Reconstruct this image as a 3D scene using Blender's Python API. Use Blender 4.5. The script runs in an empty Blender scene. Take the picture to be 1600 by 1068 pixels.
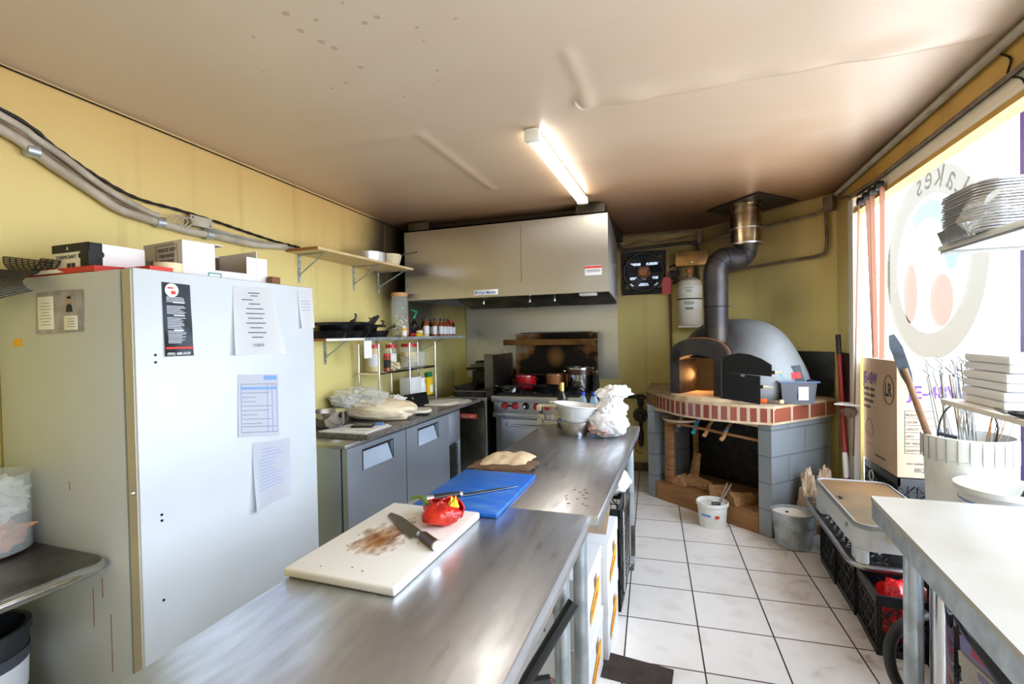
import bpy, bmesh, math, random
from mathutils import Vector, Matrix, noise
C = bpy.context.scene
# ---------------------------------------------------------------- camera
CAMR = Vector((0.942241, 0.334409, -0.018779))
def _camera():
    cd = bpy.data.cameras.new('camera'); co = bpy.data.objects.new('camera', cd); C.collection.objects.link(co)
    f = Vector((-0.334714, 0.942176, -0.016459)).normalized()
    r = CAMR.normalized(); r = (r - f*r.dot(f)).normalized(); u = r.cross(f)
    m = Matrix((r, u, -f)).transposed().to_4x4(); m.translation = Vector((0, 0, 1.5537))
    co.matrix_world = m
    cd.sensor_width = 36; cd.lens = 754.7/1600*36; cd.clip_start = .02
    C.camera = co
_camera()
# ---------------------------------------------------------------- light and exposure
w = bpy.data.worlds.new('world'); C.world = w; w.use_nodes = True
_nt = w.node_tree; _b = _nt.nodes['Background']; _b.inputs[1].default_value = 1.0
_tc = _nt.nodes.new('ShaderNodeTexCoord'); _sx = _nt.nodes.new('ShaderNodeSeparateXYZ'); _rp = _nt.nodes.new('ShaderNodeMapRange'); _mx = _nt.nodes.new('ShaderNodeMix'); _mx.data_type = 'RGBA'
_nt.links.new(_tc.outputs['Generated'], _sx.inputs[0]); _nt.links.new(_sx.outputs[2], _rp.inputs[0]); _rp.inputs[1].default_value = -.15; _rp.inputs[2].default_value = .15
_nt.links.new(_rp.outputs[0], _mx.inputs[0]); _mx.inputs[6].default_value = (7.6, 8.0, 8.6, 1); _mx.inputs[7].default_value = (8.6, 10.0, 11.8, 1)   # sunlit paving below, bright sky above
_nt.links.new(_mx.outputs[2], _b.inputs[0])
def _portal(name, loc, rot, sx, sy):
    l = bpy.data.lights.new(name, 'AREA'); l.shape = 'RECTANGLE'; l.size = sx; l.size_y = sy; l.energy = 1
    l.cycles.is_portal = True
    o = bpy.data.objects.new(name, l); C.collection.objects.link(o); o.location = loc; o.rotation_euler = rot
_portal('window_portal', (1.80, 2.5, 1.6), (0, math.pi/2, 0), 2.6, 5.9)
C.view_settings.view_transform = 'Standard'; C.view_settings.look = 'None'; C.view_settings.gamma = 1
C.view_settings.exposure = 0.16
C.cycles.max_bounces = 10; C.cycles.diffuse_bounces = 6; C.cycles.transparent_max_bounces = 16
C.cycles.sample_clamp_indirect = 8; C.cycles.caustics_reflective = False; C.cycles.caustics_refractive = False
# ---------------------------------------------------------------- helpers
def lin(c):
    return tuple(((v/255)/12.92 if v/255 <= .04045 else ((v/255+.055)/1.055)**2.4) for v in c)+(1,)
MATS = {}
def mat(name, col, rough=.5, metal=0, col2=None, vs=6, bump=0, bs=60, trans=0, alpha=1, stretch=None, emit=None, es=0, spec=.5, detail=4, lo=.4, hi=.65, rv=0):
    m = bpy.data.materials.new(name); m.use_nodes = True; nt = m.node_tree; P = nt.nodes['Principled BSDF']
    P.inputs['Base Color'].default_value = lin(col); P.inputs['Roughness'].default_value = rough; P.inputs['Metallic'].default_value = metal
    P.inputs['Specular IOR Level'].default_value = spec
    if trans: P.inputs['Transmission Weight'].default_value = trans
    if alpha < 1: P.inputs['Alpha'].default_value = alpha
    if emit: P.inputs['Emission Color'].default_value = lin(emit); P.inputs['Emission Strength'].default_value = es
    N = nt.nodes.new; L = nt.links.new
    if col2 or bump or rv:
        tc = N('ShaderNodeTexCoord'); mp = N('ShaderNodeMapping'); L(tc.outputs['Object'], mp.inputs[0])
        if stretch: mp.inputs['Scale'].default_value = stretch
        if col2:
            n = N('ShaderNodeTexNoise'); n.inputs['Scale'].default_value = vs; n.inputs['Detail'].default_value = detail; L(mp.outputs[0], n.inputs[0])
            r = N('ShaderNodeValToRGB'); r.color_ramp.elements[0].position = lo; r.color_ramp.elements[1].position = hi
            r.color_ramp.elements[0].color = lin(col); r.color_ramp.elements[1].color = lin(col2)
            L(n.outputs['Fac'], r.inputs[0]); L(r.outputs[0], P.inputs['Base Color'])
        if rv:
            n2 = N('ShaderNodeTexNoise'); n2.inputs['Scale'].default_value = vs; n2.inputs['Detail'].default_value = detail; L(mp.outputs[0], n2.inputs[0])
            mr = N('ShaderNodeMapRange'); mr.inputs[1].default_value = .3; mr.inputs[2].default_value = .7
            mr.inputs[3].default_value = max(0, rough-rv); mr.inputs[4].default_value = rough+rv
            L(n2.outputs['Fac'], mr.inputs[0]); L(mr.outputs[0], P.inputs['Roughness'])
        if bump:
            n3 = N('ShaderNodeTexNoise'); n3.inputs['Scale'].default_value = bs; n3.inputs['Detail'].default_value = 3; L(mp.outputs[0], n3.inputs[0])
            b = N('ShaderNodeBump'); b.inputs['Strength'].default_value = bump; b.inputs['Distance'].default_value = .01
            L(n3.outputs['Fac'], b.inputs['Height']); L(b.outputs[0], P.inputs['Normal'])
    MATS[name] = m
    return m
class MB:
    def __init__(s): s.bm = bmesh.new()
    def _add(s, verts, faces):
        vs = [s.bm.verts.new(v) for v in verts]
        for f in faces:
            try: s.bm.faces.new([vs[i] for i in f])
            except ValueError: pass
        return vs
    def box(s, c, d, rz=0, b=0, M=None, seg=2):
        t = bmesh.new(); bmesh.ops.create_cube(t, size=1)
        for v in t.verts: v.co = Vector((v.co.x*d[0], v.co.y*d[1], v.co.z*d[2]))
        if b: bmesh.ops.bevel(t, geom=t.edges[:], offset=min(b, min(d)*.49), segments=seg, affect='EDGES', profile=.5)
        R_ = M if M is not None else Matrix.Rotation(rz, 4, 'Z')
        for v in t.verts: v.co = R_ @ v.co + Vector(c)
        s._merge(t); return s
    def _merge(s, t):
        t.verts.index_update(); vs = [s.bm.verts.new(v.co) for v in t.verts]
        for f in t.faces:
            try: s.bm.faces.new([vs[v.index] for v in f.verts])
            except ValueError: pass
        t.free()
    def bb(s, x0, x1, y0, y1, z0, z1, b=0): return s.box(((x0+x1)/2, (y0+y1)/2, (z0+z1)/2), (abs(x1-x0), abs(y1-y0), abs(z1-z0)), b=b)
    def tube(s, pts, r, n=10, closed=False, cap=True):
        pts = [Vector(p) for p in pts]; k = len(pts); rr = r if isinstance(r, (list, tuple)) else [r]*k
        rings = []; up = None
        for i, p in enumerate(pts):
            if closed: t = (pts[(i+1) % k]-pts[i-1])
            else: t = pts[min(i+1, k-1)]-pts[max(i-1, 0)]
            t = t.normalized()
            if up is None:
                up = Vector((0, 0, 1)) if abs(t.z) < .9 else Vector((1, 0, 0))
            a = (up - t*up.dot(t))
            if a.length < 1e-6: a = t.orthogonal()
            a.normalize(); up = a; bvec = t.cross(a)
            rings.append([s.bm.verts.new(p+(a*math.cos(2*math.pi*j/n)+bvec*math.sin(2*math.pi*j/n))*rr[i]) for j in range(n)])
        for i in range(k if closed else k-1):
            A = rings[i]; B = rings[(i+1) % k]
            for j in range(n): s.bm.faces.new((A[j], A[(j+1) % n], B[(j+1) % n], B[j]))
        if cap and not closed:
            s.bm.faces.new(rings[0][::-1]); s.bm.faces.new(rings[-1])
        return s
    def cyl(s, p0, p1, r0, r1=None, n=20):
        return s.tube([p0, p1], [r0, r0 if r1 is None else r1], n)
    def lathe(s, prof, c=(0, 0, 0), n=32, sx=1, sy=1, rz=0):
        c = Vector(c); rings = []
        for r, z in prof:
            if r < 1e-5: rings.append([s.bm.verts.new(c+Vector((0, 0, z)))]); continue
            rg = []
            for j in range(n):
                a = 2*math.pi*j/n; x = r*math.cos(a)*sx; y = r*math.sin(a)*sy
                rg.append(s.bm.verts.new(c+Vector((x*math.cos(rz)-y*math.sin(rz), x*math.sin(rz)+y*math.cos(rz), z))))
            rings.append(rg)
        for A, B in zip(rings, rings[1:]):
            for j in range(n):
                a = [A[j % len(A)], A[(j+1) % len(A)], B[(j+1) % len(B)], B[j % len(B)]]
                u = []
                for v in a:
                    if v not in u: u.append(v)
                if len(u) > 2:
                    try: s.bm.faces.new(u)
                    except ValueError: pass
        return s
    def prism(s, poly, z0, z1):
        a = [s.bm.verts.new((x, y, z0)) for x, y in poly]; b = [s.bm.verts.new((x, y, z1)) for x, y in poly]; n = len(poly)
        s.bm.faces.new(a[::-1]); s.bm.faces.new(b)
        for i in range(n): s.bm.faces.new((a[i], a[(i+1) % n], b[(i+1) % n], b[i]))
        return s
    def ext(s, poly3, d):
        """extrude a 3-D polygon by vector d"""
        d = Vector(d); a = [s.bm.verts.new(p) for p in poly3]; b = [s.bm.verts.new(Vector(p)+d) for p in poly3]; n = len(a)
        s.bm.faces.new(a[::-1]); s.bm.faces.new(b)
        for i in range(n): s.bm.faces.new((a[i], a[(i+1) % n], b[(i+1) % n], b[i]))
        return s
    def grid(s, fn, nu, nv, closeu=False):
        V = [[s.bm.verts.new(fn(i/(nu if closeu else nu), j/nv)) for j in range(nv+1)] for i in range(nu if closeu else nu+1)]
        K = len(V)
        for i in range(nu):
            for j in range(nv): s.bm.faces.new((V[i][j], V[(i+1) % K][j], V[(i+1) % K][j+1], V[i][j+1]))
        return s
    def sheet(s, fn, nu, nv, t=.002):
        """a bent sheet with thickness"""
        s.grid(fn, nu, nv); s.bm.normal_update()
        g = bmesh.ops.solidify(s.bm, geom=s.bm.faces[:], thickness=t); return s
    def blob(s, c, d, amp=.1, fr=3, seed=0, sub=4, flat=None, fn=None):
        t = bmesh.new(); bmesh.ops.create_icosphere(t, subdivisions=sub, radius=1); o = Vector((seed*7.3, seed*3.1, seed*1.7)); c = Vector(c)
        for v in t.verts:
            p = v.co.normalized(); k = 1+amp*noise.noise(p*fr+o)+amp*.5*noise.noise(p*fr*2.7+o)
            q = Vector((p.x*d[0]*k, p.y*d[1]*k, p.z*d[2]*k))
            if fn: q = fn(q, p)
            if flat is not None and q.z < flat: q.z = flat+(q.z-flat)*.05
            v.co = q+c
        s._merge(t); return s
    def xf(s, M):
        for v in s.bm.verts: v.co = M @ v.co
        return s
def tag(o, label=None, cat=None, group=None, kind=None):
    if label: o['label'] = label
    if cat: o['category'] = cat
    if group: o['group'] = group
    if kind: o['kind'] = kind
    return o
def obj(name, mb, m, parent=None, smooth=True, w=False, ang=35):
    if w and parent is not None: mb.xf(parent.matrix_basis.inverted())
    bmesh.ops.recalc_face_normals(mb.bm, faces=mb.bm.faces[:])
    me = bpy.data.meshes.new(name); mb.bm.to_mesh(me); mb.bm.free()
    me.materials.append(m if not isinstance(m, str) else MATS[m])
    if smooth:
        for p in me.polygons: p.use_smooth = True
        me.set_sharp_from_angle(angle=math.radians(ang))
    o = bpy.data.objects.new(name, me); C.collection.objects.link(o)
    if parent is not None: o.parent = parent
    return o
def thing(name, label, cat, loc=(0, 0, 0), rz=0, group=None):
    o = bpy.data.objects.new(name, None); C.collection.objects.link(o); o.empty_display_size = .05
    o.matrix_basis = Matrix.Translation(Vector(loc)) @ Matrix.Rotation(rz, 4, 'Z')
    return tag(o, label, cat, group)
def one(name, mb, m, label, cat, loc=None, rz=0, group=None, **k):
    """a thing that is a single mesh; mesh given in world coordinates unless loc is given"""
    if loc is None:
        mb.bm.verts.ensure_lookup_table(); zs = [v.co.copy() for v in mb.bm.verts]
        cx = sum(v.x for v in zs)/len(zs); cy = sum(v.y for v in zs)/len(zs); cz = min(v.z for v in zs); loc = (cx, cy, cz)
        mb.xf(Matrix.Translation(-Vector(loc)))
    o = obj(name, mb, m, **k); o.matrix_basis = Matrix.Translation(Vector(loc)) @ Matrix.Rotation(rz, 4, 'Z')
    return tag(o, label, cat, group)
def struct(name, mb, m, parent=None, **k):
    o = obj(name, mb, m, parent, **k)
    if parent is None: o['kind'] = 'structure'
    return o
def dup(root, loc, rz=0, label=None, group=None):
    r = root.copy(); C.collection.objects.link(r); r.matrix_basis = Matrix.Translation(Vector(loc)) @ Matrix.Rotation(rz, 4, 'Z')
    if label: r['label'] = label
    if group: r['group'] = group
    def rec(a, b):
        for ch in list(a.children):
            c = ch.copy(); C.collection.objects.link(c); c.parent = b; rec(ch, c)
    rec(root, r)
    return r
def text(s, size, m, parent, o, xd, yd, name='lettering', w=True, sx=1, align='LEFT', ext=.0004, bold=0):
    """flat lettering standing on a surface: o origin, xd reading direction, yd up"""
    cu = bpy.data.curves.new(name, 'FONT'); cu.body = s; cu.size = size; cu.extrude = ext; cu.align_x = align; cu.offset = bold; cu.resolution_u = 3
    t = bpy.data.objects.new(name, cu); C.collection.objects.link(t); bpy.context.view_layer.update()
    me = bpy.data.meshes.new_from_object(t.evaluated_get(bpy.context.evaluated_depsgraph_get()))
    bpy.data.objects.remove(t); bpy.data.curves.remove(cu)
    xd = Vector(xd).normalized(); yd = Vector(yd); yd = (yd-xd*yd.dot(xd)).normalized(); zd = xd.cross(yd)
    M = Matrix((xd*sx, yd, zd)).transposed().to_4x4(); M.translation = Vector(o)
    if w and parent is not None: M = parent.matrix_basis.inverted() @ M
    me.transform(M); me.materials.clear(); me.materials.append(m if not isinstance(m, str) else MATS[m])
    ob = bpy.data.objects.new(name, me); C.collection.objects.link(ob)
    if parent is not None: ob.parent = parent
    return ob
def arc(c, r, a0, a1, n, ax=(1, 0, 0), ay=(0, 0, 1)):
    c = Vector(c); ax = Vector(ax); ay = Vector(ay)
    return [c+ax*r*math.cos(a0+(a1-a0)*i/n)+ay*r*math.sin(a0+(a1-a0)*i/n) for i in range(n+1)]
PI = math.pi
X_, Y_, Z_ = Vector((1, 0, 0)), Vector((0, 1, 0)), Vector((0, 0, 1))
# ---------------------------------------------------------------- materials
mat('steel', (190, 190, 192), .34, 1, rv=.06, vs=3)
mat('steel_table', (216, 220, 228), .33, .95, col2=(198, 202, 208), rv=.06, vs=4, bump=.008, bs=120, stretch=(7, 1.5, 1))
mat('steel_hood', (188, 186, 183), .30, 1, rv=.05, vs=1.5); MATS['steel_hood'].node_tree.nodes['Principled BSDF'].inputs['Anisotropic'].default_value = .85; MATS['steel_hood'].node_tree.nodes['Principled BSDF'].inputs['Anisotropic Rotation'].default_value = 0
mat('steel_dark', (120, 118, 115), .38, 1, col2=(82, 78, 72), vs=4, rv=.08)
mat('galvanised', (186, 196, 202), .40, .7, col2=(158, 168, 174), vs=14, rv=.1)
mat('steel_door', (178, 188, 202), .42, .8, rv=.06, vs=3)
mat('chrome', (210, 210, 212), .12, 1)
mat('mirror_steel', (200, 200, 202), .16, 1)
mat('blade', (176, 176, 178), .3, 1)
mat('iron', (38, 37, 38), .5, .6, bump=.2, bs=40)
mat('black_plastic', (24, 25, 28), .42)
mat('black_gloss', (14, 14, 15), .15)
mat('black_metal', (26, 26, 27), .4, .5)
mat('grime_shade_black', (22, 20, 19), .6, col2=(52, 44, 36), vs=18, bump=.3, bs=40)
mat('dark_pan', (44, 44, 46), .3, .7, col2=(26, 26, 28), vs=12)
mat('fridge_white', (196, 202, 208), .35, col2=(190, 196, 200), vs=2)
mat('fridge_edge', (186, 178, 160), .5)
mat('white_plastic', (236, 238, 238), .4)
mat('white_pail', (236, 237, 234), .35, col2=(222, 222, 214), vs=5)
mat('poly_white', (180, 178, 170), .42, col2=(168, 163, 148), vs=3, bump=.04, bs=90)
mat('poly_edge', (150, 152, 152), .5)
mat('board_white', (236, 234, 228), .4, bump=.03, bs=120)
mat('board_blue', (32, 104, 200), .42, col2=(84, 140, 196), vs=5, lo=.5, hi=.75, stretch=(1, 4, 1), bump=.05, bs=150)
mat('paper', (240, 240, 240), .8)
mat('paper_grey', (226, 228, 236), .8)
mat('print_dark', (70, 74, 84), .8)
mat('print_blue', (110, 150, 215), .8)
mat('print_red', (205, 60, 52), .7)
mat('print_black', (30, 30, 32), .7)
mat('print_teal', (40, 140, 130), .7)
mat('print_yellow', (238, 178, 36), .7)
mat('print_purple', (96, 60, 140), .7)
mat('menu_black', (34, 42, 50), .45, col2=(70, 84, 96), vs=9)
mat('card_grey', (148, 142, 150), .5, col2=(176, 172, 184), vs=20)
mat('skin', (196, 152, 128), .7)
mat('cardboard', (190, 166, 140), .8, col2=(180, 154, 128), vs=3, bump=.05, bs=80)
mat('cardboard_dark', (120, 84, 56), .85)
mat('carton_white', (222, 222, 224), .7)
mat('carton_grey', (182, 180, 176), .7)
mat('shelf_wood', (214, 190, 146), .55, col2=(204, 176, 128), vs=8, stretch=(8, 1, 1))
mat('shelf_edge', (150, 98, 52), .6)
mat('wood', (168, 122, 78), .7, col2=(128, 88, 54), vs=10, stretch=(1, 1, 6), bump=.25, bs=60)
mat('wood_light', (206, 160, 108), .6, col2=(186, 136, 86), vs=12, stretch=(8, 8, 1))
mat('beam_wood', (158, 114, 72), .75, col2=(140, 100, 64), vs=5, stretch=(1, 1, 9), bump=.15, bs=20)
mat('log_wood', (186, 142, 96), .85, col2=(136, 98, 64), vs=14, stretch=(2, 8, 8), bump=.3, bs=22)
mat('log_end', (176, 140, 98), .85, col2=(140, 104, 70), vs=20)
mat('red', (176, 24, 30), .35)
mat('red_gloss', (190, 26, 24), .16, col2=(214, 60, 20), vs=6, lo=.55, hi=.75)
mat('pepper_green', (98, 128, 44), .4)
mat('red_bag', (226, 30, 38), .22, bump=.5, bs=16)
mat('red_pole', (150, 30, 34), .45)
mat('red_knob', (140, 28, 32), .3)
mat('white_label', (230, 228, 220), .6)
mat('pipe_grey', (184, 176, 160), .6, col2=(160, 150, 132), vs=9)
mat('pipe_brown', (128, 108, 86), .6, col2=(96, 80, 62), vs=9)
mat('pipe_black', (38, 34, 30), .6, col2=(70, 52, 36), vs=20)
mat('dome_grey', (150, 156, 158), .42, bump=.35, bs=120)
mat('block_grey', (104, 110, 114), .65, bump=.15, bs=90)
mat('slab', (206, 188, 158), .7, col2=(186, 160, 126), vs=7)
mat('slate_black', (38, 37, 38), .55, .2, col2=(60, 54, 50), vs=9, bump=.2, bs=50)
mat('firebrick', (206, 96, 36), .9, col2=(150, 62, 24), vs=9)
mat('shelf_brown', (126, 92, 52), .4, .7, col2=(86, 58, 32), vs=5)
mat('flue_black', (58, 58, 62), .42, .6, col2=(80, 72, 66), vs=7)
mat('flue_steel', (176, 156, 126), .22, 1, col2=(110, 90, 66), vs=3, stretch=(1, 1, 3))
mat('soot_plate', (46, 36, 28), .5, .5)
mat('gold_box', (176, 132, 72), .4, .6, col2=(150, 108, 54), vs=8)
mat('tank_white', (222, 216, 200), .4)
mat('cream', (224, 210, 172), .7)
mat('pink_tag', (208, 90, 92), .6)
mat('dough', (244, 224, 186), .5, col2=(248, 234, 204), vs=5)
mat('dough_pale', (240, 234, 218), .65, bump=.1, bs=30)
mat('cloth', (206, 182, 146), .95, bump=.4, bs=200)
mat('cloth_brown', (104, 78, 56), .95, bump=.4, bs=150)
mat('granite', (74, 70, 66), .3, col2=(150, 142, 134), vs=130, lo=.5, hi=.6)
mat('bag_white', (240, 240, 240), .35, alpha=.96, bump=.7, bs=22)
mat('film', (236, 238, 236), .15, alpha=.4, bump=.8, bs=18)
mat('clear_plastic', (226, 232, 232), .1, alpha=.2)
mat('bottle_blue', (170, 204, 230), .08, alpha=.45)
mat('cap_blue', (30, 70, 200), .4)
mat('wine_glass', (22, 24, 16), .08)
mat('foil_gold', (206, 184, 110), .4, .4)
mat('glass', (225, 235, 230), .04, alpha=.14)
mat('pasta', (222, 208, 160), .7)
mat('spice_dark', (58, 32, 22), .3)
mat('lid_red', (200, 36, 44), .4)
mat('amber', (150, 70, 30), .25)
mat('green', (30, 150, 110), .4)
mat('green_dark', (30, 110, 60), .5)
mat('yellow', (240, 196, 30), .5)
mat('orange', (236, 92, 24), .4)
mat('teal', (20, 160, 170), .4)
mat('bin_navy', (26, 34, 52), .25, alpha=.9)
mat('bin_blue', (70, 96, 140), .3)
mat('foil', (206, 208, 214), .38, .8, bump=.1, bs=40)
mat('foam', (238, 240, 244), .6)
mat('hose', (34, 36, 38), .5)
mat('blind', (128, 84, 60), .8)
mat('blind_light', (236, 226, 206), .8)
mat('trim_yellow', (206, 166, 84), .6, col2=(186, 144, 68), vs=4)
mat('trim_white', (236, 232, 222), .5)
mat('ash', (236, 234, 230), .95, bump=.6, bs=40)
mat('paper_bag', (196, 170, 140), .85, col2=(214, 194, 168), vs=5, bump=.5, bs=18)
mat('griddle_top', (118, 104, 84), .4, .3, col2=(156, 122, 84), vs=3)
mat('griddle_body', (206, 212, 214), .4)
mat('brush_brown', (122, 102, 88), .9, bump=.6, bs=120)
mat('box_lilac', (150, 148, 196), .6)
mat('box_cream', (206, 200, 188), .6)
mat('print_pink', (206, 84, 108), .6)
mat('copper', (180, 120, 80), .5, .4)
mat('bread', (196, 140, 96), .8, bump=.3, bs=30)
mat('bucket_black', (40, 44, 50), .4)
mat('purple', (70, 50, 150), .5)
mat('fan_dark', (24, 26, 34), .4)
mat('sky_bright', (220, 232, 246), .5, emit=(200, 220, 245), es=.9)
mat('stain', (186, 120, 50), .5, alpha=.55, col2=(150, 84, 34), vs=40)
mat('lamp_body', (236, 234, 226), .5)
mat('lamp_tube', (255, 255, 250), .5, emit=(255, 252, 240), es=11)
mat('mat_brown', (62, 50, 44), .8, col2=(48, 38, 34), vs=12)
mat('gasket', (206, 206, 200), .5)
def node_mat(name):
    m = bpy.data.materials.new(name); m.use_nodes = True; MATS[name] = m; nt = m.node_tree
    return m, nt, nt.nodes.new, nt.links.new, nt.nodes['Principled BSDF']
def ramp(N, L, src, stops):
    r = N('ShaderNodeValToRGB'); e = r.color_ramp.elements
    while len(e) < len(stops): e.new(.5)
    for i, (p, c) in enumerate(stops): e[i].position = p; e[i].color = c if len(c) == 4 else lin(c)
    L(src, r.inputs[0]); return r.outputs[0]
def math_n(N, L, op, a, b=None, c=None):
    n = N('ShaderNodeMath'); n.operation = op
    for i, v in enumerate((a, b, c)):
        if v is None: continue
        if hasattr(v, 'is_linked') or hasattr(v, 'links'): L(v, n.inputs[i])
        else: n.inputs[i].default_value = v
    return n.outputs[0]
def mixc(N, L, f, a, b):
    n = N('ShaderNodeMix'); n.data_type = 'RGBA'
    for i, v in ((0, f), (6, a), (7, b)):
        if hasattr(v, 'links'): L(v, n.inputs[i])
        elif i == 0: n.inputs[0].default_value = v
        else: n.inputs[i].default_value = lin(v)
    return n.outputs[2]
TS = .36; RY = 0.0606; TC = (0.402, -6.445)
def _floor():
    m, nt, N, L, P = node_mat('floor_tile')
    tc = N('ShaderNodeTexCoord'); mp = N('ShaderNodeMapping'); L(tc.outputs['Object'], mp.inputs[0])
    mp.inputs['Scale'].default_value = (1/TS, 1/TS, 1); mp.inputs['Rotation'].default_value = (0, 0, -RY); mp.inputs['Location'].default_value = (TC[0], TC[1], 0)
    nz = N('ShaderNodeTexNoise'); nz.inputs['Scale'].default_value = 3; L(mp.outputs[0], nz.inputs[0])
    sx = N('ShaderNodeSeparateXYZ'); L(mp.outputs[0], sx.inputs[0])
    d = []
    for k in (0, 1):
        f = math_n(N, L, 'FRACT', sx.outputs[k]); a = math_n(N, L, 'SUBTRACT', f, .5); a = math_n(N, L, 'ABSOLUTE', a); d.append(a)
    mx = math_n(N, L, 'MAXIMUM', d[0], d[1]); g = math_n(N, L, 'GREATER_THAN', mx, .4895)
    fl = N('ShaderNodeVectorMath'); fl.operation = 'FLOOR'; L(mp.outputs[0], fl.inputs[0])
    wn = N('ShaderNodeTexWhiteNoise'); L(fl.outputs[0], wn.inputs[0])
    base = ramp(N, L, wn.outputs['Value'], [(0, (238, 236, 233)), (1, (244, 242, 240))])
    n2 = N('ShaderNodeTexNoise'); n2.inputs['Scale'].default_value = 2.2; n2.inputs['Detail'].default_value = 6; L(mp.outputs[0], n2.inputs[0])
    dirt = ramp(N, L, n2.outputs['Fac'], [(.52, (0, 0, 0)), (.78, (255, 255, 255))])
    dm = math_n(N, L, 'MULTIPLY', dirt, .28)
    c1 = mixc(N, L, dm, base, (172, 148, 122))
    # dirtier along the crate row
    ob = N('ShaderNodeSeparateXYZ'); L(tc.outputs['Object'], ob.inputs[0])
    mr = N('ShaderNodeMapRange'); L(ob.outputs[0], mr.inputs[0]); mr.inputs[1].default_value = .35; mr.inputs[2].default_value = .9
    n3 = N('ShaderNodeTexNoise'); n3.inputs['Scale'].default_value = 7; n3.inputs['Detail'].default_value = 8; n3.inputs['Distortion'].default_value = .6; L(tc.outputs['Object'], n3.inputs[0])
    sp = ramp(N, L, n3.outputs['Fac'], [(.55, (0, 0, 0)), (.7, (255, 255, 255))])
    e = math_n(N, L, 'MULTIPLY', mr.outputs[0], sp); e = math_n(N, L, 'MULTIPLY', e, .6)
    c2 = mixc(N, L, e, c1, (128, 92, 66))
    gc = ramp(N, L, nz.outputs['Fac'], [(.3, (34, 28, 26)), (.75, (70, 54, 44))])
    c3 = mixc(N, L, g, c2, gc); L(c3, P.inputs['Base Color'])
    rr = math_n(N, L, 'MULTIPLY_ADD', g, .5, .2); L(rr, P.inputs['Roughness'])
    b = N('ShaderNodeBump'); b.inputs['Distance'].default_value = .002; b.invert = True; b.inputs['Strength'].default_value = .6; L(g, b.inputs['Height']); L(b.outputs[0], P.inputs['Normal'])
_floor()
def _wall():
    m, nt, N, L, P = node_mat('wall_yellow')
    tc = N('ShaderNodeTexCoord'); sx = N('ShaderNodeSeparateXYZ'); L(tc.outputs['Object'], sx.inputs[0])
    n = N('ShaderNodeTexNoise'); n.inputs['Scale'].default_value = 1.6; n.inputs['Detail'].default_value = 6; L(tc.outputs['Object'], n.inputs[0])
    # smoke film that settled on the upper wall, heavier to the back
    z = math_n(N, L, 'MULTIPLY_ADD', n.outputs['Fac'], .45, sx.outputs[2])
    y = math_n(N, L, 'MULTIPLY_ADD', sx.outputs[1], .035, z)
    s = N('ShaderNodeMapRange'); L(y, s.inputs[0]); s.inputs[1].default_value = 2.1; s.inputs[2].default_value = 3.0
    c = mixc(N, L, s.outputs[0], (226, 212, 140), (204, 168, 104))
    # grey-brown soot near hood corner and behind the flue
    def spot(cx, cy, cz, r, k):
        v = N('ShaderNodeVectorMath'); v.operation = 'DISTANCE'; L(tc.outputs['Object'], v.inputs[0]); v.inputs[1].default_value = (cx, cy, cz)
        a = math_n(N, L, 'MULTIPLY_ADD', n.outputs['Fac'], .8*r, v.outputs['Value'])
        q = N('ShaderNodeMapRange'); L(a, q.inputs[0]); q.inputs[1].default_value = r*1.5; q.inputs[2].default_value = r*.55; q.inputs[3].default_value = 0; q.inputs[4].default_value = k
        return q.outputs[0]
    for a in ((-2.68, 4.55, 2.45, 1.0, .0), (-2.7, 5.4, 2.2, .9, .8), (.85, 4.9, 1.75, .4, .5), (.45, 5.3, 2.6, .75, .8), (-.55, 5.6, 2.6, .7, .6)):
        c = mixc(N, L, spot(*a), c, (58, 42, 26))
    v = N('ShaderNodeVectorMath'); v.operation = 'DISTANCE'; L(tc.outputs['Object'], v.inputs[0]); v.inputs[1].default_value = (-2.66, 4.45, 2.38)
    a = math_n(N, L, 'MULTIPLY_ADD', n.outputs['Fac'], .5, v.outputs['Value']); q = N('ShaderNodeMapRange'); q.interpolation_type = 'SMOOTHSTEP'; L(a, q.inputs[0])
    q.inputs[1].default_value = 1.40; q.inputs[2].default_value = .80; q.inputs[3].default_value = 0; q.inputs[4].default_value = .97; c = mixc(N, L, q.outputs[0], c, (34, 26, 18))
    L(c, P.inputs['Base Color']); P.inputs['Roughness'].default_value = .5
    # faint vertical drips
    mp = N('ShaderNodeMapping'); mp.inputs['Scale'].default_value = (9, 9, .35); L(tc.outputs['Object'], mp.inputs[0])
    n2 = N('ShaderNodeTexNoise'); n2.inputs['Scale'].default_value = 1; n2.inputs['Detail'].default_value = 5; L(mp.outputs[0], n2.inputs[0])
    b = N('ShaderNodeBump'); b.inputs['Distance'].default_value = .004; b.inputs['Strength'].default_value = .35; L(n2.outputs['Fac'], b.inputs['Height']); L(b.outputs[0], P.inputs['Normal'])
    dr = ramp(N, L, n2.outputs['Fac'], [(.58, (0, 0, 0)), (.72, (255, 255, 255))])
    d2 = math_n(N, L, 'MULTIPLY', dr, .25); c = mixc(N, L, d2, c, (150, 120, 50)); L(c, P.inputs['Base Color'])
_wall()
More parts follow.
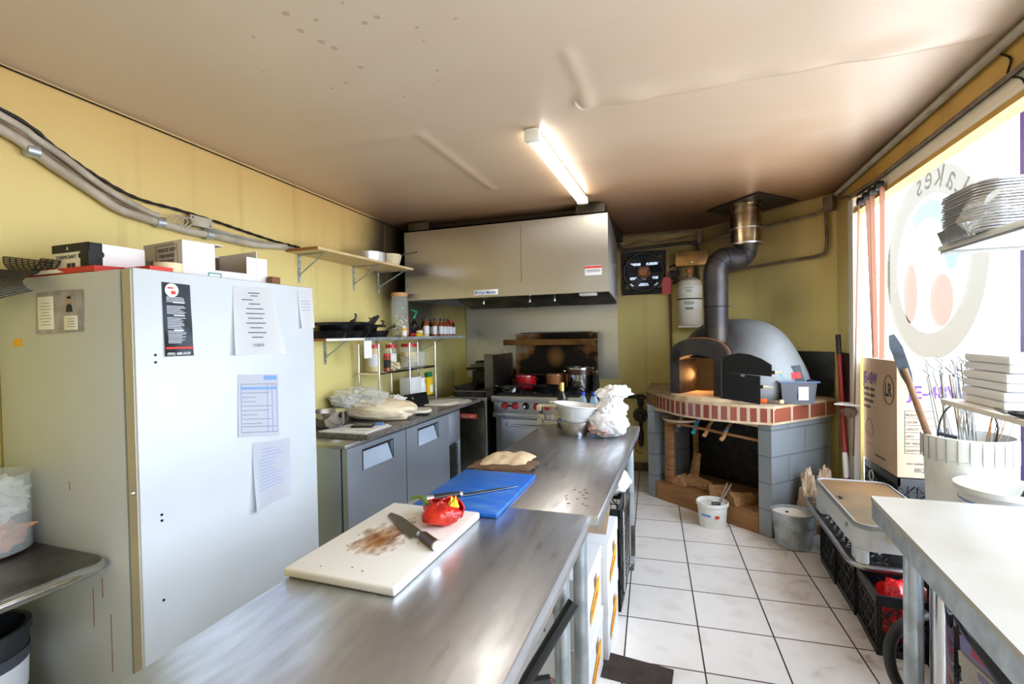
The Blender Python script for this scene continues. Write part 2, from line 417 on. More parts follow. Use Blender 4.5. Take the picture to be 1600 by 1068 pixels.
def _ceil():
    m, nt, N, L, P = node_mat('ceiling_paint')
    tc = N('ShaderNodeTexCoord'); sx = N('ShaderNodeSeparateXYZ'); L(tc.outputs['Object'], sx.inputs[0])
    mp = N('ShaderNodeMapping'); mp.inputs['Scale'].default_value = (1, 2.2, 1); L(tc.outputs['Object'], mp.inputs[0])
    n = N('ShaderNodeTexNoise'); n.inputs['Scale'].default_value = 1.5; n.inputs['Detail'].default_value = 5; n.inputs['Distortion'].default_value = .4; L(mp.outputs[0], n.inputs[0])
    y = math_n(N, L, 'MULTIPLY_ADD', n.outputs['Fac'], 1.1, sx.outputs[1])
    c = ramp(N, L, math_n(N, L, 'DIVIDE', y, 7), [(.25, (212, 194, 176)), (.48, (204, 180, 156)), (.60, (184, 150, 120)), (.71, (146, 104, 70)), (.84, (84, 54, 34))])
    def spot(cx, cy, r, k, c, col):
        v = N('ShaderNodeVectorMath'); v.operation = 'DISTANCE'; L(tc.outputs['Object'], v.inputs[0]); v.inputs[1].default_value = (cx, cy, 2.65)
        a = math_n(N, L, 'MULTIPLY_ADD', n.outputs['Fac'], .8*r, v.outputs['Value'])
        q = N('ShaderNodeMapRange'); L(a, q.inputs[0]); q.inputs[1].default_value = r*1.5; q.inputs[2].default_value = r*.5; q.inputs[3].default_value = 0; q.inputs[4].default_value = k
        return mixc(N, L, q.outputs[0], c, col)
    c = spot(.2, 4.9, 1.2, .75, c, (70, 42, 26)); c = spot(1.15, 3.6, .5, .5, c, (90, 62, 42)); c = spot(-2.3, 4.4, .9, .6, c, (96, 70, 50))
    # small brown drips
    v = N('ShaderNodeTexVoronoi'); v.inputs['Scale'].default_value = 13; v.inputs['Randomness'].default_value = 1; L(tc.outputs['Object'], v.inputs[0])
    dd = N('ShaderNodeVectorMath'); dd.operation = 'DISTANCE'; L(tc.outputs['Object'], dd.inputs[0]); dd.inputs[1].default_value = (-1.1, 1.45, 2.65)
    near = N('ShaderNodeMapRange'); L(dd.outputs['Value'], near.inputs[0]); near.inputs[1].default_value = .2; near.inputs[2].default_value = .8; near.inputs[3].default_value = .17; near.inputs[4].default_value = .0
    lt = math_n(N, L, 'LESS_THAN', v.outputs['Distance'], near.outputs[0]); lt = math_n(N, L, 'MULTIPLY', lt, .4)
    c = mixc(N, L, lt, c, (122, 86, 62))
    L(c, P.inputs['Base Color']); P.inputs['Roughness'].default_value = .36; P.inputs['Specular IOR Level'].default_value = .6
    b = N('ShaderNodeBump'); b.inputs['Distance'].default_value = .02; b.inputs['Strength'].default_value = .25; L(n.outputs['Fac'], b.inputs['Height']); L(b.outputs[0], P.inputs['Normal'])
_ceil()
def _brick(name, scale, c1, c2, mort, bw, bh, ms, off=.5):
    m, nt, N, L, P = node_mat(name); tc = N('ShaderNodeTexCoord'); mp = N('ShaderNodeMapping'); L(tc.outputs['UV'], mp.inputs[0])
    b = N('ShaderNodeTexBrick'); L(mp.outputs[0], b.inputs[0]); b.offset = off
    for k, v in (('Color1', lin(c1)), ('Color2', lin(c2)), ('Mortar', lin(mort)), ('Scale', scale), ('Mortar Size', ms), ('Brick Width', bw), ('Row Height', bh)): b.inputs[k].default_value = v
    L(b.outputs['Color'], P.inputs['Base Color']); P.inputs['Roughness'].default_value = .7
    bp = N('ShaderNodeBump'); bp.invert = True; bp.inputs['Distance'].default_value = .004; L(b.outputs['Fac'], bp.inputs['Height']); L(bp.outputs[0], P.inputs['Normal']); P.inputs['Roughness'].default_value = .22; P.inputs['Specular IOR Level'].default_value = 1.0
_brick('block_wall', 1, (130, 137, 142), (124, 131, 136), (106, 113, 118), .4, .2, .006)
_brick('brick_soldier', 1, (122, 50, 42), (142, 66, 50), (186, 166, 144), .068, .3, .012, 0)
_brick('brick_stretch', 1, (146, 78, 60), (166, 98, 74), (206, 190, 168), .215, .3, .012, 0)
def glassmat():
    m = bpy.data.materials.new('window_glass'); m.use_nodes = True; nt = m.node_tree; nt.nodes.clear(); N = nt.nodes.new; L = nt.links.new
    o = N('ShaderNodeOutputMaterial'); t = N('ShaderNodeBsdfTransparent'); g = N('ShaderNodeBsdfGlossy'); g.inputs['Roughness'].default_value = .02; x = N('ShaderNodeMixShader')
    x.inputs[0].default_value = .05; L(t.outputs[0], x.inputs[1]); L(g.outputs[0], x.inputs[2]); L(x.outputs[0], o.inputs[0]); MATS['window_glass'] = m
    # thin print on a translucent film: lets daylight through, tinted
    for nm, c in (('decal_cream', (.105, .092, .072)), ('decal_green', (.095, .118, .082)), ('decal_red', (.14, .085, .065)), ('decal_dark', (.70, .68, .66)), ('decal_teal', (.088, .125, .10))):
        m = bpy.data.materials.new(nm); m.use_nodes = True; nt = m.node_tree; nt.nodes.clear(); N = nt.nodes.new; L = nt.links.new
        o = N('ShaderNodeOutputMaterial'); t = N('ShaderNodeBsdfTransparent'); t.inputs[0].default_value = (*c, 1); L(t.outputs[0], o.inputs[0]); MATS[nm] = m
glassmat()
def ubox(mb_unused=None): pass
def uv_panel(name, p0, xd, zd, lx, lz, t, m, parent, w=True, u0=0, v0=0):
    """a thick panel whose front face carries metre-scaled UVs; p0 lower corner, xd along, thickness behind"""
    xd = Vector(xd).normalized(); zd = Vector(zd).normalized(); nd = zd.cross(xd)
    me = bpy.data.meshes.new(name); P0 = Vector(p0); vs = []
    for k in (0, t):
        for a, b in ((0, 0), (lx, 0), (lx, lz), (0, lz)): vs.append(P0+xd*a+zd*b+nd*k)
    if parent is not None and w: vs = [parent.matrix_basis.inverted() @ v for v in vs]
    fs = [(0, 1, 2, 3), (4, 7, 6, 5), (0, 4, 5, 1), (1, 5, 6, 2), (2, 6, 7, 3), (3, 7, 4, 0)]
    me.from_pydata(vs, [], fs); uv = me.uv_layers.new(name='uv'); co = ((0, 0), (lx, 0), (lx, lz), (0, lz))*2
    for p in me.polygons:
        for li in p.loop_indices:
            vi = me.loops[li].vertex_index; a, b = co[vi]
            uv.data[li].uv = (a+u0 + (t if vi > 3 else 0)*(1 if p.index in (3, 5) else 0), b+v0)
    me.materials.append(MATS[m]); o = bpy.data.objects.new(name, me); C.collection.objects.link(o)
    if parent is not None: o.parent = parent
    return o

def _dome():
    m, nt, N, L, P = node_mat('dome_sooty'); tc = N('ShaderNodeTexCoord'); n = N('ShaderNodeTexNoise'); n.inputs['Scale'].default_value = 5; n.inputs['Detail'].default_value = 5; L(tc.outputs['Object'], n.inputs[0])
    v = N('ShaderNodeVectorMath'); v.operation = 'DISTANCE'; L(tc.outputs['Object'], v.inputs[0]); v.inputs[1].default_value = (-.34, -.30, .46)
    a = math_n(N, L, 'MULTIPLY_ADD', n.outputs['Fac'], .16, v.outputs['Value']); q = N('ShaderNodeMapRange'); L(a, q.inputs[0])
    q.inputs[1].default_value = .70; q.inputs[2].default_value = .36; q.inputs[3].default_value = 0; q.inputs[4].default_value = .92
    n2 = N('ShaderNodeTexNoise'); n2.inputs['Scale'].default_value = 170; L(tc.outputs['Object'], n2.inputs[0]); sp = ramp(N, L, n2.outputs['Fac'], [(.4, (144, 150, 153)), (.6, (158, 163, 166))])
    L(mixc(N, L, q.outputs[0], sp, (44, 40, 42)), P.inputs['Base Color']); P.inputs['Roughness'].default_value = .45
    b = N('ShaderNodeBump'); b.inputs['Strength'].default_value = .4; b.inputs['Distance'].default_value = .004; L(n2.outputs['Fac'], b.inputs['Height']); L(b.outputs[0], P.inputs['Normal'])
_dome()
mat('pull_plate', (196, 214, 236), .25, .35)
mat('paddle_wood', (142, 106, 74), .7, col2=(116, 84, 58), vs=9)
# ---------------------------------------------------------------- the room
ZC = 2.65
def lwx(y): return -2.42-.062*y
mb = MB(); mb.prism([(-2.6, -2.6), (2.1, -2.6), (2.1, 5.75), (-2.95, 5.75)], -.08, 0); struct('floor', mb, 'floor_tile', smooth=False)
def ceil_fn(a, b):
    x = -2.95+a*4.17; y = -2.6+b*8.35; z = 0
    def bump(d, wdt): return math.exp(-(d/wdt)**2)
    pk = .5+.5*noise.noise(Vector((x*5, y*5, 3)))
    # lifted, puckered board joints
    if x < -1.3: z -= .012*pk*bump(y-2.27-.03*(x+1.9), .05)*(1 if y > 2.22 else 1)
    if x > -.45: z -= .03*(.35+pk*.9)*(bump(y-2.30, .07) if y < 2.345 else 0)
    if -1.4 < x < -1.2 and 2.3 < y < 3.4: z -= .007*bump(x+1.33, .03)
    if -.5 < x < -.3 and 1.85 < y < 2.35: z -= .008*bump(x+.41, .025)
    z -= .012*(.5+.5*noise.noise(Vector((x*.8, y*.8, 9))))*min(1, max(0, (1.15-x)/.3))
    if x > 1.0: z *= max(0, (1.22-x)/.22)
    return Vector((x, y, ZC+z))
mb = MB(); mb.grid(ceil_fn, 200, 420); mb.bb(-2.95, 1.9, -2.6, 6.6, 2.95, 3.0)
struct('ceiling', mb, 'ceiling_paint', ang=60)
mb = MB(); mb.prism([(lwx(-2.6), -2.6), (lwx(5.57), 5.57), (lwx(5.57)-.12, 5.57), (lwx(-2.6)-.12, -2.6)], 0, 2.75); struct('wall_left', mb, 'wall_yellow', smooth=False)
mb = MB(); mb.prism([(lwx(5.57)-.12, 5.57), (.19, 5.57), (.24, 5.69), (lwx(5.57)-.12, 5.69)], 0, 2.75); struct('wall_back', mb, 'wall_yellow', smooth=False)
mb = MB(); mb.prism([(.19, 5.57), (1.18, 4.58), (1.265, 4.665), (.24, 5.69)], 0, 2.75); struct('wall_corner', mb, 'wall_yellow', smooth=False)
mb = MB(); mb.bb(1.18, 1.265, 4.28, 4.64, 0, 2.75); struct('wall_right', mb, 'wall_yellow', smooth=False)
mb = MB(); mb.bb(-2.4, 2.1, -2.72, -2.6, 0, 2.75); struct('wall_rear', mb, 'wall_yellow', smooth=False)
mb = MB(); mb.bb(1.72, 1.80, -.42, 5.42, 0, .30); mb.prism([(1.2, 4.45), (1.265, 4.41), (1.80, 5.36), (1.72, 5.42)], 0, .30); struct('wall_window_base', mb, 'trim_white', smooth=False)
mb = MB(); mb.bb(1.72, 1.84, -2.6, -.40, 0, 3.0); struct('wall_right', mb, 'wall_yellow', smooth=False)
mb = MB(); mb.bb(1.18, 1.30, -2.6, 4.6, 2.50, 2.72); struct('trim_1', mb, 'trim_yellow', smooth=False)
mb = MB(); mb.bb(1.185, 1.27, -2.6, 4.05, 2.432, 2.50); struct('trim_2', mb, 'blind_light', smooth=False)
mb = MB(); mb.bb(1.183, 1.275, -2.6, 4.2, 2.412, 2.432); struct('trim_3', mb, 'trim_white', smooth=False)
mb = MB(); mb.bb(1.18, 1.26, -2.6, 4.2, 2.385, 2.412); struct('trim_4', mb, 'trim_yellow', smooth=False)
mb = MB(); mb.bb(1.175, 1.19, -2.6, 4.1, 2.487, 2.50); struct('trim_5', mb, 'black_metal', smooth=False)
# window bay, daylight behind
mb = MB(); mb.bb(1.172, 1.215, 4.17, 4.28, .0, 2.5, b=.004)
struct('window_1', mb, 'trim_white')
mb = MB(); mb.bb(1.72, 1.79, -.42, 5.4, .30, .36); mb.bb(1.72, 1.79, -.42, 5.4, 2.88, 2.95)
for y in (-.38, 1.5, 3.35, 5.36): mb.bb(1.73, 1.79, y-.02, y+.02, .36, 2.88)
wf = struct('window_2', mb, 'trim_white')
mb = MB(); mb.bb(1.755, 1.76, -.40, 5.36, .34, 2.9); g = obj('pane', mb, 'window_glass', wf, smooth=False)
mb = MB(); mb.prism([(1.21, 4.29), (1.218, 4.29), (1.765, 5.36), (1.757, 5.36)], .3, 2.95); struct('window_3', mb, 'window_glass', smooth=False)
mb = MB(); mb.bb(1.712, 1.722, 3.325, 3.375, .36, 2.88); one('window_post_strip', mb, 'purple', 'purple strip on the window post behind the foil trays', 'strip')
# printed round sign on the glass, seen from behind
def disc(cy, cz, ry, rz, x, m, name, par, n=48, a0=0, a1=2*PI, inner=0, t=.0012):
    mb = MB(); o = [(x, cy+ry*math.cos(a0+(a1-a0)*i/n), cz+rz*math.sin(a0+(a1-a0)*i/n)) for i in range(n + (0 if a1-a0 > 6.2 else 1))]
    if inner:
        q = [(x, cy+inner*ry*math.cos(a0+(a1-a0)*i/n), cz+inner*rz*math.sin(a0+(a1-a0)*i/n)) for i in range(n+1)]
        o = [(x, cy+ry*math.cos(a0+(a1-a0)*i/n), cz+rz*math.sin(a0+(a1-a0)*i/n)) for i in range(n+1)]
        for i in range(n): mb._add([o[i], o[i+1], q[i+1], q[i]], [(0, 1, 2, 3)])
    else: mb._add(o, [tuple(range(len(o)))])
    return obj(name, mb, m, par, smooth=False, w=True)
ds = thing('window_decal', 'large round translucent sign print on the window glass', 'window sign', (1.748, 4.45, 1.25))
disc(4.5, 2.02, .78, .72, 1.747, 'decal_cream', 'ring', ds, inner=.72)
disc(4.52, 2.12, .42, .38, 1.746, 'decal_green', 'leaf_shape', ds, a0=.9, a1=2.9, inner=.66)
disc(4.80, 1.82, .13, .24, 1.745, 'decal_red', 'tomato_shape', ds); disc(4.30, 1.74, .17, .19, 1.745, 'decal_red', 'tomato_shape', ds)
disc(4.16, 2.08, .10, .14, 1.745, 'decal_teal', 'leaf_shape', ds); disc(4.56, 1.82, .07, .17, 1.745, 'decal_dark', 'stem_shape', ds)
for i, (ch, a) in enumerate(zip('Lakes', (2.45, 2.2, 1.95, 1.7, 1.45))):
    ca, sa = math.cos(a), math.sin(a); p = Vector((1.7425, 4.5+.6*ca, 2.02+.56*sa))
    text(ch, .26, 'decal_dark', ds, p, (0, -math.sin(a)*-1, math.cos(a)*-1) if 0 else (0, sa, -ca), (0, ca, sa), name='letter')
# baseboard and pipe stub at the back
mb = MB(); mb.bb(-.72, -.33, 5.53, 5.57, 0, .09, b=.004); struct('baseboard_back', mb, 'pipe_brown')
mb = MB(); mb.prism([(-.62, 2.17), (-.07, 2.135), (-.06, 2.30), (-.62, 2.36)], .0, .004); one('floor_mat', mb, 'mat_brown', 'dark brown mat lying flat on the white floor tiles beside the cartons', 'mat')
# ---------------------------------------------------------------- left wall services
def wallpath(pts, off): return [(lwx(y)+off, y, z) for y, z in pts]
def smoothpath(pts, k=4):
    P = [Vector(p) for p in pts]; o = []
    for i in range(len(P)-1):
        a, b, c, d = P[max(i-1, 0)], P[i], P[i+1], P[min(i+2, len(P)-1)]
        for j in range(k):
            t = j/k; o.append(.5*((2*b)+(-a+c)*t+(2*a-5*b+4*c-d)*t*t+(-a+3*b-3*c+d)*t**3))
    return o+[P[-1]]
t = thing('conduit', 'thick light grey conduit sagging along the yellow wall', 'conduit', (lwx(1.5)+.03, 1.5, 2.1), group=None)
obj('pipe', MB().tube(smoothpath(wallpath([(-1.5, 2.60), (0, 2.585), (.6, 2.50), (1.1, 2.375), (1.26, 2.295), (1.43, 2.215), (1.53, 2.17), (1.66, 2.155), (1.79, 2.145), (1.9, 2.14), (2.06, 2.145), (2.33, 2.145), (2.5, 2.165), (2.6, 2.175)], .035)), .02, 12), 'pipe_grey', t, w=True)
for y, z in ((1.72, 2.15), (2.0, 2.142), (1.2, 2.325)): obj('clamp', MB().tube([(lwx(y)+.035, y-.02, z), (lwx(y)+.035, y+.02, z)], .026, 12), 'galvanised', t, w=True)
one('conduit', MB().tube(smoothpath(wallpath([(-1.5, 2.615), (0, 2.61), (.6, 2.55), (1.1, 2.43), (1.22, 2.38), (1.31, 2.34), (1.48, 2.25), (1.67, 2.19), (1.72, 2.185)], .03)), .016, 12), 'pipe_grey', 'grey pipe just above the thick sagging conduit', 'conduit')
one('conduit', MB().tube(smoothpath(wallpath([(-1.5, 2.605), (0, 2.60), (.6, 2.53), (1.1, 2.405), (1.22, 2.35), (1.45, 2.225), (1.66, 2.175), (1.75, 2.17)], .03)), .013, 10), 'pipe_brown', 'thin brownish pipe squeezed between the two grey wall conduits', 'conduit')
pts = smoothpath(wallpath([(-1.5, 2.63), (0.4, 2.60), (1.11, 2.46), (1.29, 2.375), (1.44, 2.305), (1.62, 2.25), (1.84, 2.244), (2.08, 2.232), (2.3, 2.215), (2.55, 2.2), (2.75, 2.2)], .018), 14)
one('armoured_cable', MB().tube(pts, [.0075+.0015*math.sin(i*1.3) for i in range(len(pts))], 8), 'iron', 'dark ribbed armoured cable running above the grey conduits', 'cable')
for k, (dz, r) in enumerate(((-.012, .007), (-.026, .008), (-.04, .006))):
    one('electrical_cable', MB().tube(smoothpath(wallpath([(1.98, 2.2+dz), (2.2, 2.19+dz*.9), (2.4, 2.185+dz*.6), (2.62, 2.185+dz*.3), (3.1, 2.17+dz*.2)], .022)), r, 8), 'pipe_grey' if k != 1 else 'galvanised', ('uppermost', 'middle, silvery', 'lowest')[k]+' grey cable leaving the wall junction box towards the wooden shelf', 'cable', group='cables leaving the junction box')
t = thing('junction_box', 'grey metal junction box on the yellow wall among conduits', 'junction box', (lwx(1.94)+.03, 1.94, 2.17))
obj('cover', MB().box((lwx(1.94)+.055, 1.94, 2.2), (.008, .13, .056), b=.002), 'pipe_grey', t, w=True); obj('housing', MB().box((lwx(1.94)+.028, 1.94, 2.2), (.048, .12, .05), b=.003), 'pipe_grey', t, w=True)
for y, z in ((1.89, 2.215), (1.99, 2.185)): obj('screw', MB().cyl((lwx(1.94)+.058, y, z), (lwx(1.94)+.062, y, z), .004), 'iron', t, w=True)
for k in range(3): obj('wire_loop', MB().tube(smoothpath([(lwx(1.8)+.06, 1.74+.03*k, 2.165), (lwx(1.8)+.075, 1.78+.03*k, 2.2), (lwx(1.8)+.06, 1.83+.025*k, 2.18), (lwx(1.8)+.05, 1.8+.02*k, 2.14)]), .004, 6), 'pipe_grey', t, w=True)
one('ceiling_wire', MB().tube(smoothpath(wallpath([(.2, 2.635), (1.6, 2.63), (3.0, 2.625), (4.2, 2.62), (4.6, 2.60)], .008)), .004, 6), 'iron', 'thin dark wire along the top of the left yellow wall', 'wire')
# ---------------------------------------------------------------- white fridge
fr = thing('refrigerator', 'tall white upright refrigerator with papers taped on its door', 'refrigerator', (-2.1, 1.5, 0))
def fb(n, a, m, b=.004): return obj(n, MB().bb(*a, b=b), m, fr, w=True)
fb('body', (-2.46, -1.765, 1.08, 1.90, .08, 1.795), 'fridge_white', .006); fb('base', (-2.42, -1.80, 1.12, 1.86, 0, .08), 'black_plastic')
fb('gasket', (-1.765, -1.750, 1.095, 1.885, .10, 1.785), 'gasket', .002)
d = fb('door', (-1.750, -1.700, 1.082, 1.90, .10, 1.797), 'fridge_white', .007)
obj('edge_strip', MB().bb(-1.748, -1.708, 1.0785, 1.082, .10, 1.79), 'fridge_edge', fr, w=True)
obj('lock', MB().lathe([(0, .006), (.007, .006), (.009, 0)], n=16).xf(Matrix.Translation((-1.728, 1.0785, 1.05)) @ Matrix.Rotation(PI/2, 4, 'X')), 'chrome', fr, w=True)
for y, z in ((1.145, 1.505), (1.145, 1.480), (1.150, .955), (1.150, .935), (1.148, .66)): obj('screw_hole', MB().cyl((-1.7, y, z), (-1.6975, y, z), .0045, n=10), 'iron', fr, w=True)
for y, z, l in ((1.0795, .64, .13), (1.0795, .75, .07), (1.0795, .6, .2)): pass
mb = MB()
for x, z, l in ((-1.95, .70, .14), (-1.90, .74, .07), (-1.86, .62, .2), (-2.06, 1.06, .03)): mb.box((x, 1.0793, z-l/2), (.003, .001, l))
obj('drip_stain', mb, 'stain', fr, w=True)
def sheetpaper(nm, lab, cat, quad, m, curl=.01, sd=0, x0=-1.699):
    """paper taped on the fridge door; quad = (y,z) top left, top right, bottom right, bottom left"""
    tl, tr, br, bl = [Vector((0, *q)) for q in quad]
    c = (tl+tr+br+bl)/4; T = thing(nm, lab, cat, (x0, c.y, c.z))
    def fn(a, b):
        p = tl.lerp(tr, a).lerp(bl.lerp(br, a), b); p.x = x0+.0012+curl*(b**1.5)*(abs(a-.5)*2)**2+.003*noise.noise(Vector((a*3, b*3, sd)))*b
        return p
    mb = MB(); mb.grid(fn, 12, 16); bmesh.ops.solidify(mb.bm, geom=mb.bm.faces[:], thickness=.0004)
    obj('sheet', mb, m, T, w=True); return T, tl, tr, br, bl, fn
def lines(T, fn, rows, m, nm='printed_line', off=.0012, h=.0035):
    mb = MB()
    for a0, a1, b in rows:
        n = max(1, int((a1-a0)*9))
        for k in range(n):
            u, v = a0+(a1-a0)*k/n, a0+(a1-a0)*(k+1)/n
            p, q = fn(u, b), fn(v, b); mb.ext([p+Vector((off, 0, 0)), q+Vector((off, 0, 0)), q+Vector((off, 0, h)), p+Vector((off, 0, h))], (.0003, 0, 0))
    obj(nm, mb, m, T, smooth=False, w=True)
random.seed(5)
T, tl, tr, br, bl, fn = sheetpaper('menu_leaflet', 'narrow black menu leaflet with round emblem on the refrigerator door', 'leaflet', ((1.173, 1.757), (1.274, 1.755), (1.278, 1.497), (1.176, 1.498)), 'menu_black', .006, 1)
obj('emblem', MB().lathe([(0, .001), (.024, .001), (.024, 0)], n=28).xf(Matrix.Translation((-1.6955, 1.205, 1.73)) @ Matrix.Rotation(PI/2, 4, 'Y')), 'paper', T, w=True)
obj('emblem_mark', MB().box((-1.694, 1.21, 1.722), (.001, .016, .012), b=.004).box((-1.694, 1.2, 1.738), (.001, .02, .006)), 'print_red', T, w=True)
lines(T, fn, [(.12, .6+.2*random.random(), .2+.02*k) for k in range(32) if k not in (4, 5, 12, 13, 22)], 'paper_grey', h=.0018)
lines(T, fn, [(.35, .75, .27), (.35, .75, .45), (.35, .7, .65)], 'paper', h=.004)
lines(T, fn, [(0, 1, .90)], 'print_red', 'red_band', h=.007)
for i, (s, z, zz) in enumerate((('(905)682-8439', 1.503, .016),)): text('(905) 688-0439', .0135, 'paper', T, (-1.6925, 1.181, 1.502), (0, 1, 0), (0, 0, 1), name='phone_number')
T, tl, tr, br, bl, fn = sheetpaper('menu_sheet', 'large curling white menu sheet with centred text on the refrigerator door', 'paper', ((1.455, 1.768), (1.64, 1.776), (1.70, 1.485), (1.44, 1.49)), 'paper', .02, 2)
lines(T, fn, [(.36, .66, .10), (.42, .6, .14), (.2, .46, .2)]+[(.5-w_, .5+w_, .26+.07*i) for i, w_ in enumerate((.14, .2, .22, .17, .22, .14, .2, .12))], 'print_dark', h=.0035)
text('7.5/8.00', .016, 'print_dark', T, (-1.6795, 1.53, 1.522), (0, 1, 0), (0, 0, 1), name='price')
T, tl, tr, br, bl, fn = sheetpaper('paper_slip', 'small white slip at the far top corner of the refrigerator door', 'paper', ((1.797, 1.781), (1.893, 1.787), (1.89, 1.602), (1.806, 1.598)), 'paper', .012, 3)
lines(T, fn, [(.15, .8, .3+.08*i) for i in range(4)], 'print_purple', h=.0012)
T, tl, tr, br, bl, fn = sheetpaper('invoice', 'white invoice form with a blue header band on the refrigerator door', 'paper', ((1.465, 1.411), (1.67, 1.396), (1.668, 1.122), (1.457, 1.158)), 'paper_grey', .004, 4)
lines(T, fn, [(.06, .94, .24)], 'print_blue', 'blue_band', h=.009); lines(T, fn, [(.62, .95, .09)], 'print_blue', 'blue_header', h=.018)
lines(T, fn, [(.06, .94, .16), (.06, .94, .93), (.06, .94, .84)]+[(.08, .3+.5*random.random(), .3+.07*i) for i in range(8)], 'print_dark', h=.0014)
mb = MB()
for a in (.06, .7, .82, .94):
    p, q = fn(a, .16), fn(a, .93); mb.ext([p+Vector((.0014, 0, 0)), p+Vector((.0014, .0014, 0)), q+Vector((.0014, .0014, 0)), q+Vector((.0014, 0, 0))], (.0003, 0, 0))
obj('ruled_line', mb, 'print_blue', T, smooth=False, w=True)
T, tl, tr, br, bl, fn = sheetpaper('handwritten_note', 'lowest sheet on the refrigerator door, a handwritten note curling at one side', 'paper', ((1.526, 1.119), (1.727, 1.102), (1.717, .845), (1.514, .83)), 'paper_grey', .028, 5)
lines(T, fn, [(.12+.1*random.random(), .5+.35*random.random(), .12+.05*i) for i in range(13)], 'print_blue', h=.0012)
# folded memorial card on the side
T = thing('memorial_card', 'folded grey card with a small portrait taped on the refrigerator side', 'card', (-2.08, 1.078, 1.66))
obj('card', MB().ext([(-2.216, 1.0785, 1.734), (-2.09, 1.076, 1.738), (-2.09, 1.076, 1.588), (-2.222, 1.0785, 1.586)], (0, -.0008, 0)).ext([(-2.09, 1.076, 1.738), (-1.947, 1.0785, 1.735), (-1.955, 1.0785, 1.592), (-2.09, 1.076, 1.588)], (0, -.0008, 0)), 'card_grey', T, w=True, smooth=False)
obj('text_panel', MB().box((-2.155, 1.0755, 1.66), (.09, .001, .118), b=.006).box((-2.015, 1.0755, 1.622), (.075, .001, .05), b=.006), 'paper', T, w=True)
obj('portrait', MB().box((-2.02, 1.0755, 1.69), (.045, .001, .062)), 'card_grey', T, w=True)
obj('portrait_face', MB().lathe([(0, .001), (.009, .001), (.009, 0)], n=20, sy=1.35).xf(Matrix.Translation((-2.02, 1.0745, 1.70)) @ Matrix.Rotation(PI/2, 4, 'X')), 'skin', T, w=True)
obj('portrait_suit', MB().ext([(-2.038, 1.0745, 1.66), (-2.002, 1.0745, 1.66), (-2.006, 1.0745, 1.682), (-2.02, 1.0745, 1.69), (-2.034, 1.0745, 1.682)], (0, -.0008, 0)).ext([(-2.03, 1.0745, 1.706), (-2.01, 1.0745, 1.706), (-2.012, 1.0745, 1.714), (-2.028, 1.0745, 1.714)], (0, -.001, 0)), 'print_black', T, w=True, smooth=False)
mb = MB()
for i in range(8): mb.box((-2.155, 1.0745, 1.695-.011*i), (.045+.01*(i % 3), .0006, .0016))
for i in range(4): mb.box((-2.015, 1.0745, 1.636-.009*i), (.04, .0006, .0014))
obj('printed_line', mb, 'print_dark', T, w=True, smooth=False)
one('masking_tape', MB().box((-2.335, 1.0792, 1.556), (.05, .0012, .028)), 'print_yellow', 'small strip of yellow tape on the refrigerator side', 'tape')
# on top of the fridge
ZT = 1.797
def mesh_liner():
    mb = MB()
    def P(a, b): # curled sheet, a along the curl
        ang = -.25+a*3.9; r = .085-.012*a
        x = -2.36-.01+r*math.cos(ang)*-1+.06; z = 1.845+r*.9*math.sin(ang)
        if a > .8: pass
        return Vector((-2.36+.09-r*math.cos(ang)*1.15+.22*max(0, a-.75), 1.06+b*.40, ZT+.006+r*.55+r*.55*math.sin(-ang*1.0+.3)))
    n, m_ = 26, 22
    for i in range(n+1): mb.tube([P(i/n, j/m_) for j in range(m_+1)], .0022, 4, cap=False)
    for j in range(m_+1): mb.tube([P(i/n, j/m_) for i in range(n+1)], .0022, 4, cap=False)
    return mb
def liner2():
    mb = MB()
    def P(a, b):
        s = a*.42; y = 1.04+b*.34
        if s < .22: return Vector((-2.44+.20-.20*math.cos(s*4.2)+.0, y-.03*(1-a), ZT-.13+.62*s+.02*b)) if 0 else Vector((-2.43+.42*s+.05*math.sin(s*9), y-.02, ZT+.035-.02*b+.012*math.sin(s*20)))
        return Vector((-2.43+.42*s+.05*math.sin(s*9), y, ZT+.03))
    return mb
one('mesh_liner', mesh_liner(), 'black_plastic', 'curled black mesh liner at the wall end of the refrigerator top', 'liner')
# hanging flap of the liner over the side of the fridge
mb = MB()
def flapP(a, b):
    x = -2.43+.30*a; zz = ZT+.035-b*(.13-.04*a)*(1-.25*a); return Vector((x+.02*b, 1.055-.05*math.sin(b*2.6)-.01, zz-(.03*a)))
for i in range(25): mb.tube([flapP(i/24, j/14) for j in range(15)], .002, 4, cap=False)
for j in range(15): mb.tube([flapP(i/24, j/14) for i in range(25)], .002, 4, cap=False)
one('mesh_liner_flap', mb, 'black_plastic', 'black mesh liner flap hanging over the refrigerator side', 'liner')
T = thing('pizza_box', 'flattened red and white pizza box under the small black and white box', 'pizza box', (-2.05, 1.25, ZT))
mb = MB(); mb.prism([(-2.33, 1.09), (-1.90, 1.086), (-1.83, 1.30), (-2.0, 1.42), (-2.30, 1.38)], ZT, ZT+.02); obj('panel', mb, 'print_red', T, w=True, smooth=False)
mb = MB(); mb.ext([(-2.24, 1.0845, ZT+.004), (-2.06, 1.0845, ZT+.004), (-2.10, 1.0845, ZT+.017), (-2.2, 1.0845, ZT+.017)], (0, -.001, 0)); mb.prism([(-2.25, 1.11), (-2.12, 1.10), (-2.08, 1.2), (-2.2, 1.22)], ZT+.02, ZT+.021); obj('white_print', mb, 'paper', T, w=True, smooth=False)
mb = MB(); mb.box((-1.80, 1.19, ZT+.008), (.16, .08, .014)); one('paper_pad', mb, 'print_red', 'thin red pad on the refrigerator near its front edge', 'pad')
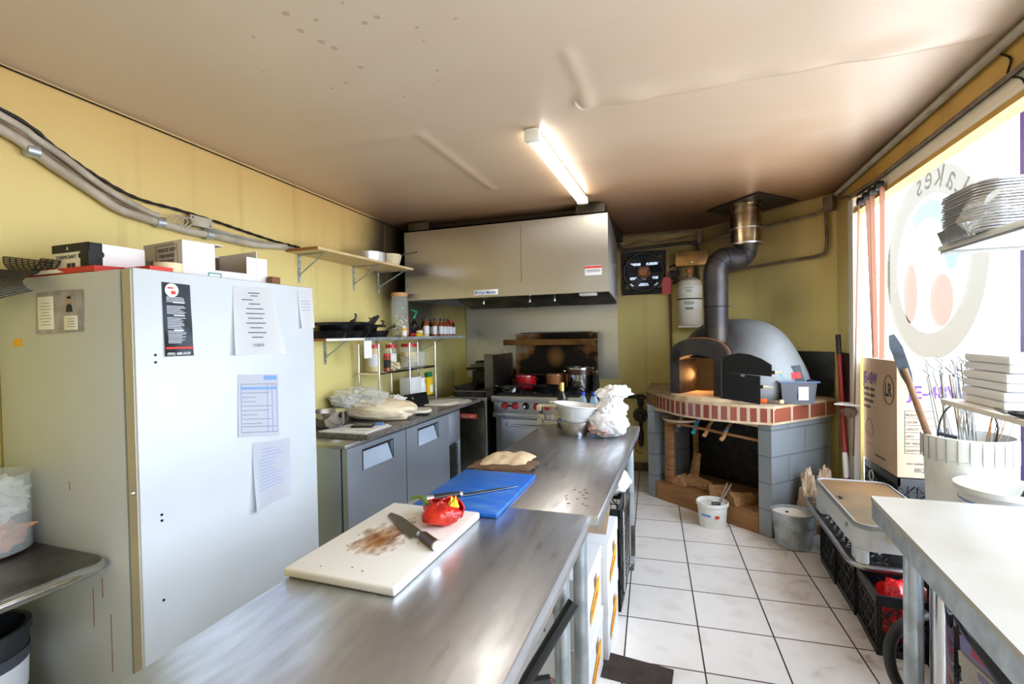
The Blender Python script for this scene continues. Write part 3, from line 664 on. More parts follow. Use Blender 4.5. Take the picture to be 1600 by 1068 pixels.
def carton(nm, lab, x0, x1, y0, y1, z0, z1, m, rz=0, cat='box', grp=None):
    T = thing(nm, lab, cat, ((x0+x1)/2, (y0+y1)/2, z0), rz, grp); T['dim'] = 0; del T['dim']
    dx, dy, dz = x1-x0, y1-y0, z1-z0
    obj('box_body', MB().box((0, 0, dz/2), (dx, dy, dz), b=.002), m, T)
    return T, dx, dy, dz
T, dx, dy, dz = carton('thermal_paper_box', 'small white box with a black top band on the pizza box', -2.19, -1.985, 1.12, 1.31, ZT+.022, ZT+.112, 'paper', .0, 'box')
obj('black_band', MB().box((0, -dy/2-.0005, dz*.84), (dx+.002, .003, dz*.33)), 'print_black', T)
obj('corner_band', MB().box((dx/2-.022, -dy/2+.02, dz/2), (.046, .045, dz+.001), b=.001), 'print_black', T)
text('THERMCRAFT', .019, 'print_dark', T, (-.085, -dy/2-.001, dz*.42), (1, 0, 0), (0, 0, 1), w=False)
obj('print_block', MB().box((-.01, -dy/2-.001, .012), (.02, .001, .018)).box((.015, -dy/2-.001, .012), (.02, .001, .018)), 'print_dark', T)
obj('round_mark', MB().cyl((.055, -dy/2-.002, dz*.5), (.055, -dy/2, dz*.5), .009).cyl((dx/2+.0005, -.06, dz*.55), (dx/2+.0015, -.06, dz*.55), .013), 'print_black', T)
text('A', .02, 'paper', T, (-.02, -dy/2-.002, dz*.76), (1, 0, 0), (0, 0, 1), w=False, name='emblem'); text('A', .02, 'paper', T, (dx/2-.03, -dy/2-.002, dz*.4), (1, 0, 0), (0, 0, 1), w=False, name='emblem')
one('tape_roll', MB().lathe([(.028, 0), (.045, 0), (.045, .042), (.028, .042), (.028, 0)], n=28), 'cream', 'cream roll of packing tape on top of the refrigerator', 'tape roll', loc=(-1.80, 1.27, ZT))
bw = thing('dispenser_carton', 'white carton with a torn opening on the refrigerator top', 'box', (-1.93, 1.52, ZT), -.12)
M = [(-.18, .18), ]
obj('box_body', MB().bb(-.17, .10, -.15, -.147, 0, .152).bb(-.17, -.167, -.15, .17, 0, .152).bb(.097, .10, -.15, -.02, 0, .15).bb(.097, .10, -.02, .12, 0, .045).bb(.097, .10, .12, .22, 0, .12).bb(-.17, .10, .167, .17, 0, .15).bb(-.17, .10, -.15, .17, 0, .003).bb(-.17, .10, -.15, .02, .149, .152), 'carton_white', bw, smooth=False)
obj('front_print_panel', MB().box((-.055, -.1505, .075), (.21, .001, .148)), 'carton_grey', bw)
obj('inside', MB().bb(-.16, .09, -.14, .16, .004, .02).bb(-.16, -.155, -.14, .16, .02, .14), 'cardboard_dark', bw)
text('7 LB', .026, 'print_dark', bw, (-.145, -.1525, .065), (1, 0, 0), (0, 0, 1), w=False)
for i, s in enumerate(('KNOCK OUT', 'THIS PANEL', 'FOR EASY', 'DISPENSING')): text(s, .021, 'print_dark', bw, (0, -.1525, .112-.023*i), (1, 0, 0), (0, 0, 1), w=False, align='CENTER')
text('Do not tear', .012, 'print_dark', bw, (0, -.1525, .022), (1, 0, 0), (0, 0, 1), w=False, align='CENTER')
mb = MB()
for a in ((-.075, .10, .006), ): pass
for xx in (-.075, .072): mb.bb(xx, xx+.0012, -.153, -.152, .01, .14)
mb.bb(-.075, .072, -.153, -.152, .138, .1395); obj('dashed_outline', mb, 'print_dark', bw, smooth=False)
obj('green_stamp', MB().bb(.1005, .1015, -.05, .005, .012, .016).bb(.1005, .1015, -.05, .005, .03, .034).bb(.1005, .1015, -.05, -.047, .012, .034).bb(.1005, .1015, .002, .005, .012, .034), 'print_teal', bw, smooth=False)
one('cocoa_tin', MB().box((0, 0, .02), (.03, .05, .04), b=.003), 'cardboard_dark', 'small dark brown box behind the torn white carton', 'box', loc=(-1.78, 1.74, ZT))
# side counter at far left with container and bucket
t = thing('side_counter', 'stainless steel counter jutting in front of the refrigerator side', 'counter', (-2.12, .2, 0))
mb = MB(); mb.prism([(-2.375, -.6), (-1.84, -.6), (-1.85, 1.03), (-1.87, 1.062), (-1.905, 1.074), (-2.475, 1.074)], .79, .82); obj('countertop', mb, 'steel_dark', t, w=True, smooth=False)
obj('rolled_edge', MB().tube([(-1.838, -.6, .80), (-1.848, 1.03, .80), (-1.868, 1.062, .80), (-1.905, 1.072, .80)], .017, 12), 'mirror_steel', t, w=True)
for y in (-.5, .4): obj('leg', MB().cyl((-2.02, y, 0), (-2.02, y, .79), .02), 'steel', t, w=True)
t = thing('bread_container', 'clear round container holding bread in a plastic bag', 'container', (-2.30, .95, .82))
obj('jar', MB().lathe([(.10, 0), (.125, .01), (.125, .27), (.13, .275), (.122, .275), (.12, .01)], n=36), 'clear_plastic', t)
obj('bread', MB().blob((0, 0, .05), (.10, .1, .055), .5, 4, 2, 4).blob((.03, -.02, .08), (.07, .08, .04), .6, 5, 6, 3), 'bread', t)
obj('bag', MB().blob((0, 0, .185), (.11, .11, .085), .35, 5, 3, 4), 'film', t)
t = thing('black_bucket', 'black bucket with a printed label on the floor under the steel counter', 'bucket', (-2.27, .90, 0))
obj('shell', MB().lathe([(0, .10), (.12, .10), (.14, .56), (.147, .56), (.147, .58), (.132, .58), (.128, .12), (0, .12)], n=40), 'bucket_black', t); 
obj('label', MB().lathe([(.1335, .36), (.1375, .46)], n=40), 'paper_grey', t); obj('label_band', MB().lathe([(.1385, .46), (.1405, .50)], n=40), 'print_dark', t)
obj('stand', MB().bb(-.13, .13, -.13, .13, 0, .10, b=.004), 'black_plastic', t)
obj('green_mark', MB().box((.09, -.102, .40), (.03, .004, .03), rz=.75), 'pepper_green', t); text('TION', .03, 'print_dark', t, (.02, -.1395, .372), (1, .15, 0), (0, 0, 1), w=False)
# ---------------------------------------------------------------- wall shelves
def bracket(T, y, z, x1, drop=.2):
    x0 = lwx(y)
    o = obj('bracket', MB().box((x0+.006, y, z-drop/2), (.006, .022, drop)).box(((x0+x1)/2, y, z-.006), (x1-x0, .02, .006)).tube([(x0+.008, y, z-drop*.72), (x1-.02, y, z-.012)], .006, 6), 'galvanised', T, w=True)
    for k in range(3): obj('screw', MB().cyl((x0+.009, y, z-.05-.05*k), (x0+.012, y, z-.05-.05*k), .004, n=8), 'iron', o)
    for c in list(o.children): c.matrix_basis = Matrix.Translation(-Vector(T.location))
T = thing('wall_shelf', 'upper pale wooden wall shelf with a dark end on metal brackets', 'shelf', (-2.45, 3.2, 2.14))
obj('board', MB().prism([(lwx(2.64), 2.64), (-2.31, 2.64), (-2.31, 3.86), (lwx(3.86), 3.86)], 2.150, 2.168), 'shelf_wood', T, w=True, smooth=False)
obj('end_band', MB().bb(lwx(2.64), -2.31, 2.632, 2.64, 2.150, 2.168), 'shelf_edge', T, w=True, smooth=False)
for y in (2.76, 3.42, 3.80): bracket(T, y, 2.149, -2.36)
T = thing('wall_shelf', 'lower white-edged wall shelf holding black pans and bottles', 'shelf', (-2.5, 3.9, 1.53))
obj('board', MB().prism([(lwx(2.72), 2.72), (-2.33, 2.72), (-2.33, 5.0), (lwx(5.0), 5.0)], 1.528, 1.546), 'trim_white', T, w=True, smooth=False)
obj('end_band', MB().bb(lwx(2.72), -2.33, 2.712, 2.72, 1.528, 1.546), 'shelf_edge', T, w=True, smooth=False)
obj('edge_rail', MB().bb(-2.33, -2.322, 3.15, 4.98, 1.522, 1.548), 'galvanised', T, w=True)
for y in (3.02, 3.75, 4.62): bracket(T, y, 1.527, -2.4, .18)
one('order_slip', MB().box((-2.318, 3.17, 1.455), (.0012, .095, .135), b=0), 'paper', 'white slip hanging from the edge of the lower wall shelf', 'paper')
# on the upper shelf
T = thing('steel_pan', 'wide shallow steel pan on the upper wooden shelf', 'pan', (-2.47, 3.40, 2.168))
obj('bowl', MB().lathe([(0, 0), (.15, 0), (.155, .075), (.158, .075), (.153, -.0), (0, .004)], n=40), 'steel', T)
T = thing('colander', 'perforated metal colander with handle beside the steel pan', 'colander', (-2.44, 3.68, 2.168))
mb = MB().lathe([(0, 0), (.078, 0), (.10, .10), (.106, .103), (.104, .096), (.08, .004), (0, .004)], n=36); obj('bowl', mb, 'cream', T)
mb = MB()
for k in range(4):
    for j in range(26):
        a = 2*PI*j/26+(k % 2)*.12; r = .0835+.0047*k; mb.cyl((r*math.cos(a), r*math.sin(a), .022+.019*k), ((r+.0025)*math.cos(a), (r+.0025)*math.sin(a), .022+.019*k), .0032, n=6)
obj('perforation', mb, 'iron', T)
obj('handle', MB().tube([(.10, .02, .098), (.17, .05, .112), (.235, .075, .125)], .006, 8), 'steel_dark', T)
# frying pans / black trays on the lower shelf
pans = [(2.86, 0, .15), (2.95, 1, .13), (3.07, 2, .15), (3.22, 3, .12), (3.34, 4, .13)]
labs = ['black frying pan next to the refrigerator on the lower wall shelf', 'black frying pan second from the refrigerator on the wall shelf', 'black frying pan whose handle stands highest on the wall shelf', 'black frying pan tilted fourth along the wall shelf', 'black frying pan nearest the glass jar on the wall shelf']
for (y, k, r), lb in zip(pans, labs):
    T = thing('frying_pan', lb, 'frying pan', (-2.445, y+.02*k, 1.546), .4*k, 'black frying pans on the wall shelf')
    h = .056+.008*(k % 2); z0 = .0+.036*(k % 2)
    obj('pan_body', MB().lathe([(0, z0), (r*.8, z0), (r, z0+h), (r+.004, z0+h), (r*.84, z0-.0), (0, z0+.003)], n=36), 'dark_pan', T)
    a = (1.9, 1.2, .2, .5, -.4)[k]; q = Vector((math.cos(a), math.sin(a), 0))
    obj('handle', MB().tube([q*r+Z_*(z0+h), q*(r+.05)+Z_*(z0+h+.03+.03*(k in (2, 3))), q*(r+.09)+Z_*(z0+h+.04+.08*(k == 2)+.03*(k == 3))], [.008, .012, .014], 8), 'black_plastic', T)
for k, (y, z, dy) in enumerate(((2.95, 1.642, .26), (3.15, 1.647, .24), (3.34, 1.63, .22))):
    T = thing('sheet_pan', ['dark rectangular pan lying over the frying pans by the refrigerator', 'dark rectangular pan lying in the middle of the frying pans', 'dark rectangular pan lying over the pans by the glass jar'][k], 'pan', (-2.44, y, z), .15*(k-1), 'dark rectangular pans on the wall shelf')
    obj('tray', MB().bb(-.10, .10, -dy/2, dy/2, 0, .004).bb(-.105, -.10, -dy/2, dy/2, 0, .022).bb(.10, .105, -dy/2, dy/2, 0, .022).bb(-.1, .1, -dy/2-.004, -dy/2, 0, .022).bb(-.1, .1, dy/2, dy/2+.004, 0, .022), 'dark_pan', T)
    obj('clip', MB().tube([(.09, dy/2-.03, .02), (.10, dy/2-.02, .045+.03*(k == 0)), (.07, dy/2, .055+.03*(k == 0))], .008, 8), 'black_plastic', T)
T = thing('glass_jar', 'tall cylindrical glass jar with wooden lid and pasta inside', 'jar', (-2.49, 3.90, 1.546))
obj('glass_body', MB().lathe([(0, .004), (.078, .004), (.08, .01), (.08, .34), (.073, .35), (.073, .375), (.07, .375), (.07, .35), (.076, .34), (.076, .014), (0, .012)], n=36), 'glass', T)
obj('lid', MB().lathe([(0, .375), (.074, .375), (.076, .395), (.074, .41), (0, .41)], n=36), 'wood_light', T)
random.seed(3); mb = MB()
for i in range(120):
    a = random.random()*6.28; r = .066*math.sqrt(random.random()); z = .02+.15*random.random()*(1 if random.random() < .8 else 1.2); d = Vector((random.uniform(-1, 1), random.uniform(-1, 1), random.uniform(-.3, 1))).normalized()*.012
    mb.tube([Vector((r*math.cos(a), r*math.sin(a), z))-d*.7, Vector((r*math.cos(a), r*math.sin(a), z))+d*.7], .004, 5)
tag(obj('pasta', mb, 'pasta', T), kind='stuff')
def bottle(nm, lab, cat, loc, r, h, m, lm=None, capm='black_plastic', neck=.4, grp=None, caph=.02):
    T = thing(nm, lab, cat, loc, 0, grp)
    obj('glass_body', MB().lathe([(0, 0), (r, 0), (r, h*.6), (r*.9, h*.68), (r*neck, h*.8), (r*neck, h-caph), (0, h-caph)], n=20), m, T)
    if lm: obj('label', MB().lathe([(r*1.02, h*.12), (r*1.02, h*.55)], n=20), lm, T); 
    obj('cap', MB().lathe([(r*neck*1.15, h-caph*1.2), (r*neck*1.15, h), (0, h)], n=14), capm, T)
    return T
bottle('oil_bottle', 'small yellow bottle in front of the tall glass jar', 'bottle', (-2.385, 3.80, 1.546), .022, .10, 'yellow', 'paper', 'white_plastic')
one('mustard_packet', MB().blob((-2.385, 4.06, 1.563), (.03, .05, .017), .2, 3, 1, 3), 'yellow', 'yellow squeeze packet lying beside the glass jar', 'packet')
one('red_tin', MB().lathe([(0, 0), (.026, 0), (.026, .035), (0, .035)], n=24), 'lid_red', 'small red tin behind the yellow packet on the wall shelf', 'tin', loc=(-2.455, 4.06, 1.546))
one('pale_packet', MB().box((-2.38, 4.17, 1.556), (.05, .07, .02), b=.006), 'cream', 'small pale box lying right of the yellow packet', 'box')
bt = [(3.98+.06, -2.52, .028, .17, 'spice_dark', 'lid_red', 'black_plastic'), (4.12, -2.55, .03, .20, 'spice_dark', None, 'lid_red'), (4.16, -2.44, .035, .11, 'spice_dark', 'cream', 'iron'),
      (4.20, -2.52, .03, .2, 'wine_glass', 'print_dark', 'green'), (4.26, -2.42, .03, .19, 'amber', 'paper', 'black_plastic'), (4.35, -2.50, .028, .18, 'wine_glass', 'print_red', 'black_plastic'),
      (4.43, -2.42, .027, .185, 'amber', 'paper', 'black_plastic'), (4.50, -2.50, .026, .18, 'spice_dark', 'paper', 'black_plastic'), (4.57, -2.42, .026, .19, 'amber', 'paper', 'black_plastic'),
      (4.65, -2.42, .024, .185, 'amber', 'paper', 'black_plastic'), (4.72, -2.42, .024, .185, 'amber', 'paper_grey', 'black_plastic'), (4.79, -2.42, .024, .18, 'amber', 'paper', 'lid_red'), (4.86, -2.42, .024, .175, 'spice_dark', 'paper_grey', 'lid_red'), (4.92, -2.5, .025, .18, 'spice_dark', 'paper', 'lid_red')]
bl = ['dark bottle with a red label right behind the glass jar', 'dark bottle with red cap behind the small jar', 'squat dark jar with a cream label on the wall shelf', 'dark bottle with a green spout sticking up', 'amber bottle with white label, first of the labelled row', 'dark bottle with a red label between white-labelled ones', 'amber bottle with white label, second of the labelled row', 'dark bottle with white label standing behind the labelled row', 'amber bottle with white label in the middle of the row', 'amber bottle with white label right of the middle one', 'amber bottle with greyish label near the shelf end', 'amber bottle with red cap and white label near the shelf end', 'last front bottle before the shelf end, red cap', 'red-capped dark bottle behind the last front bottle']
for (y, x, r, h, m, lm, cm), lb in zip(bt, bl): bottle('sauce_bottle', lb, 'bottle', (x, y, 1.546), r, h, m, lm, cm, grp='sauce bottles on the wall shelf')
one('green_pourer', MB().tube([(-2.52, 4.20, 1.747), (-2.50, 4.215, 1.79), (-2.53, 4.16, 1.815)], [.012, .014, .006], 8), 'green', 'bright green pourer stuck in a dark bottle', 'pourer')
# ---------------------------------------------------------------- small chrome rack
T = thing('wire_rack', 'small chrome wire rack on the granite counter below the shelf', 'rack', (-2.5, 3.9, .90))
RX0, RX1, RY0, RY1 = -2.56, -2.36, 3.37, 4.32
for x in (RX0, RX1):
    for y in (RY0, 3.84, RY1): obj('post', MB().cyl((x, y, .905), (x, y, 1.49), .010, n=12), 'chrome', T, w=True)
for z in (.96, 1.25):
    mb = MB().bb(RX0, RX1, RY0-.01, RY0+.0, z-.012, z+.004).bb(RX0, RX1, RY1, RY1+.01, z-.012, z+.004).bb(RX1-.004, RX1+.004, RY0, RY1, z-.012, z+.004).bb(RX0-.004, RX0+.004, RY0, RY1, z-.012, z+.004)
    n = 60
    for k in range(n): mb.cyl((RX0, RY0+(RY1-RY0)*k/n, z), (RX1, RY0+(RY1-RY0)*k/n, z), .0018, n=4)
    obj('wire_shelf', mb, 'chrome', T, w=True)
def jar(nm, lab, cat, loc, r, h, bm_, lidm, grp=None, lab2=None, lm=None):
    T = thing(nm, lab, cat, loc, 0, grp)
    obj('jar_body', MB().lathe([(0, 0), (r, 0), (r, h*.86), (r*.9, h*.9), (0, h*.9)], n=26), bm_, T)
    obj('lid', MB().lathe([(r*.98, h*.86), (r*.98, h), (0, h)], n=26), lidm, T)
    if lm: obj('label', MB().lathe([(r*1.01, h*.2), (r*1.01, h*.65)], n=26), lm, T)
    return T
ZR = 1.255
jar('spice_tub', 'clear tub with red lid on the chrome rack, nearest the refrigerator', 'jar', (-2.49, 3.48, ZR), .05, .23, 'pasta', 'lid_red', lm='paper_grey')
jar('spice_jar', 'dark labelled jar with red lid on the chrome rack', 'jar', (-2.41, 3.56, ZR), .03, .15, 'amber', 'lid_red', lm='print_black')
jar('spice_tub', 'clear tub with red lid in the middle of the chrome rack', 'jar', (-2.49, 3.74, ZR), .05, .225, 'clear_plastic', 'lid_red', lm='white_label')
jar('spice_tub', 'wide clear tub with red lid at the far end of the chrome rack', 'jar', (-2.50, 4.06, ZR), .075, .225, 'clear_plastic', 'lid_red', lm='pasta')
one('crumpled_bag', MB().blob((-2.42, 3.68, ZR+.035), (.05, .06, .035), .7, 4, 4, 3), 'cream', 'small crumpled bag between the jars on the chrome rack', 'bag')
T = thing('measuring_jug', 'clear plastic measuring jug with a handle on the chrome rack', 'jug', (-2.43, 4.14, ZR))
obj('jug_body', MB().lathe([(0, 0), (.05, 0), (.062, .14), (.064, .145), (.059, .14), (.048, .005), (0, .004)], n=28), 'clear_plastic', T)
obj('handle', MB().tube([(.02, .055, .13), (.03, .10, .13), (.03, .11, .08), (.02, .06, .03)], .007, 8), 'clear_plastic', T)
T = thing('storage_tub', 'square clear tub beside the measuring jug', 'tub', (-2.42, 3.93, ZR))
obj('tub_body', MB().box((0, 0, .05), (.1, .13, .1), b=.012), 'clear_plastic', T); obj('rim', MB().box((0, 0, .1), (.11, .14, .008), b=.003), 'white_plastic', T)
ZR2 = .966
one('white_tub', MB().box((-2.45, 4.0, ZR2+.10), (.13, .2, .2), b=.015), 'white_plastic', 'white plastic tub on the bottom of the chrome rack', 'tub')
bottle('white_canister', 'white canister with small print beside the yellow bag', 'canister', (-2.41, 4.13, ZR2), .04, .18, 'white_plastic', 'paper_grey', 'white_plastic', .8)
T = thing('spice_bag', 'yellow bag with green top on the bottom of the chrome rack', 'bag', (-2.40, 4.25, ZR2))
obj('bag_body', MB().box((0, 0, .09), (.05, .10, .18), b=.012), 'yellow', T); obj('green_top', MB().box((0, 0, .20), (.045, .095, .05), b=.01), 'green_dark', T); obj('picture', MB().box((.026, .01, .06), (.002, .055, .07), b=.01), 'paper', T)
# ---------------------------------------------------------------- undercounter fridge and granite top
T = thing('undercounter_refrigerator', 'low steel undercounter refrigerator below the granite top', 'refrigerator', (-2.35, 3.3, 0))
U = lambda n, a, m, b=.003: obj(n, MB().bb(*a, b=b), m, T, w=True)
U('body', (-2.565, -2.075, 2.52, 4.17, .12, .865), 'steel_door'); U('base', (-2.55, -2.12, 2.6, 4.1, 0, .12), 'black_plastic')
U('gasket', (-2.075, -2.058, 2.54, 3.95, .15, .84), 'black_plastic'); U('top_rail', (-2.565, -2.03, 2.515, 4.17, .84, .866), 'steel')
def udoor(y0, y1, hy0, hy1):
    d = bpy.data.objects.new('x', None); bpy.data.objects.remove(d)
    mb = MB(); z0, z1 = .15, .838; hz0, hz1 = .665, .80; X0, X1 = -2.058, -2.02
    mb.bb(X0, X1, y0, hy0, z0, z1).bb(X0, X1, hy1, y1, z0, z1).bb(X0, X1, hy0, hy1, z0, hz0).bb(X0, X1, hy0, hy1, hz1, z1)
    o = obj('door', mb, 'steel_door', T, w=True, smooth=False)
    h = obj('recess', MB().bb(X0, X0+.006, hy0, hy1, hz0, hz1).ext([(X0, hy0, hz1-.003), (X1+.001, hy0, hz1-.003), (X1+.001, hy1, hz1-.003), (X0, hy1, hz1-.003)], (0, 0, .004)).bb(X1, X1+.003, hy0-.006, hy1+.006, hz1, hz1+.006).bb(X1, X1+.003, hy0-.006, hy0, hz0, hz1).bb(X1, X1+.003, hy1, hy1+.006, hz0, hz1), 'black_plastic', o, w=False)
    p = obj('pull_plate', MB().ext([(X0+.006, hy0+.004, hz1-.022), (X0+.006, hy1-.022, hz1-.022), (X1-.002, hy1-.004, hz0), (X1-.002, hy0+.004, hz0)], (.002, 0, .001)), 'pull_plate', o)
    for c in (h, p): c.matrix_basis = Matrix.Translation(-Vector(T.location))
udoor(2.52, 3.205, 2.68, 3.03); udoor(3.215, 3.93, 3.39, 3.72)
U('end_panel', (-2.058, -2.025, 3.935, 4.17, .56, .838), 'steel_door'); U('end_panel', (-2.058, -2.025, 4.13, 4.17, .15, .56), 'steel_door')
mb = MB()
for k in range(14): mb.box((-2.045, 4.03, .17+.027*k), (.02, .19, .006), M=Matrix.Rotation(.6, 4, 'Y'))
obj('grille', mb, 'grime_shade_black', T, w=True)
one('granite_counter', MB().prism([(-2.575, 2.68), (-1.975, 2.68), (-1.975, 4.56), (-2.69, 4.56)], .868, .90), 'granite', 'speckled dark granite countertop over the low steel refrigerator', 'countertop', smooth=False)
ZG = .90
T = thing('steel_bowl', 'steel bowl on the granite counter beside the white refrigerator', 'bowl', (-2.44, 2.86, ZG))
obj('bowl', MB().lathe([(0, 0), (.075, 0), (.11, .03), (.135, .12), (.14, .122), (.13, .118), (.10, .03), (0, .006)], n=40), 'mirror_steel', T)
T = thing('delivery_papers', 'white papers under the phone on the granite counter', 'papers', (-2.15, 2.88, ZG))
obj('sheet', MB().prism([(-2.40, 2.70), (-2.02, 2.71), (-2.02, 3.02), (-2.14, 3.05), (-2.36, 2.98)], ZG, ZG+.004), 'paper', T, w=True, smooth=False)
obj('top_sheet', MB().prism([(-2.34, 2.73), (-2.03, 2.78), (-2.06, 3.05), (-2.30, 3.0)], ZG+.0045, ZG+.007), 'paper', T, w=True, smooth=False)
obj('print_mark', MB().box((-2.1, 2.78, ZG+.0075), (.07, .012, .0008), rz=.2).box((-2.24, 2.75, ZG+.0075), (.04, .01, .0008), rz=.2).box((-2.10, 2.99, ZG+.0075), (.09, .02, .0008), rz=.3), 'print_blue', T, w=True)
T = thing('phone', 'black phone lying on the white papers', 'phone', (-2.18, 2.90, ZG+.0075), .35)
obj('case', MB().box((0, 0, .007), (.155, .085, .014), b=.005), 'black_plastic', T); obj('screen', MB().box((0, 0, .0145), (.145, .075, .001)), 'black_gloss', T)
one('blue_card', MB().box((-2.12, 3.02, ZG+.014), (.05, .07, .006), rz=.4), 'print_blue', 'small blue card beside the phone on the papers', 'card')
def dfn(q, p):
    k = .85+.25*(p.x+1)/2; z = q.z*k
    return Vector((q.x, q.y*k, z))
T = thing('dough_bag', 'large log of dough in a clear bag on the granite counter', 'dough', (-2.30, 3.26, ZG))
obj('dough', MB().blob((0, 0, .072), (.315, .17, .092), .10, 2, 2, 5, flat=-.07, fn=dfn).xf(Matrix.Rotation(.22, 4, 'Z')), 'dough', T)
obj('bag_neck', MB().blob((-.22, -.09, .12), (.09, .08, .05), .8, 5, 6, 4).blob((-.17, -.13, .09), (.03, .03, .05), .6, 5, 7, 3).blob((.1, .1, .13), (.07, .06, .04), .8, 5, 8, 4), 'bag_white', T)
mb = MB().blob((0, 0, 0), (.20, .16, .075), .3, 3, 12, 5); one('plastic_film', mb, 'film', 'crumpled clear plastic film against the wall behind the dough', 'plastic film', loc=(-2.36, 3.10, ZG+.19), rz=.3)
T = thing('hotel_pan', 'long curved steel tray propped behind the dough bag', 'tray', (-2.45, 3.5, ZG))
def tf(a, b): return Vector((-2.575+.0*a-.03*a+.14*b-.02*math.sin(a*3.1)*b, 3.0+a*.95, ZG+.195-.19*b-.10*a*(1-b)+.012*math.sin(b*PI)))
mb = MB(); mb.sheet(tf, 16, 10, .003); obj('tray', mb, 'steel', T, w=True)
obj('rim', MB().tube([tf(i/16, 0) for i in range(17)], .006, 8), 'steel', T, w=True)
T = thing('black_pan_box', 'black rectangular pan leaning under the chrome rack', 'pan', (-2.42, 3.88, ZG))
mb = MB().box((-2.33, 3.86, ZG+.062), (.02, .34, .125), M=Matrix.Rotation(-.22, 4, 'Z') @ Matrix.Rotation(-.25, 4, 'Y')); mb.box((-2.40, 4.0, ZG+.05), (.14, .02, .1), M=Matrix.Rotation(-.22, 4, 'Z')); obj('pan_body', mb, 'black_metal', T, w=True)
obj('bolt', MB().lathe([(0, .012), (.01, .01), (.012, 0)], n=12).xf(Matrix.Translation((-2.315, 3.80, ZG+.09)) @ Matrix.Rotation(PI/2, 4, 'Y')), 'chrome', T, w=True)
def diskf(r, h, sd):
    mb = MB(); n = 48; prof = [(0, 0), (r*.97, 0), (r, h*.4), (r*.95, h), (r*.6, h*1.15), (0, h*1.1)]
    mb.lathe(prof, n=n)
    for v in mb.bm.verts:
        k = 1+.05*noise.noise(Vector((v.co.x*6, v.co.y*6, sd))); v.co.x *= k; v.co.y *= k
        if v.co.z > h*.3: v.co.z += .006*noise.noise(Vector((v.co.x*16, v.co.y*16, sd)))
    return mb
one('dough_round', diskf(.125, .022, 1), 'dough_pale', 'smaller dough round behind the dough bag on granite', 'dough', loc=(-2.17, 3.64, ZG), group='flattened dough rounds')
one('dough_round', diskf(.21, .012, 2), 'dough_pale', 'larger thin dough round on floury granite near the fryer', 'dough', loc=(-2.26, 4.16, ZG), group='flattened dough rounds')
mb = MB(); mb.lathe([(0, 0), (.27, 0), (.26, .0015), (0, .002)], n=40)
for v in mb.bm.verts:
    k = 1+.3*noise.noise(Vector((v.co.x*8, v.co.y*8, 4))); v.co.x *= k*.9; v.co.y *= k
tag(one('flour_dusting', mb, 'dough_pale', 'thin dusting of flour on the granite around the dough rounds', 'flour', loc=(-2.20, 4.24, ZG+.0003)), kind='stuff')
one('dough_scraper', MB().box((0, 0, .006), (.11, .06, .010), b=.004), 'black_plastic', 'dark scraper at the granite edge below the smaller dough round', 'scraper', loc=(-2.04, 3.50, ZG), rz=.2)
# ---------------------------------------------------------------- fryer
T = thing('fryer', 'narrow steel floor fryer with a red badge left of the range', 'fryer', (-2.1, 4.95, 0))
F = lambda n, a, m, b=.003: obj(n, MB().bb(*a, b=b), m, T, w=True)
F('body', (-2.36, -1.93, 4.63, 5.35, .12, .87), 'steel_dark'); F('door', (-2.345, -1.965, 4.605, 4.632, .14, .79), 'steel_dark'); F('side_frame', (-1.965, -1.93, 4.61, 4.64, .12, .87), 'steel')
F('top_tray', (-2.37, -1.92, 4.60, 5.38, .87, .90), 'steel'); F('flue_riser', (-2.36, -1.93, 5.22, 5.40, .4, 1.128), 'grime_shade_black')
for x in (-2.32, -1.97):
    for y in (4.68, 5.3): obj('leg', MB().cyl((x, y, 0), (x, y, .12), .02), 'steel', T, w=True)
bd = obj('badge', MB().box((-2.135, 4.602, .703), (.19, .006, .052), b=.003), 'print_red', T, w=True)
text('VULCAN', .042, 'cream', T, (-2.222, 4.598, .689), (1, 0, 0), (0, 0, 1), sx=.95)
obj('fry_basket', MB().bb(-2.34, -2.16, 4.70, 5.2, .93, 1.0).tube([(-2.25, 4.7, .99), (-2.25, 4.6, 1.01), (-2.25, 4.46, 1.03)], .008, 6), 'grime_shade_black', T, w=True)
T = thing('griddle_pan', 'blackened pan sitting on top of the fryer', 'pan', (-2.1, 4.85, .9))
mb = MB().bb(-2.33, -1.97, 4.66, 5.30, .902, .91)
for a in ((-2.33, -2.322, 4.66, 5.3), (-1.978, -1.97, 4.66, 5.3), (-2.33, -1.97, 4.66, 4.668), (-2.33, -1.97, 5.292, 5.3)): mb.bb(*a, .91, .955)
obj('pan_body', mb, 'grime_shade_black', T, w=True); obj('handle', MB().tube([(-2.05, 4.66, .965), (-1.95, 4.60, .985), (-1.80, 4.55, .992)], .008, 8), 'steel_dark', T, w=True)
obj('wire_rim', MB().tube([(-2.33, 4.66, .957), (-1.97, 4.66, .957), (-1.97, 5.3, .957), (-2.33, 5.3, .957)], .005, 6, closed=True), 'steel', T, w=True)
T = thing('loaf_pans', 'small stack of dark metal pans behind the fryer', 'pans', (-2.13, 5.33, 1.0))
for k, (z, w_) in enumerate(((1.135, .34), (1.175, .3), (1.215, .22))): obj('pan', MB().box((-2.27+.03*k, 5.30, z+.015), (w_, .16, .026), b=.006), 'grime_shade_black' if k != 1 else 'steel_dark', T, w=True)
one('splash_guard', MB().box((-1.885, 4.99, 1.12), (.012, .62, .44)).box((-1.89, 4.70, 1.12), (.012, .03, .44)).ext([(-1.985, 4.70, .9), (-1.885, 4.70, .9), (-1.885, 4.70, 1.345), (-1.985, 4.70, 1.345)], (0, .01, 0)), 'steel_dark', 'upright dark steel splash guard between fryer and range', 'splash guard', smooth=False)
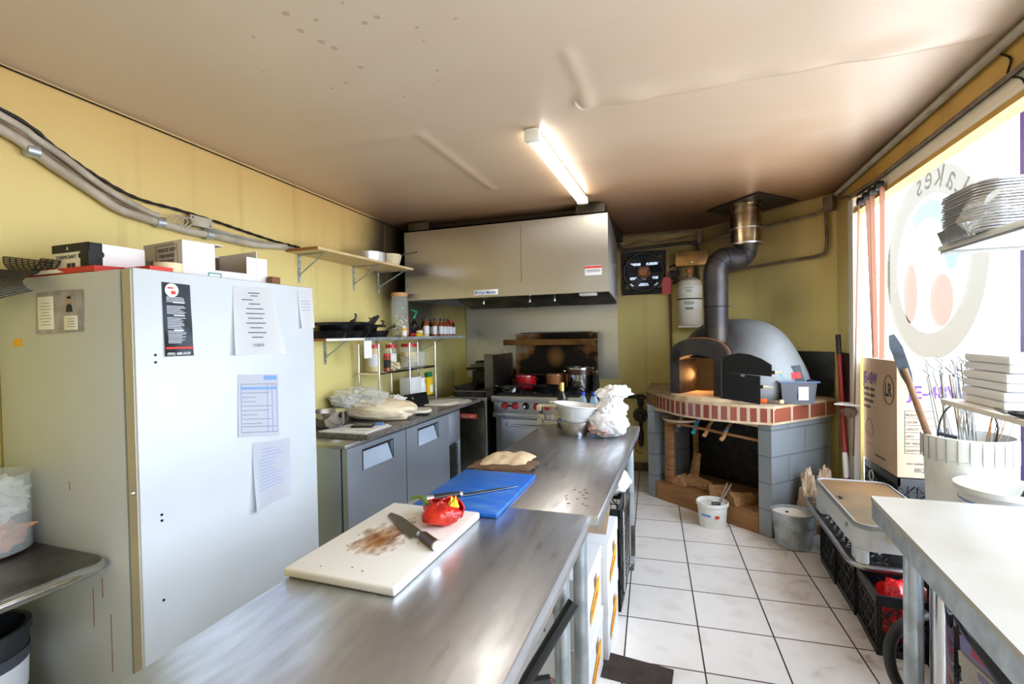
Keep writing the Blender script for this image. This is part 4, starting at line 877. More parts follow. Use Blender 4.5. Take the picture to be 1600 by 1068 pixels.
# ---------------------------------------------------------------- range
T = thing('cooking_range', 'six-burner steel range with red knobs under the hood', 'range', (-1.36, 4.95, 0))
F('body', (-1.825, -.90, 4.60, 5.35, .12, .93), 'steel'); F('front_rail', (-1.845, -.885, 4.52, 4.62, .872, .935), 'steel', .008); F('control_panel', (-1.832, -.895, 4.565, 4.60, .755, .872), 'steel')
F('lower_rail', (-1.84, -.89, 4.545, 4.60, .715, .76), 'steel', .006); dr = F('door', (-1.76, -.96, 4.565, 4.60, .22, .70), 'steel'); F('kick_panel', (-1.82, -.90, 4.60, 4.62, .12, .21), 'steel_dark')
for x in (-1.78, -.94):
    for y in (4.66, 5.28): obj('leg', MB().cyl((x, y, 0), (x, y, .12), .022), 'chrome', T, w=True)
for i, x in enumerate((-1.711, -1.602, -1.375, -1.266, -1.15, -1.04)):
    k = obj('knob', MB().lathe([(0, .038), (.022, .038), (.03, .026), (.036, .004), (.036, 0)], n=28).box((0, 0, .04), (.014, .05, .014), b=.003).xf(Matrix.Translation((x, 4.565, .832)) @ Matrix.Rotation(PI/2, 4, 'X')), 'red_knob', T, w=True)
obj('thermostat_dial', MB().lathe([(0, .03), (.022, .03), (.034, .012), (.036, 0)], n=28).xf(Matrix.Translation((-1.488, 4.565, .834)) @ Matrix.Rotation(PI/2, 4, 'X')), 'iron', T, w=True)
obj('dial_mark', MB().box((-1.495, 4.533, .83), (.016, .003, .022), b=.002), 'paper', T, w=True)
obj('knob_link', MB().box((-1.657, 4.56, .832), (.05, .01, .02)), 'iron', T, w=True)
obj('door_handle', MB().tube([(-1.68, 4.565, .665), (-1.68, 4.52, .65), (-1.66, 4.51, .645), (-1.08, 4.51, .645), (-1.06, 4.52, .65), (-1.06, 4.565, .665)], .011, 10), 'chrome', T, w=True)
for gx in (-1.67, -1.365, -1.06):
    mb = MB()
    for gy in (4.78, 5.12):
        for k in range(8):
            a = k*PI/4; mb.box((gx+.07*math.cos(a), gy+.07*math.sin(a), .948), (.11, .012, .018), rz=a)
        mb.bb(gx-.145, gx+.145, gy-.16, gy-.148, .935, .955).bb(gx-.145, gx+.145, gy+.148, gy+.16, .935, .955).bb(gx-.145, gx-.133, gy-.16, gy+.16, .935, .955).bb(gx+.133, gx+.145, gy-.16, gy+.16, .935, .955)
        mb.cyl((gx, gy, .932), (gx, gy, .945), .045)
    obj('burner_grate', mb, 'iron', T, w=True)
def _scorch():
    m, nt, N, L, P = node_mat('scorched_steel'); tc = N('ShaderNodeTexCoord'); n = N('ShaderNodeTexNoise'); n.inputs['Scale'].default_value = 3; n.inputs['Detail'].default_value = 6; L(tc.outputs['Object'], n.inputs[0])
    sx = N('ShaderNodeSeparateXYZ'); L(tc.outputs['Object'], sx.inputs[0])
    # burnt patch: strong in the middle and low, with a tan island
    ax = math_n(N, L, 'ABSOLUTE', math_n(N, L, 'ADD', sx.outputs[0], -.02)); k = math_n(N, L, 'MULTIPLY_ADD', ax, .85, -.36)
    zz = math_n(N, L, 'MULTIPLY_ADD', sx.outputs[2], .28, k); s = math_n(N, L, 'MULTIPLY_ADD', n.outputs['Fac'], .9, zz)
    c = ramp(N, L, s, [(.22, (16, 14, 14)), (.46, (34, 26, 20)), (.55, (134, 92, 52)), (.64, (150, 140, 126))]); 
    v = N('ShaderNodeVectorMath'); v.operation = 'DISTANCE'; L(tc.outputs['Object'], v.inputs[0]); v.inputs[1].default_value = (.0, -.0, .33)
    a = math_n(N, L, 'MULTIPLY_ADD', n.outputs['Fac'], .15, v.outputs['Value']); q = N('ShaderNodeMapRange'); L(a, q.inputs[0]); q.inputs[1].default_value = .2; q.inputs[2].default_value = .10; q.inputs[3].default_value = 0; q.inputs[4].default_value = .8
    c = mixc(N, L, q.outputs[0], c, (146, 104, 58)); L(c, P.inputs['Base Color']); P.inputs['Metallic'].default_value = .6; P.inputs['Roughness'].default_value = .45
_scorch()
mb = MB().box((0, 0, .30), (.96, .012, .60)); b_ = obj('back_guard', mb, 'scorched_steel', T); b_.matrix_basis = Matrix.Translation((-1.375+1.36, 5.36-4.95, .955))
b_.data.transform(Matrix.Identity(4))
obj('back_guard_riser', MB().bb(-1.855, -.895, 5.366, 5.42, .94, 1.555), 'steel_dark', T, w=True, smooth=False)
obj('high_shelf', MB().bb(-1.93, -.895, 5.14, 5.40, 1.475, 1.485).bb(-1.93, -.895, 5.135, 5.145, 1.425, 1.490), 'shelf_brown', T, w=True, smooth=False)
obj('flue_grille', MB().bb(-1.79, -.96, 5.35, 5.42, 1.556, 1.566), 'iron', T, w=True)
def pot(nm, lab, cat, loc, r, h, m, handle=None, lid=None, rim=None, inm=None):
    T = thing(nm, lab, cat, loc); obj('pot_body', MB().lathe([(0, 0), (r*.96, 0), (r, .01), (r, h), (r+.003, h), (r+.003, h-.006), (r-.003, h-.006), (r-.003, .006), (0, .005)], n=36), m, T)
    if rim: obj('rim', MB().tube([(r*math.cos(a*PI/18), r*math.sin(a*PI/18), h) for a in range(36)], .004, 6, closed=True), rim, T)
    return T
T = pot('cooking_pot', 'red enamelled pot on a back burner of the range', 'pot', (-1.66, 5.10, .957), .12, .135, 'red', rim='chrome')
for s in (-1, 1): obj('handle', MB().tube([(s*.118, -.03, .10), (s*.15, -.02, .10), (s*.15, .02, .10), (s*.118, .03, .10)], .006, 8), 'black_plastic', T)
T = pot('saucepan', 'scorched steel saucepan behind the black pan on the range', 'saucepan', (-1.31, 5.10, .957), .11, .155, 'copper', rim='chrome')
obj('handle', MB().tube([(-.11, 0, .13), (-.17, -.03, .15), (-.24, -.06, .155)], .007, 8), 'iron', T)
T = thing('frying_pan', 'black frying pan on a front burner of the range', 'frying pan', (-1.345, 4.80, .957))
obj('pan_body', MB().lathe([(0, 0), (.10, 0), (.135, .06), (.138, .06), (.105, -.002), (0, .004)], n=36), 'black_metal', T); obj('handle', MB().tube([(-.13, 0, .055), (-.2, -.01, .07), (-.3, -.03, .08)], .009, 8), 'black_plastic', T)
T = thing('skillet', 'shallow silver skillet on the burner beside the splash guard', 'skillet', (-1.715, 4.74, .957))
obj('pan_body', MB().lathe([(0, 0), (.09, 0), (.13, .05), (.134, .05), (.09, -.002), (0, .004)], n=36), 'mirror_steel', T); obj('handle', MB().tube([(-.13, 0, .048), (-.18, 0, .06), (-.24, -.01, .062)], .008, 8), 'chrome', T)
T = pot('stock_pot', 'tall steel stock pot with scorched rim on the range', 'stock pot', (-1.03, 5.0, .957), .145, .235, 'mirror_steel', rim='chrome')
obj('burnt_band', MB().lathe([(.1462, .165), (.1462, .22)], n=36), 'spice_dark', T)
for s in (-1, 1): obj('handle', MB().tube([(s*.145, -.04, .19), (s*.18, -.03, .19), (s*.18, .03, .19), (s*.145, .04, .19)], .006, 8), 'chrome', T)
T = thing('black_cloth', 'black cloth hanging beside the stock pot at the range side', 'cloth', (-.875, 4.95, .9))
obj('cloth', MB().blob((-.855, 4.95, .98), (.028, .10, .17), .4, 3, 3, 4), 'grime_shade_black', T, w=True)
# ---------------------------------------------------------------- hood and steel wall panel
one('steel_wall_panel', MB().bb(-2.58, -.70, 5.555, 5.568, 1.02, 2.4), 'steel_hood', 'stainless steel sheet covering the wall behind the range', 'wall panel', smooth=False)
T = thing('exhaust_hood', 'large stainless steel exhaust hood above the range', 'hood', (-1.55, 4.8, 1.87))
HX0, HX1, HY0, HY1, HZ0, HZ1 = -2.50, -.575, 4.02, 5.54, 1.89, 2.548
HXB = -.69
mb = MB().bb(HX0, HX1, HY0, HY0+.012, HZ0+.085, HZ1).bb(HX0, HX0+.01, HY0, HY1, HZ0, HZ1).prism([(HX1-.012, HY0+.012), (HX1, HY0+.012), (HXB, HY1-.02), (HXB-.012, HY1-.02)], HZ0+.085, HZ1).prism([(HX0, HY0), (HX1, HY0), (HXB, HY1), (HX0, HY1)], HZ1-.012, HZ1)
obj('canopy', mb, 'steel_hood', T, w=True, smooth=False)
obj('lip', MB().bb(HX0-.005, HX1+.004, HY0-.006, HY0+.01, HZ0, HZ0+.085).prism([(HX1-.008, HY0), (HX1+.004, HY0), (HXB+.004, HY1-.02), (HXB-.008, HY1-.02)], HZ0, HZ0+.085).bb(HX0, HX1, HY0, HY0+.05, HZ0, HZ0+.006), 'steel_hood', T, w=True, smooth=False)
mb = MB().ext([(HX0+.02, 4.25, HZ0+.30), (HX1-.02, 4.25, HZ0+.30), (HXB-.02, 5.5, HZ0-.02), (HX0+.02, 5.5, HZ0-.02)], (0, .01, .03)); obj('inner_baffle', mb, 'steel_dark', T, w=True, smooth=False)
mb = MB().ext([(HX0+.012, HY0+.012, HZ0+.09), (HX1-.012, HY0+.012, HZ0+.09), (HX1-.012, HY0+.1, HZ0+.12), (HX0+.012, HY0+.1, HZ0+.12)], (0, 0, .004)); obj('drip_channel', mb, 'steel_dark', T, w=True, smooth=False)
for x in (-1.83, -1.36, -1.12):
    n_ = obj('nozzle', MB().cyl((x, 4.35, HZ0+.25), (x, 4.35, HZ0-.02), .008, n=8).lathe([(0, -.045), (.014, -.04), (.014, -.01), (0, -.01)], c=(x, 4.35, HZ0), n=12), 'chrome', T, w=True)
obj('hood_light', MB().bb(-.86, -.72, 4.2, 4.32, HZ0-.01, HZ0+.02, b=.004), 'lamp_body', T, w=True)
obj('name_plate', MB().box((-1.665, HY0-.009, 1.932), (.235, .004, .048), b=.002), 'paper', T, w=True); text('Vent Master', .040, 'print_blue', T, (-1.735, HY0-.0125, 1.918), (1, 0, 0), (0, 0, 1), sx=.85, bold=.0008)
obj('name_plate_mark', MB().box((-1.758, HY0-.012, 1.932), (.026, .002, .022)), 'print_blue', T, w=True)
obj('warning_sticker', MB().box((-.70, HY0-.001, 2.07), (.14, .002, .08)), 'paper_grey', T, w=True); obj('warning_band', MB().box((-.70, HY0-.003, 2.097), (.14, .002, .018)), 'print_red', T, w=True)
obj('warning_text', MB().box((-.70, HY0-.003, 2.072), (.12, .002, .005)).box((-.70, HY0-.003, 2.06), (.11, .002, .004)), 'print_dark', T, w=True)
obj('seam', MB().box((-1.33, HY0-.001, 2.25), (.003, .002, .5)), 'steel_dark', T, w=True)
T = thing('duct_housing', 'dark duct housing between the hood and the ceiling', 'duct', (-1.5, 4.5, 2.55))
obj('housing', MB().bb(-2.42, -.62, 4.15, 5.5, 2.549, 2.618), 'soot_plate', T, w=True, smooth=False)
for x0, x1 in ((-2.46, -2.24), (-.84, -.60)): obj('hanger_box', MB().bb(x0, x1, 4.03, 4.2, 2.549, 2.62), 'steel_dark', T, w=True, smooth=False)
# ---------------------------------------------------------------- back wall services
T = thing('wall_fan', 'round black exhaust fan in a dark square plate on the yellow wall', 'fan', (-.405, 5.54, 2.2))
mb = MB()
for a in ((-.64, -.17, 1.965, 2.03), (-.64, -.17, 2.385, 2.44), (-.64, -.60, 2.03, 2.385), (-.21, -.17, 2.03, 2.385)): mb.bb(a[0], a[1], 5.53, 5.56, a[2], a[3])
obj('mounting_plate', mb, 'iron', T, w=True, smooth=False)
RY90 = Matrix.Rotation(PI/2, 4, 'X')
obj('shroud', MB().lathe([(.195, -.02), (.222, -.02), (.225, .02), (.215, .045), (.2, .045), (.195, -.02)], n=48).xf(Matrix.Translation((-.405, 5.53, 2.207)) @ RY90), 'fan_dark', T, w=True)
obj('louvre_back', MB().lathe([(0, 0), (.2, 0), (.2, .004), (0, .004)], n=40).xf(Matrix.Translation((-.405, 5.558, 2.207)) @ RY90), 'fan_dark', T, w=True)
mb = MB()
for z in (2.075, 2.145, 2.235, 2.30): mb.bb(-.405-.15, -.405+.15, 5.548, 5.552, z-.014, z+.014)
obj('louvre_daylight', mb, 'sky_bright', T, w=True, smooth=False)  # glowing strips stand in for daylight through the louvre gaps
mb = MB()
for r in (.05, .08, .11, .14, .17, .195): mb.tube([(-.405+r*math.cos(a*PI/24), 5.488, 2.207+r*math.sin(a*PI/24)) for a in range(48)], .0022, 5, closed=True)
for k in range(8):
    a = k*PI/4+.2; mb.tube([(-.405+.04*math.cos(a), 5.486, 2.207+.04*math.sin(a)), (-.405+.21*math.cos(a), 5.492, 2.207+.21*math.sin(a))], .003, 5)
obj('guard_grille', mb, 'black_metal', T, w=True)
obj('hub', MB().lathe([(0, .03), (.06, .03), (.072, .01), (.072, 0)], n=32).xf(Matrix.Translation((-.405, 5.53, 2.207)) @ RY90), 'copper', T, w=True)
mb = MB()
for k in range(5):
    a = k*2*PI/5+.3; c = Vector((-.405, 5.535, 2.207)); d = Vector((math.cos(a), 0, math.sin(a))); e = Vector((-math.sin(a), .35, math.cos(a)))
    mb.ext([c+d*.06-e*.02, c+d*.18-e*.05, c+d*.18+e*.05, c+d*.06+e*.03], (0, .003, 0))
obj('blade', mb, 'fan_dark', T, w=True, smooth=False)
one('gas_pipe', MB().tube(smoothpath([(-.70, 5.50, 2.60), (-.66, 5.51, 2.52), (-.63, 5.51, 2.47), (-.55, 5.51, 2.465), (-.2, 5.51, 2.48), (.10, 5.51, 2.49), (.145, 5.51, 2.48), (.148, 5.51, 2.42), (.148, 5.52, 2.30), (.148, 5.52, 2.12)], 3), .017, 10), 'pipe_black', 'black gas pipe bending down above the orange-brown box', 'pipe')
one('conduit', MB().tube([(-.70, 5.535, 2.615), (.16, 5.535, 2.615)], .011, 8), 'pipe_brown', 'straight thin conduit under the ceiling above the wall fan', 'conduit')
one('conduit', MB().tube(smoothpath([(-.62, 5.54, 2.50), (-.42, 5.54, 2.55), (-.25, 5.54, 2.53), (-.05, 5.54, 2.545), (.17, 5.535, 2.57)], 4), .008, 8), 'pipe_brown', 'wavy brown cable between fan and ceiling on the back wall', 'cable')
T = thing('junction_box', 'dark upright junction box at the bend of the back wall', 'junction box', (.17, 5.53, 2.45)); obj('housing', MB().box((.17, 5.54, 2.54), (.05, .05, .17), b=.005), 'pipe_brown', T, w=True); obj('outlet', MB().cyl((.17, 5.54, 2.44), (.17, 5.54, 2.0), .011), 'pipe_brown', T, w=True)
one('conduit', MB().tube([(-.135, 5.54, 2.10), (-.125, 5.54, .95)], .012, 8), 'pipe_brown', 'vertical thin conduit behind the white suppression tank, down to the oven', 'conduit')
T = thing('suppression_box', 'orange-brown metal box above the white tank on the wall', 'control box', (.09, 5.42, 2.22))
obj('housing', MB().bb(-.07, .245, 5.40, 5.56, 2.235, 2.385, b=.006), 'gold_box', T, w=True)
obj('hinge_line', MB().bb(.135, .138, 5.396, 5.40, 2.24, 2.38), 'pipe_brown', T, w=True); text('ANSUL', .038, 'print_dark', T, (-.055, 5.398, 2.335), (1, 0, 0), (0, 0, 1))
mb = MB()
for i in range(4): mb.bb(.15, .235, 5.397, 5.4, 2.34-.022*i, 2.344-.022*i)
obj('printed_line', mb, 'print_dark', T, w=True, smooth=False); obj('latch', MB().lathe([(0, .015), (.012, .012), (.014, 0)], n=14).xf(Matrix.Translation((.10, 5.40, 2.27)) @ RY90), 'chrome', T, w=True)
T = thing('suppression_tank', 'white fire suppression tank with printed labels on the back wall', 'tank', (.06, 5.43, 1.60))
obj('tank_body', MB().lathe([(0, .01), (.11, .01), (.125, .04), (.125, .42), (.11, .475), (.07, .505), (.035, .515), (0, .515)], c=(.065, 5.43, 1.6), n=40), 'tank_white', T, w=True)
obj('valve', MB().lathe([(0, .515), (.03, .515), (.03, .54), (.02, .545), (.02, .56), (.038, .565), (.038, .60), (.02, .61), (0, .61)], c=(.065, 5.43, 1.6), n=20), 'copper', T, w=True)
obj('base_shelf', MB().bb(-.05, .19, 5.33, 5.56, 1.585, 1.608, b=.004), 'tank_white', T, w=True)
obj('label', MB().lathe([(.1262, .19), (.1262, .27)], c=(.065, 5.43, 1.6), n=40).lathe([(.1262, .33), (.1262, .42)], c=(.065, 5.43, 1.6), n=40), 'white_label', T, w=True)
obj('strap', MB().lathe([(.127, .278), (.128, .278), (.128, .29), (.127, .29)], c=(.065, 5.43, 1.6), n=40), 'iron', T, w=True)
mb = MB()
for z, w_ in ((1.995, .08), (1.97, .05), (1.955, .05), (1.85, .09), (1.838, .1), (1.826, .09), (1.79, .07), (1.782, .08), (1.774, .07)): mb.bb(.06-w_/2, .06+w_/2, 5.3005, 5.3025, z, z+.005)
obj('printed_line', mb, 'print_dark', T, w=True, smooth=False)
one('red_tag', MB().box((-.165, 5.50, 2.045), (.095, .004, .185), b=0).tube([(-.17, 5.50, 2.13), (-.165, 5.50, 2.22)], .004, 6), 'pink_tag', 'pinkish red paper tag hanging right of the wall fan', 'tag', smooth=False)
T = thing('pull_station', 'small dark release device between the wall fan and the white tank', 'device', (-.10, 5.5, 2.1))
obj('housing', MB().box((-.09, 5.52, 2.16), (.08, .06, .09), b=.01), 'iron', T, w=True); obj('cable', MB().tube(smoothpath([(-.14, 5.52, 2.24), (-.08, 5.5, 2.26), (-.04, 5.5, 2.16), (-.1, 5.5, 2.06), (-.03, 5.5, 2.1)], 5), .008, 6), 'iron', T, w=True)
T = thing('gas_valve', 'black gas pipe and round regulator low on the yellow wall', 'gas pipe', (-.46, 5.5, .2))
obj('pipe', MB().tube([(-.78, 5.50, .83), (-.30, 5.50, .83)], .018, 10).tube([(-.46, 5.50, .83), (-.46, 5.50, .28)], .018, 10).tube([(-.63, 5.5, .83), (-.63, 5.5, .9)], .014, 8), 'pipe_black', T, w=True)
obj('tee', MB().cyl((-.46, 5.50, .80), (-.46, 5.50, .74), .03).cyl((-.50, 5.50, .83), (-.42, 5.50, .83), .028).cyl((-.46, 5.50, .45), (-.46, 5.50, .30), .028), 'pipe_black', T, w=True)
obj('regulator', MB().lathe([(0, .09), (.03, .09), (.045, .06), (.075, .05), (.08, .03), (.075, .01), (.03, 0), (.03, -.03)], n=28).xf(Matrix.Translation((-.46, 5.52, .63)) @ RY90), 'pipe_black', T, w=True)
obj('handle', MB().tube([(-.46, 5.47, .36), (-.50, 5.44, .34), (-.52, 5.44, .27), (-.48, 5.44, .22), (-.44, 5.46, .22)], .006, 6), 'red', T, w=True)
# conduits on the corner wall and window beam
def DP(a, z, off=.04):  # a = X on the diagonal wall
    return (a-off*.707, 5.76-a-off*.707, z)
one('conduit', MB().tube(smoothpath([DP(.2, 2.47), DP(.32, 2.49), DP(.45, 2.50)], 4)+[Vector(DP(.68, 2.495)), Vector(DP(1.08, 2.505)), Vector(DP(1.13, 2.53)), Vector(DP(1.155, 2.6))], .013, 8), 'pipe_brown', 'upper brownish conduit running behind the flue to the window corner', 'conduit')
one('conduit', MB().tube(smoothpath([DP(1.13, 2.62), DP(1.14, 2.35), DP(1.135, 2.19), DP(1.09, 2.155), DP(.95, 2.15), DP(.62, 2.14), DP(.4, 2.13)], 4), .014, 8), 'pipe_brown', 'conduit dropping in the corner then running behind the flue elbow', 'conduit')
one('conduit', MB().tube([(1.155, 4.50, 2.615), (1.155, -2.5, 2.615)], .018, 8), 'pipe_grey', 'long conduit in the corner of ceiling and window beam', 'conduit')
one('conduit', MB().tube([(1.145, 4.5, 2.575), (1.165, 4.2, 2.52), (1.165, 3.7, 2.49), (1.165, -2.5, 2.487)], .010, 8), 'pipe_brown', 'thin conduit along the lower edge of the yellow window beam', 'conduit')
one('junction_box', MB().box((1.13, 4.555, 2.56), (.06, .06, .12), rz=-PI/4, b=.006), 'pipe_brown', 'small brown junction box in the ceiling corner beside the window', 'junction box')
one('ceiling_wire', MB().tube(smoothpath([(1.172, 2.42, 2.60), (1.172, 2.36, 2.55), (1.172, 2.38, 2.50), (1.172, 2.30, 2.45), (1.172, 2.27, 2.40)], 4), .004, 6), 'iron', 'thin dark wire dangling over the yellow window beam', 'wire')
# ---------------------------------------------------------------- masonry stand
S0 = Vector((-.33, 4.73, 0)); S1 = Vector((.602, 3.993, 0)); CHD = (S1-S0).normalized()
T = thing('oven_stand', 'grey block masonry stand with a curved brick band in the corner', 'oven stand', (.3, 4.6, 0))
NB = Vector((CHD.y, -CHD.x, 0)); NB = NB if NB.y < 0 else -NB
uv_panel('pillar', S0, CHD, Z_, .085, .865, .5, 'block_wall', T)
uv_panel('left_wall', S0+Y_*.78, -Y_, Z_, .78, .865, .10, 'block_wall', T)
uv_panel('pillar', S1-CHD*.10, CHD, Z_, .10, .865, .10, 'block_wall', T, u0=.1)
uv_panel('right_wall', S1, (.70, .72, 0), Z_, .72, .865, .10, 'block_wall', T)
obj('lintel', MB().ext([S0+CHD*.08+Z_*.815, S1-CHD*.1+Z_*.815, S1-CHD*.1+Z_*.866, S0+CHD*.08+Z_*.866], -NB*.1), 'slab', T, w=True, smooth=False)
arcp = [(-.345, 4.83), (-.30, 4.72), (-.235, 4.56), (-.165, 4.42), (-.09, 4.30), (0, 4.20), (.10, 4.125), (.21, 4.07), (.33, 4.03), (.46, 4.0), (.615, 3.978)]
backp = [(1.15, 4.54), (.17, 5.53), (-.345, 5.53)]
obj('slab', MB().prism(arcp+backp, .845, .862), 'slab', T, w=True, smooth=False)
def band(nm, pts, z0, z1, t, m, ccx):
    me = bpy.data.meshes.new(nm); vs = []; fs = []; us = []; s = 0; L_ = []
    for i, p in enumerate(pts):
        if i: s += (Vector(p)-Vector(pts[i-1])).length
        L_.append(s)
    for p in pts: vs += [Vector((*p, z0)), Vector((*p, z1))]
    for i, p in enumerate(pts):
        q = Vector(p); d = (Vector(ccx)-q).normalized()*t; vs += [Vector((*(q+d), z0)), Vector((*(q+d), z1))]
    n = len(pts); inv = T.matrix_basis.inverted(); me0 = []
    for i in range(n-1):
        fs += [(2*i, 2*i+2, 2*i+3, 2*i+1), (2*n+2*i, 2*n+2*i+1, 2*n+2*i+3, 2*n+2*i+2), (2*i+1, 2*i+3, 2*n+2*i+3, 2*n+2*i+1), (2*i, 2*n+2*i, 2*n+2*i+2, 2*i+2)]
    fs += [(0, 1, 2*n+1, 2*n), (2*n-2, 4*n-2, 4*n-1, 2*n-1)]
    me.from_pydata([inv @ v for v in vs], [], fs); uv = me.uv_layers.new(name='uv')
    for p in me.polygons:
        for li in p.loop_indices:
            vi = me.loops[li].vertex_index; k = (vi % (2*n))//2; uv.data[li].uv = (L_[k], .02 + (.1 if vi % 2 else 0) + (.05 if vi >= 2*n else 0))
    me.materials.append(MATS[m]); o = bpy.data.objects.new(nm, me); C.collection.objects.link(o); o.parent = T; return o
band('brick_band', arcp, .862, .965, .10, 'brick_soldier', (.5, 5.0)); band('brick_band', [arcp[-1], (.88, 4.25), (1.15, 4.54)], .862, .965, .10, 'brick_stretch', (.5, 5.0))
band('brick_band', [(-.345, 5.53), (-.345, 4.83)], .862, .965, .10, 'brick_soldier', (.5, 5.0))
obj('top_slab', MB().prism([(x+.008, y+.008) for x, y in arcp]+backp, .955, .985), 'slab', T, w=True, smooth=False)
obj('kick_beam', MB().ext([Vector((-.255, 4.67, 0)), Vector((.52, 4.058, 0)), Vector((.52, 4.058, .155)), Vector((-.255, 4.67, .155))], -NB*.10), 'beam_wood', T, w=True, smooth=False)
obj('kick_beam', MB().ext([Vector((-.24, 4.80, .02)), Vector((.54, 4.18, .02)), Vector((.54, 4.18, .15)), Vector((-.24, 4.80, .15))], -NB*.45), 'beam_wood', T, w=True, smooth=False)
obj('wood_post', MB().box((-.13, 4.66, .44), (.085, .04, .56), rz=-.67, b=.003), 'wood', T, w=True); obj('wood_post', MB().box((.10, 5.0, .44), (.05, .05, .6), b=.003), 'wood', T, w=True)
obj('hanging_rail', MB().tube([(-.14, 4.58, .735), (.56, 4.09, .70)], .012, 8), 'wood', T, w=True)
obj('back_shade_panel', MB().ext([(-.23, 5.35, .01), (.75, 4.75, .01), (.75, 4.75, .84), (-.23, 5.35, .84)], (.01, .02, 0)), 'grime_shade_black', T, w=True, smooth=False)  # dark sheet added across the open back, stands in for deep shade
obj('under_shade_panel', MB().prism([(-.22, 4.75), (.50, 4.17), (.80, 4.6), (-.20, 5.3)], .80, .815), 'grime_shade_black', T, w=True, smooth=False)  # dark sheet added under the slab, shade put into its colour
# ---------------------------------------------------------------- pizza oven
T = thing('pizza_oven', 'grey domed wood-fired pizza oven with black open doors', 'oven', (.44, 4.70, .985))
DC = Vector((.425, 4.705, .985)); RZ45 = Matrix.Rotation(-PI/4, 4, 'Z')
prof = []
for i in range(25):
    t_ = i/24; z = .665*math.sin(t_*PI/2)
    r = math.cos(t_*PI/2)**.70; r *= (1+.055*math.exp(-((z-.16)/.16)**2)) * (.945+.055*min(1, z/.12))
    prof.append((r, z))
prof[-1] = (0, .665)
AX = Vector((.886, -.464, 0)); AN = Vector((-.464, -.886, 0)); A0 = Vector((-.115, 4.44, .985))   # arch face: origin lower left
AW = .50
mb = MB().lathe(prof, n=144, sx=.60, sy=.425).xf(Matrix.Translation(DC) @ RZ45)
kill = []
for f_ in mb.bm.faces:
    q = f_.calc_center_median()-A0
    if .075 < q.dot(AX) < AW-.105 and q.z < .345 and q.dot(AN) > -.45: kill.append(f_)
bmesh.ops.delete(mb.bm, geom=kill, context='FACES')
obj('dome', mb, 'dome_sooty', T, w=True, ang=60)
def archshape(x0, x1, zs, zt, n=14):
    c = (x0+x1)/2; hw = (x1-x0)/2
    return [(x0, 0)]+[(c-hw*math.cos(PI*i/n), zs+(zt-zs)*math.sin(PI*i/n)**.8) for i in range(n+1)]+[(x1, 0)]
def arch_frame(x0, x1, zs, zt, ix0, ix1, izs, izt, d0, d1, m, nm, base=.0):
    o = archshape(x0, x1, zs, zt); i_ = archshape(ix0, ix1, izs, izt); n = len(o); mb = MB()
    V = lambda p, d: A0+AX*p[0]+Z_*(p[1]+base)+AN*d
    R_ = [[mb.bm.verts.new(V(p, d)) for p in L] for L, d in ((o, d0), (i_, d0), (i_, d1), (o, d1))]
    for k in range(n-1):
        for a in range(4):
            A_, B_ = R_[a], R_[(a+1) % 4]; mb.bm.faces.new((A_[k], A_[k+1], B_[k+1], B_[k]))
    for k in (0, n-1): mb.bm.faces.new([R_[a][k] for a in range(4)])
    return obj(nm, mb, m, T, w=True)
arch_frame(0, AW, .345, .505, .085, AW-.115, .31, .365, 0, -.32, 'slate_black', 'arch')
arch_frame(-.004, AW+.004, .347, .512, .02, AW-.02, .335, .49, -.045, -.06, 'copper', 'arch_trim')
ob_ = obj('voussoir', MB().box(A0+AX*.055+Z_*.35+AN*.004, (.05, .01, .10), M=Matrix((AX, -AN, Z_)).transposed().to_4x4() @ Matrix.Rotation(.45, 4, 'Y')), 'iron', T, w=True)
# dark throat, firebrick lit by an added lamp inside
obj('throat_panel', MB().ext([A0+AX*.083-AN*.0, A0+AX*.083+AN*-.30, A0+AX*.083+AN*-.30+Z_*.36, A0+AX*.083+Z_*.33], AX*.004), 'grime_shade_black', T, w=True, smooth=False)
obj('firebrick_lining', MB().ext([A0+AX*.20+AN*-.42, A0+AX*.42+AN*-.42, A0+AX*.42+AN*-.42+Z_*.38, A0+AX*.20+AN*-.42+Z_*.38], AN*-.01), 'firebrick', T, w=True, smooth=False)
hp = [Vector((-.11, 4.50)), Vector((-.115, 4.40)), Vector((-.07, 4.30)), Vector((.02, 4.205)), Vector((.13, 4.15)), Vector((.25, 4.125)), Vector((.40, 4.11)), Vector((.50, 4.2)), Vector((.4, 4.6)), Vector((.0, 4.7))]
obj('hearth', MB().prism([tuple(p) for p in hp], .0, .028).xf(Matrix.Translation((0, 0, .985))), 'slab', T, w=True, smooth=False)
obj('hinge_post', MB().bb(.272, .284, 4.13, 4.15, 1.012, 1.33), 'iron', T, w=True)
H0 = Vector((.278, 4.155, 0)); HD = Vector((.60, 4.0, 0))-H0; HD.normalize(); HN = Vector((HD.y, -HD.x, 0))*.016
def door(nm, pts, extra):
    o = obj(nm, MB().ext([H0+HD*a+Z_*z for a, z in pts], HN), 'black_metal', T, w=True, smooth=False)
    for k in extra:
        hh = obj('handle', MB().tube([H0+HD*(k[0]-.01)+Z_*k[1]+HN*.5, H0+HD*(k[0]+.025)+Z_*k[1]+HN*.5], .013, 8), 'iron', o, w=False); hh.matrix_basis = Matrix.Translation(-Vector(T.location))
        hh = obj('handle_tip', MB().tube([H0+HD*(k[0]+.025)+Z_*k[1]+HN*.5, H0+HD*(k[0]+.055)+Z_*(k[1]+.002)+HN*.5, H0+HD*(k[0]+.09)+Z_*(k[1]-.001)+HN*.5], [.012, .007, .003], 8), 'cream', o); hh.matrix_basis = Matrix.Translation(-Vector(T.location))
    return o
door('door', [(0, 1.225), (.37, 1.205), (.37, 1.29), (.30, 1.335), (.22, 1.365), (.14, 1.375), (.07, 1.36), (0, 1.325)], [(.37, 1.235)])
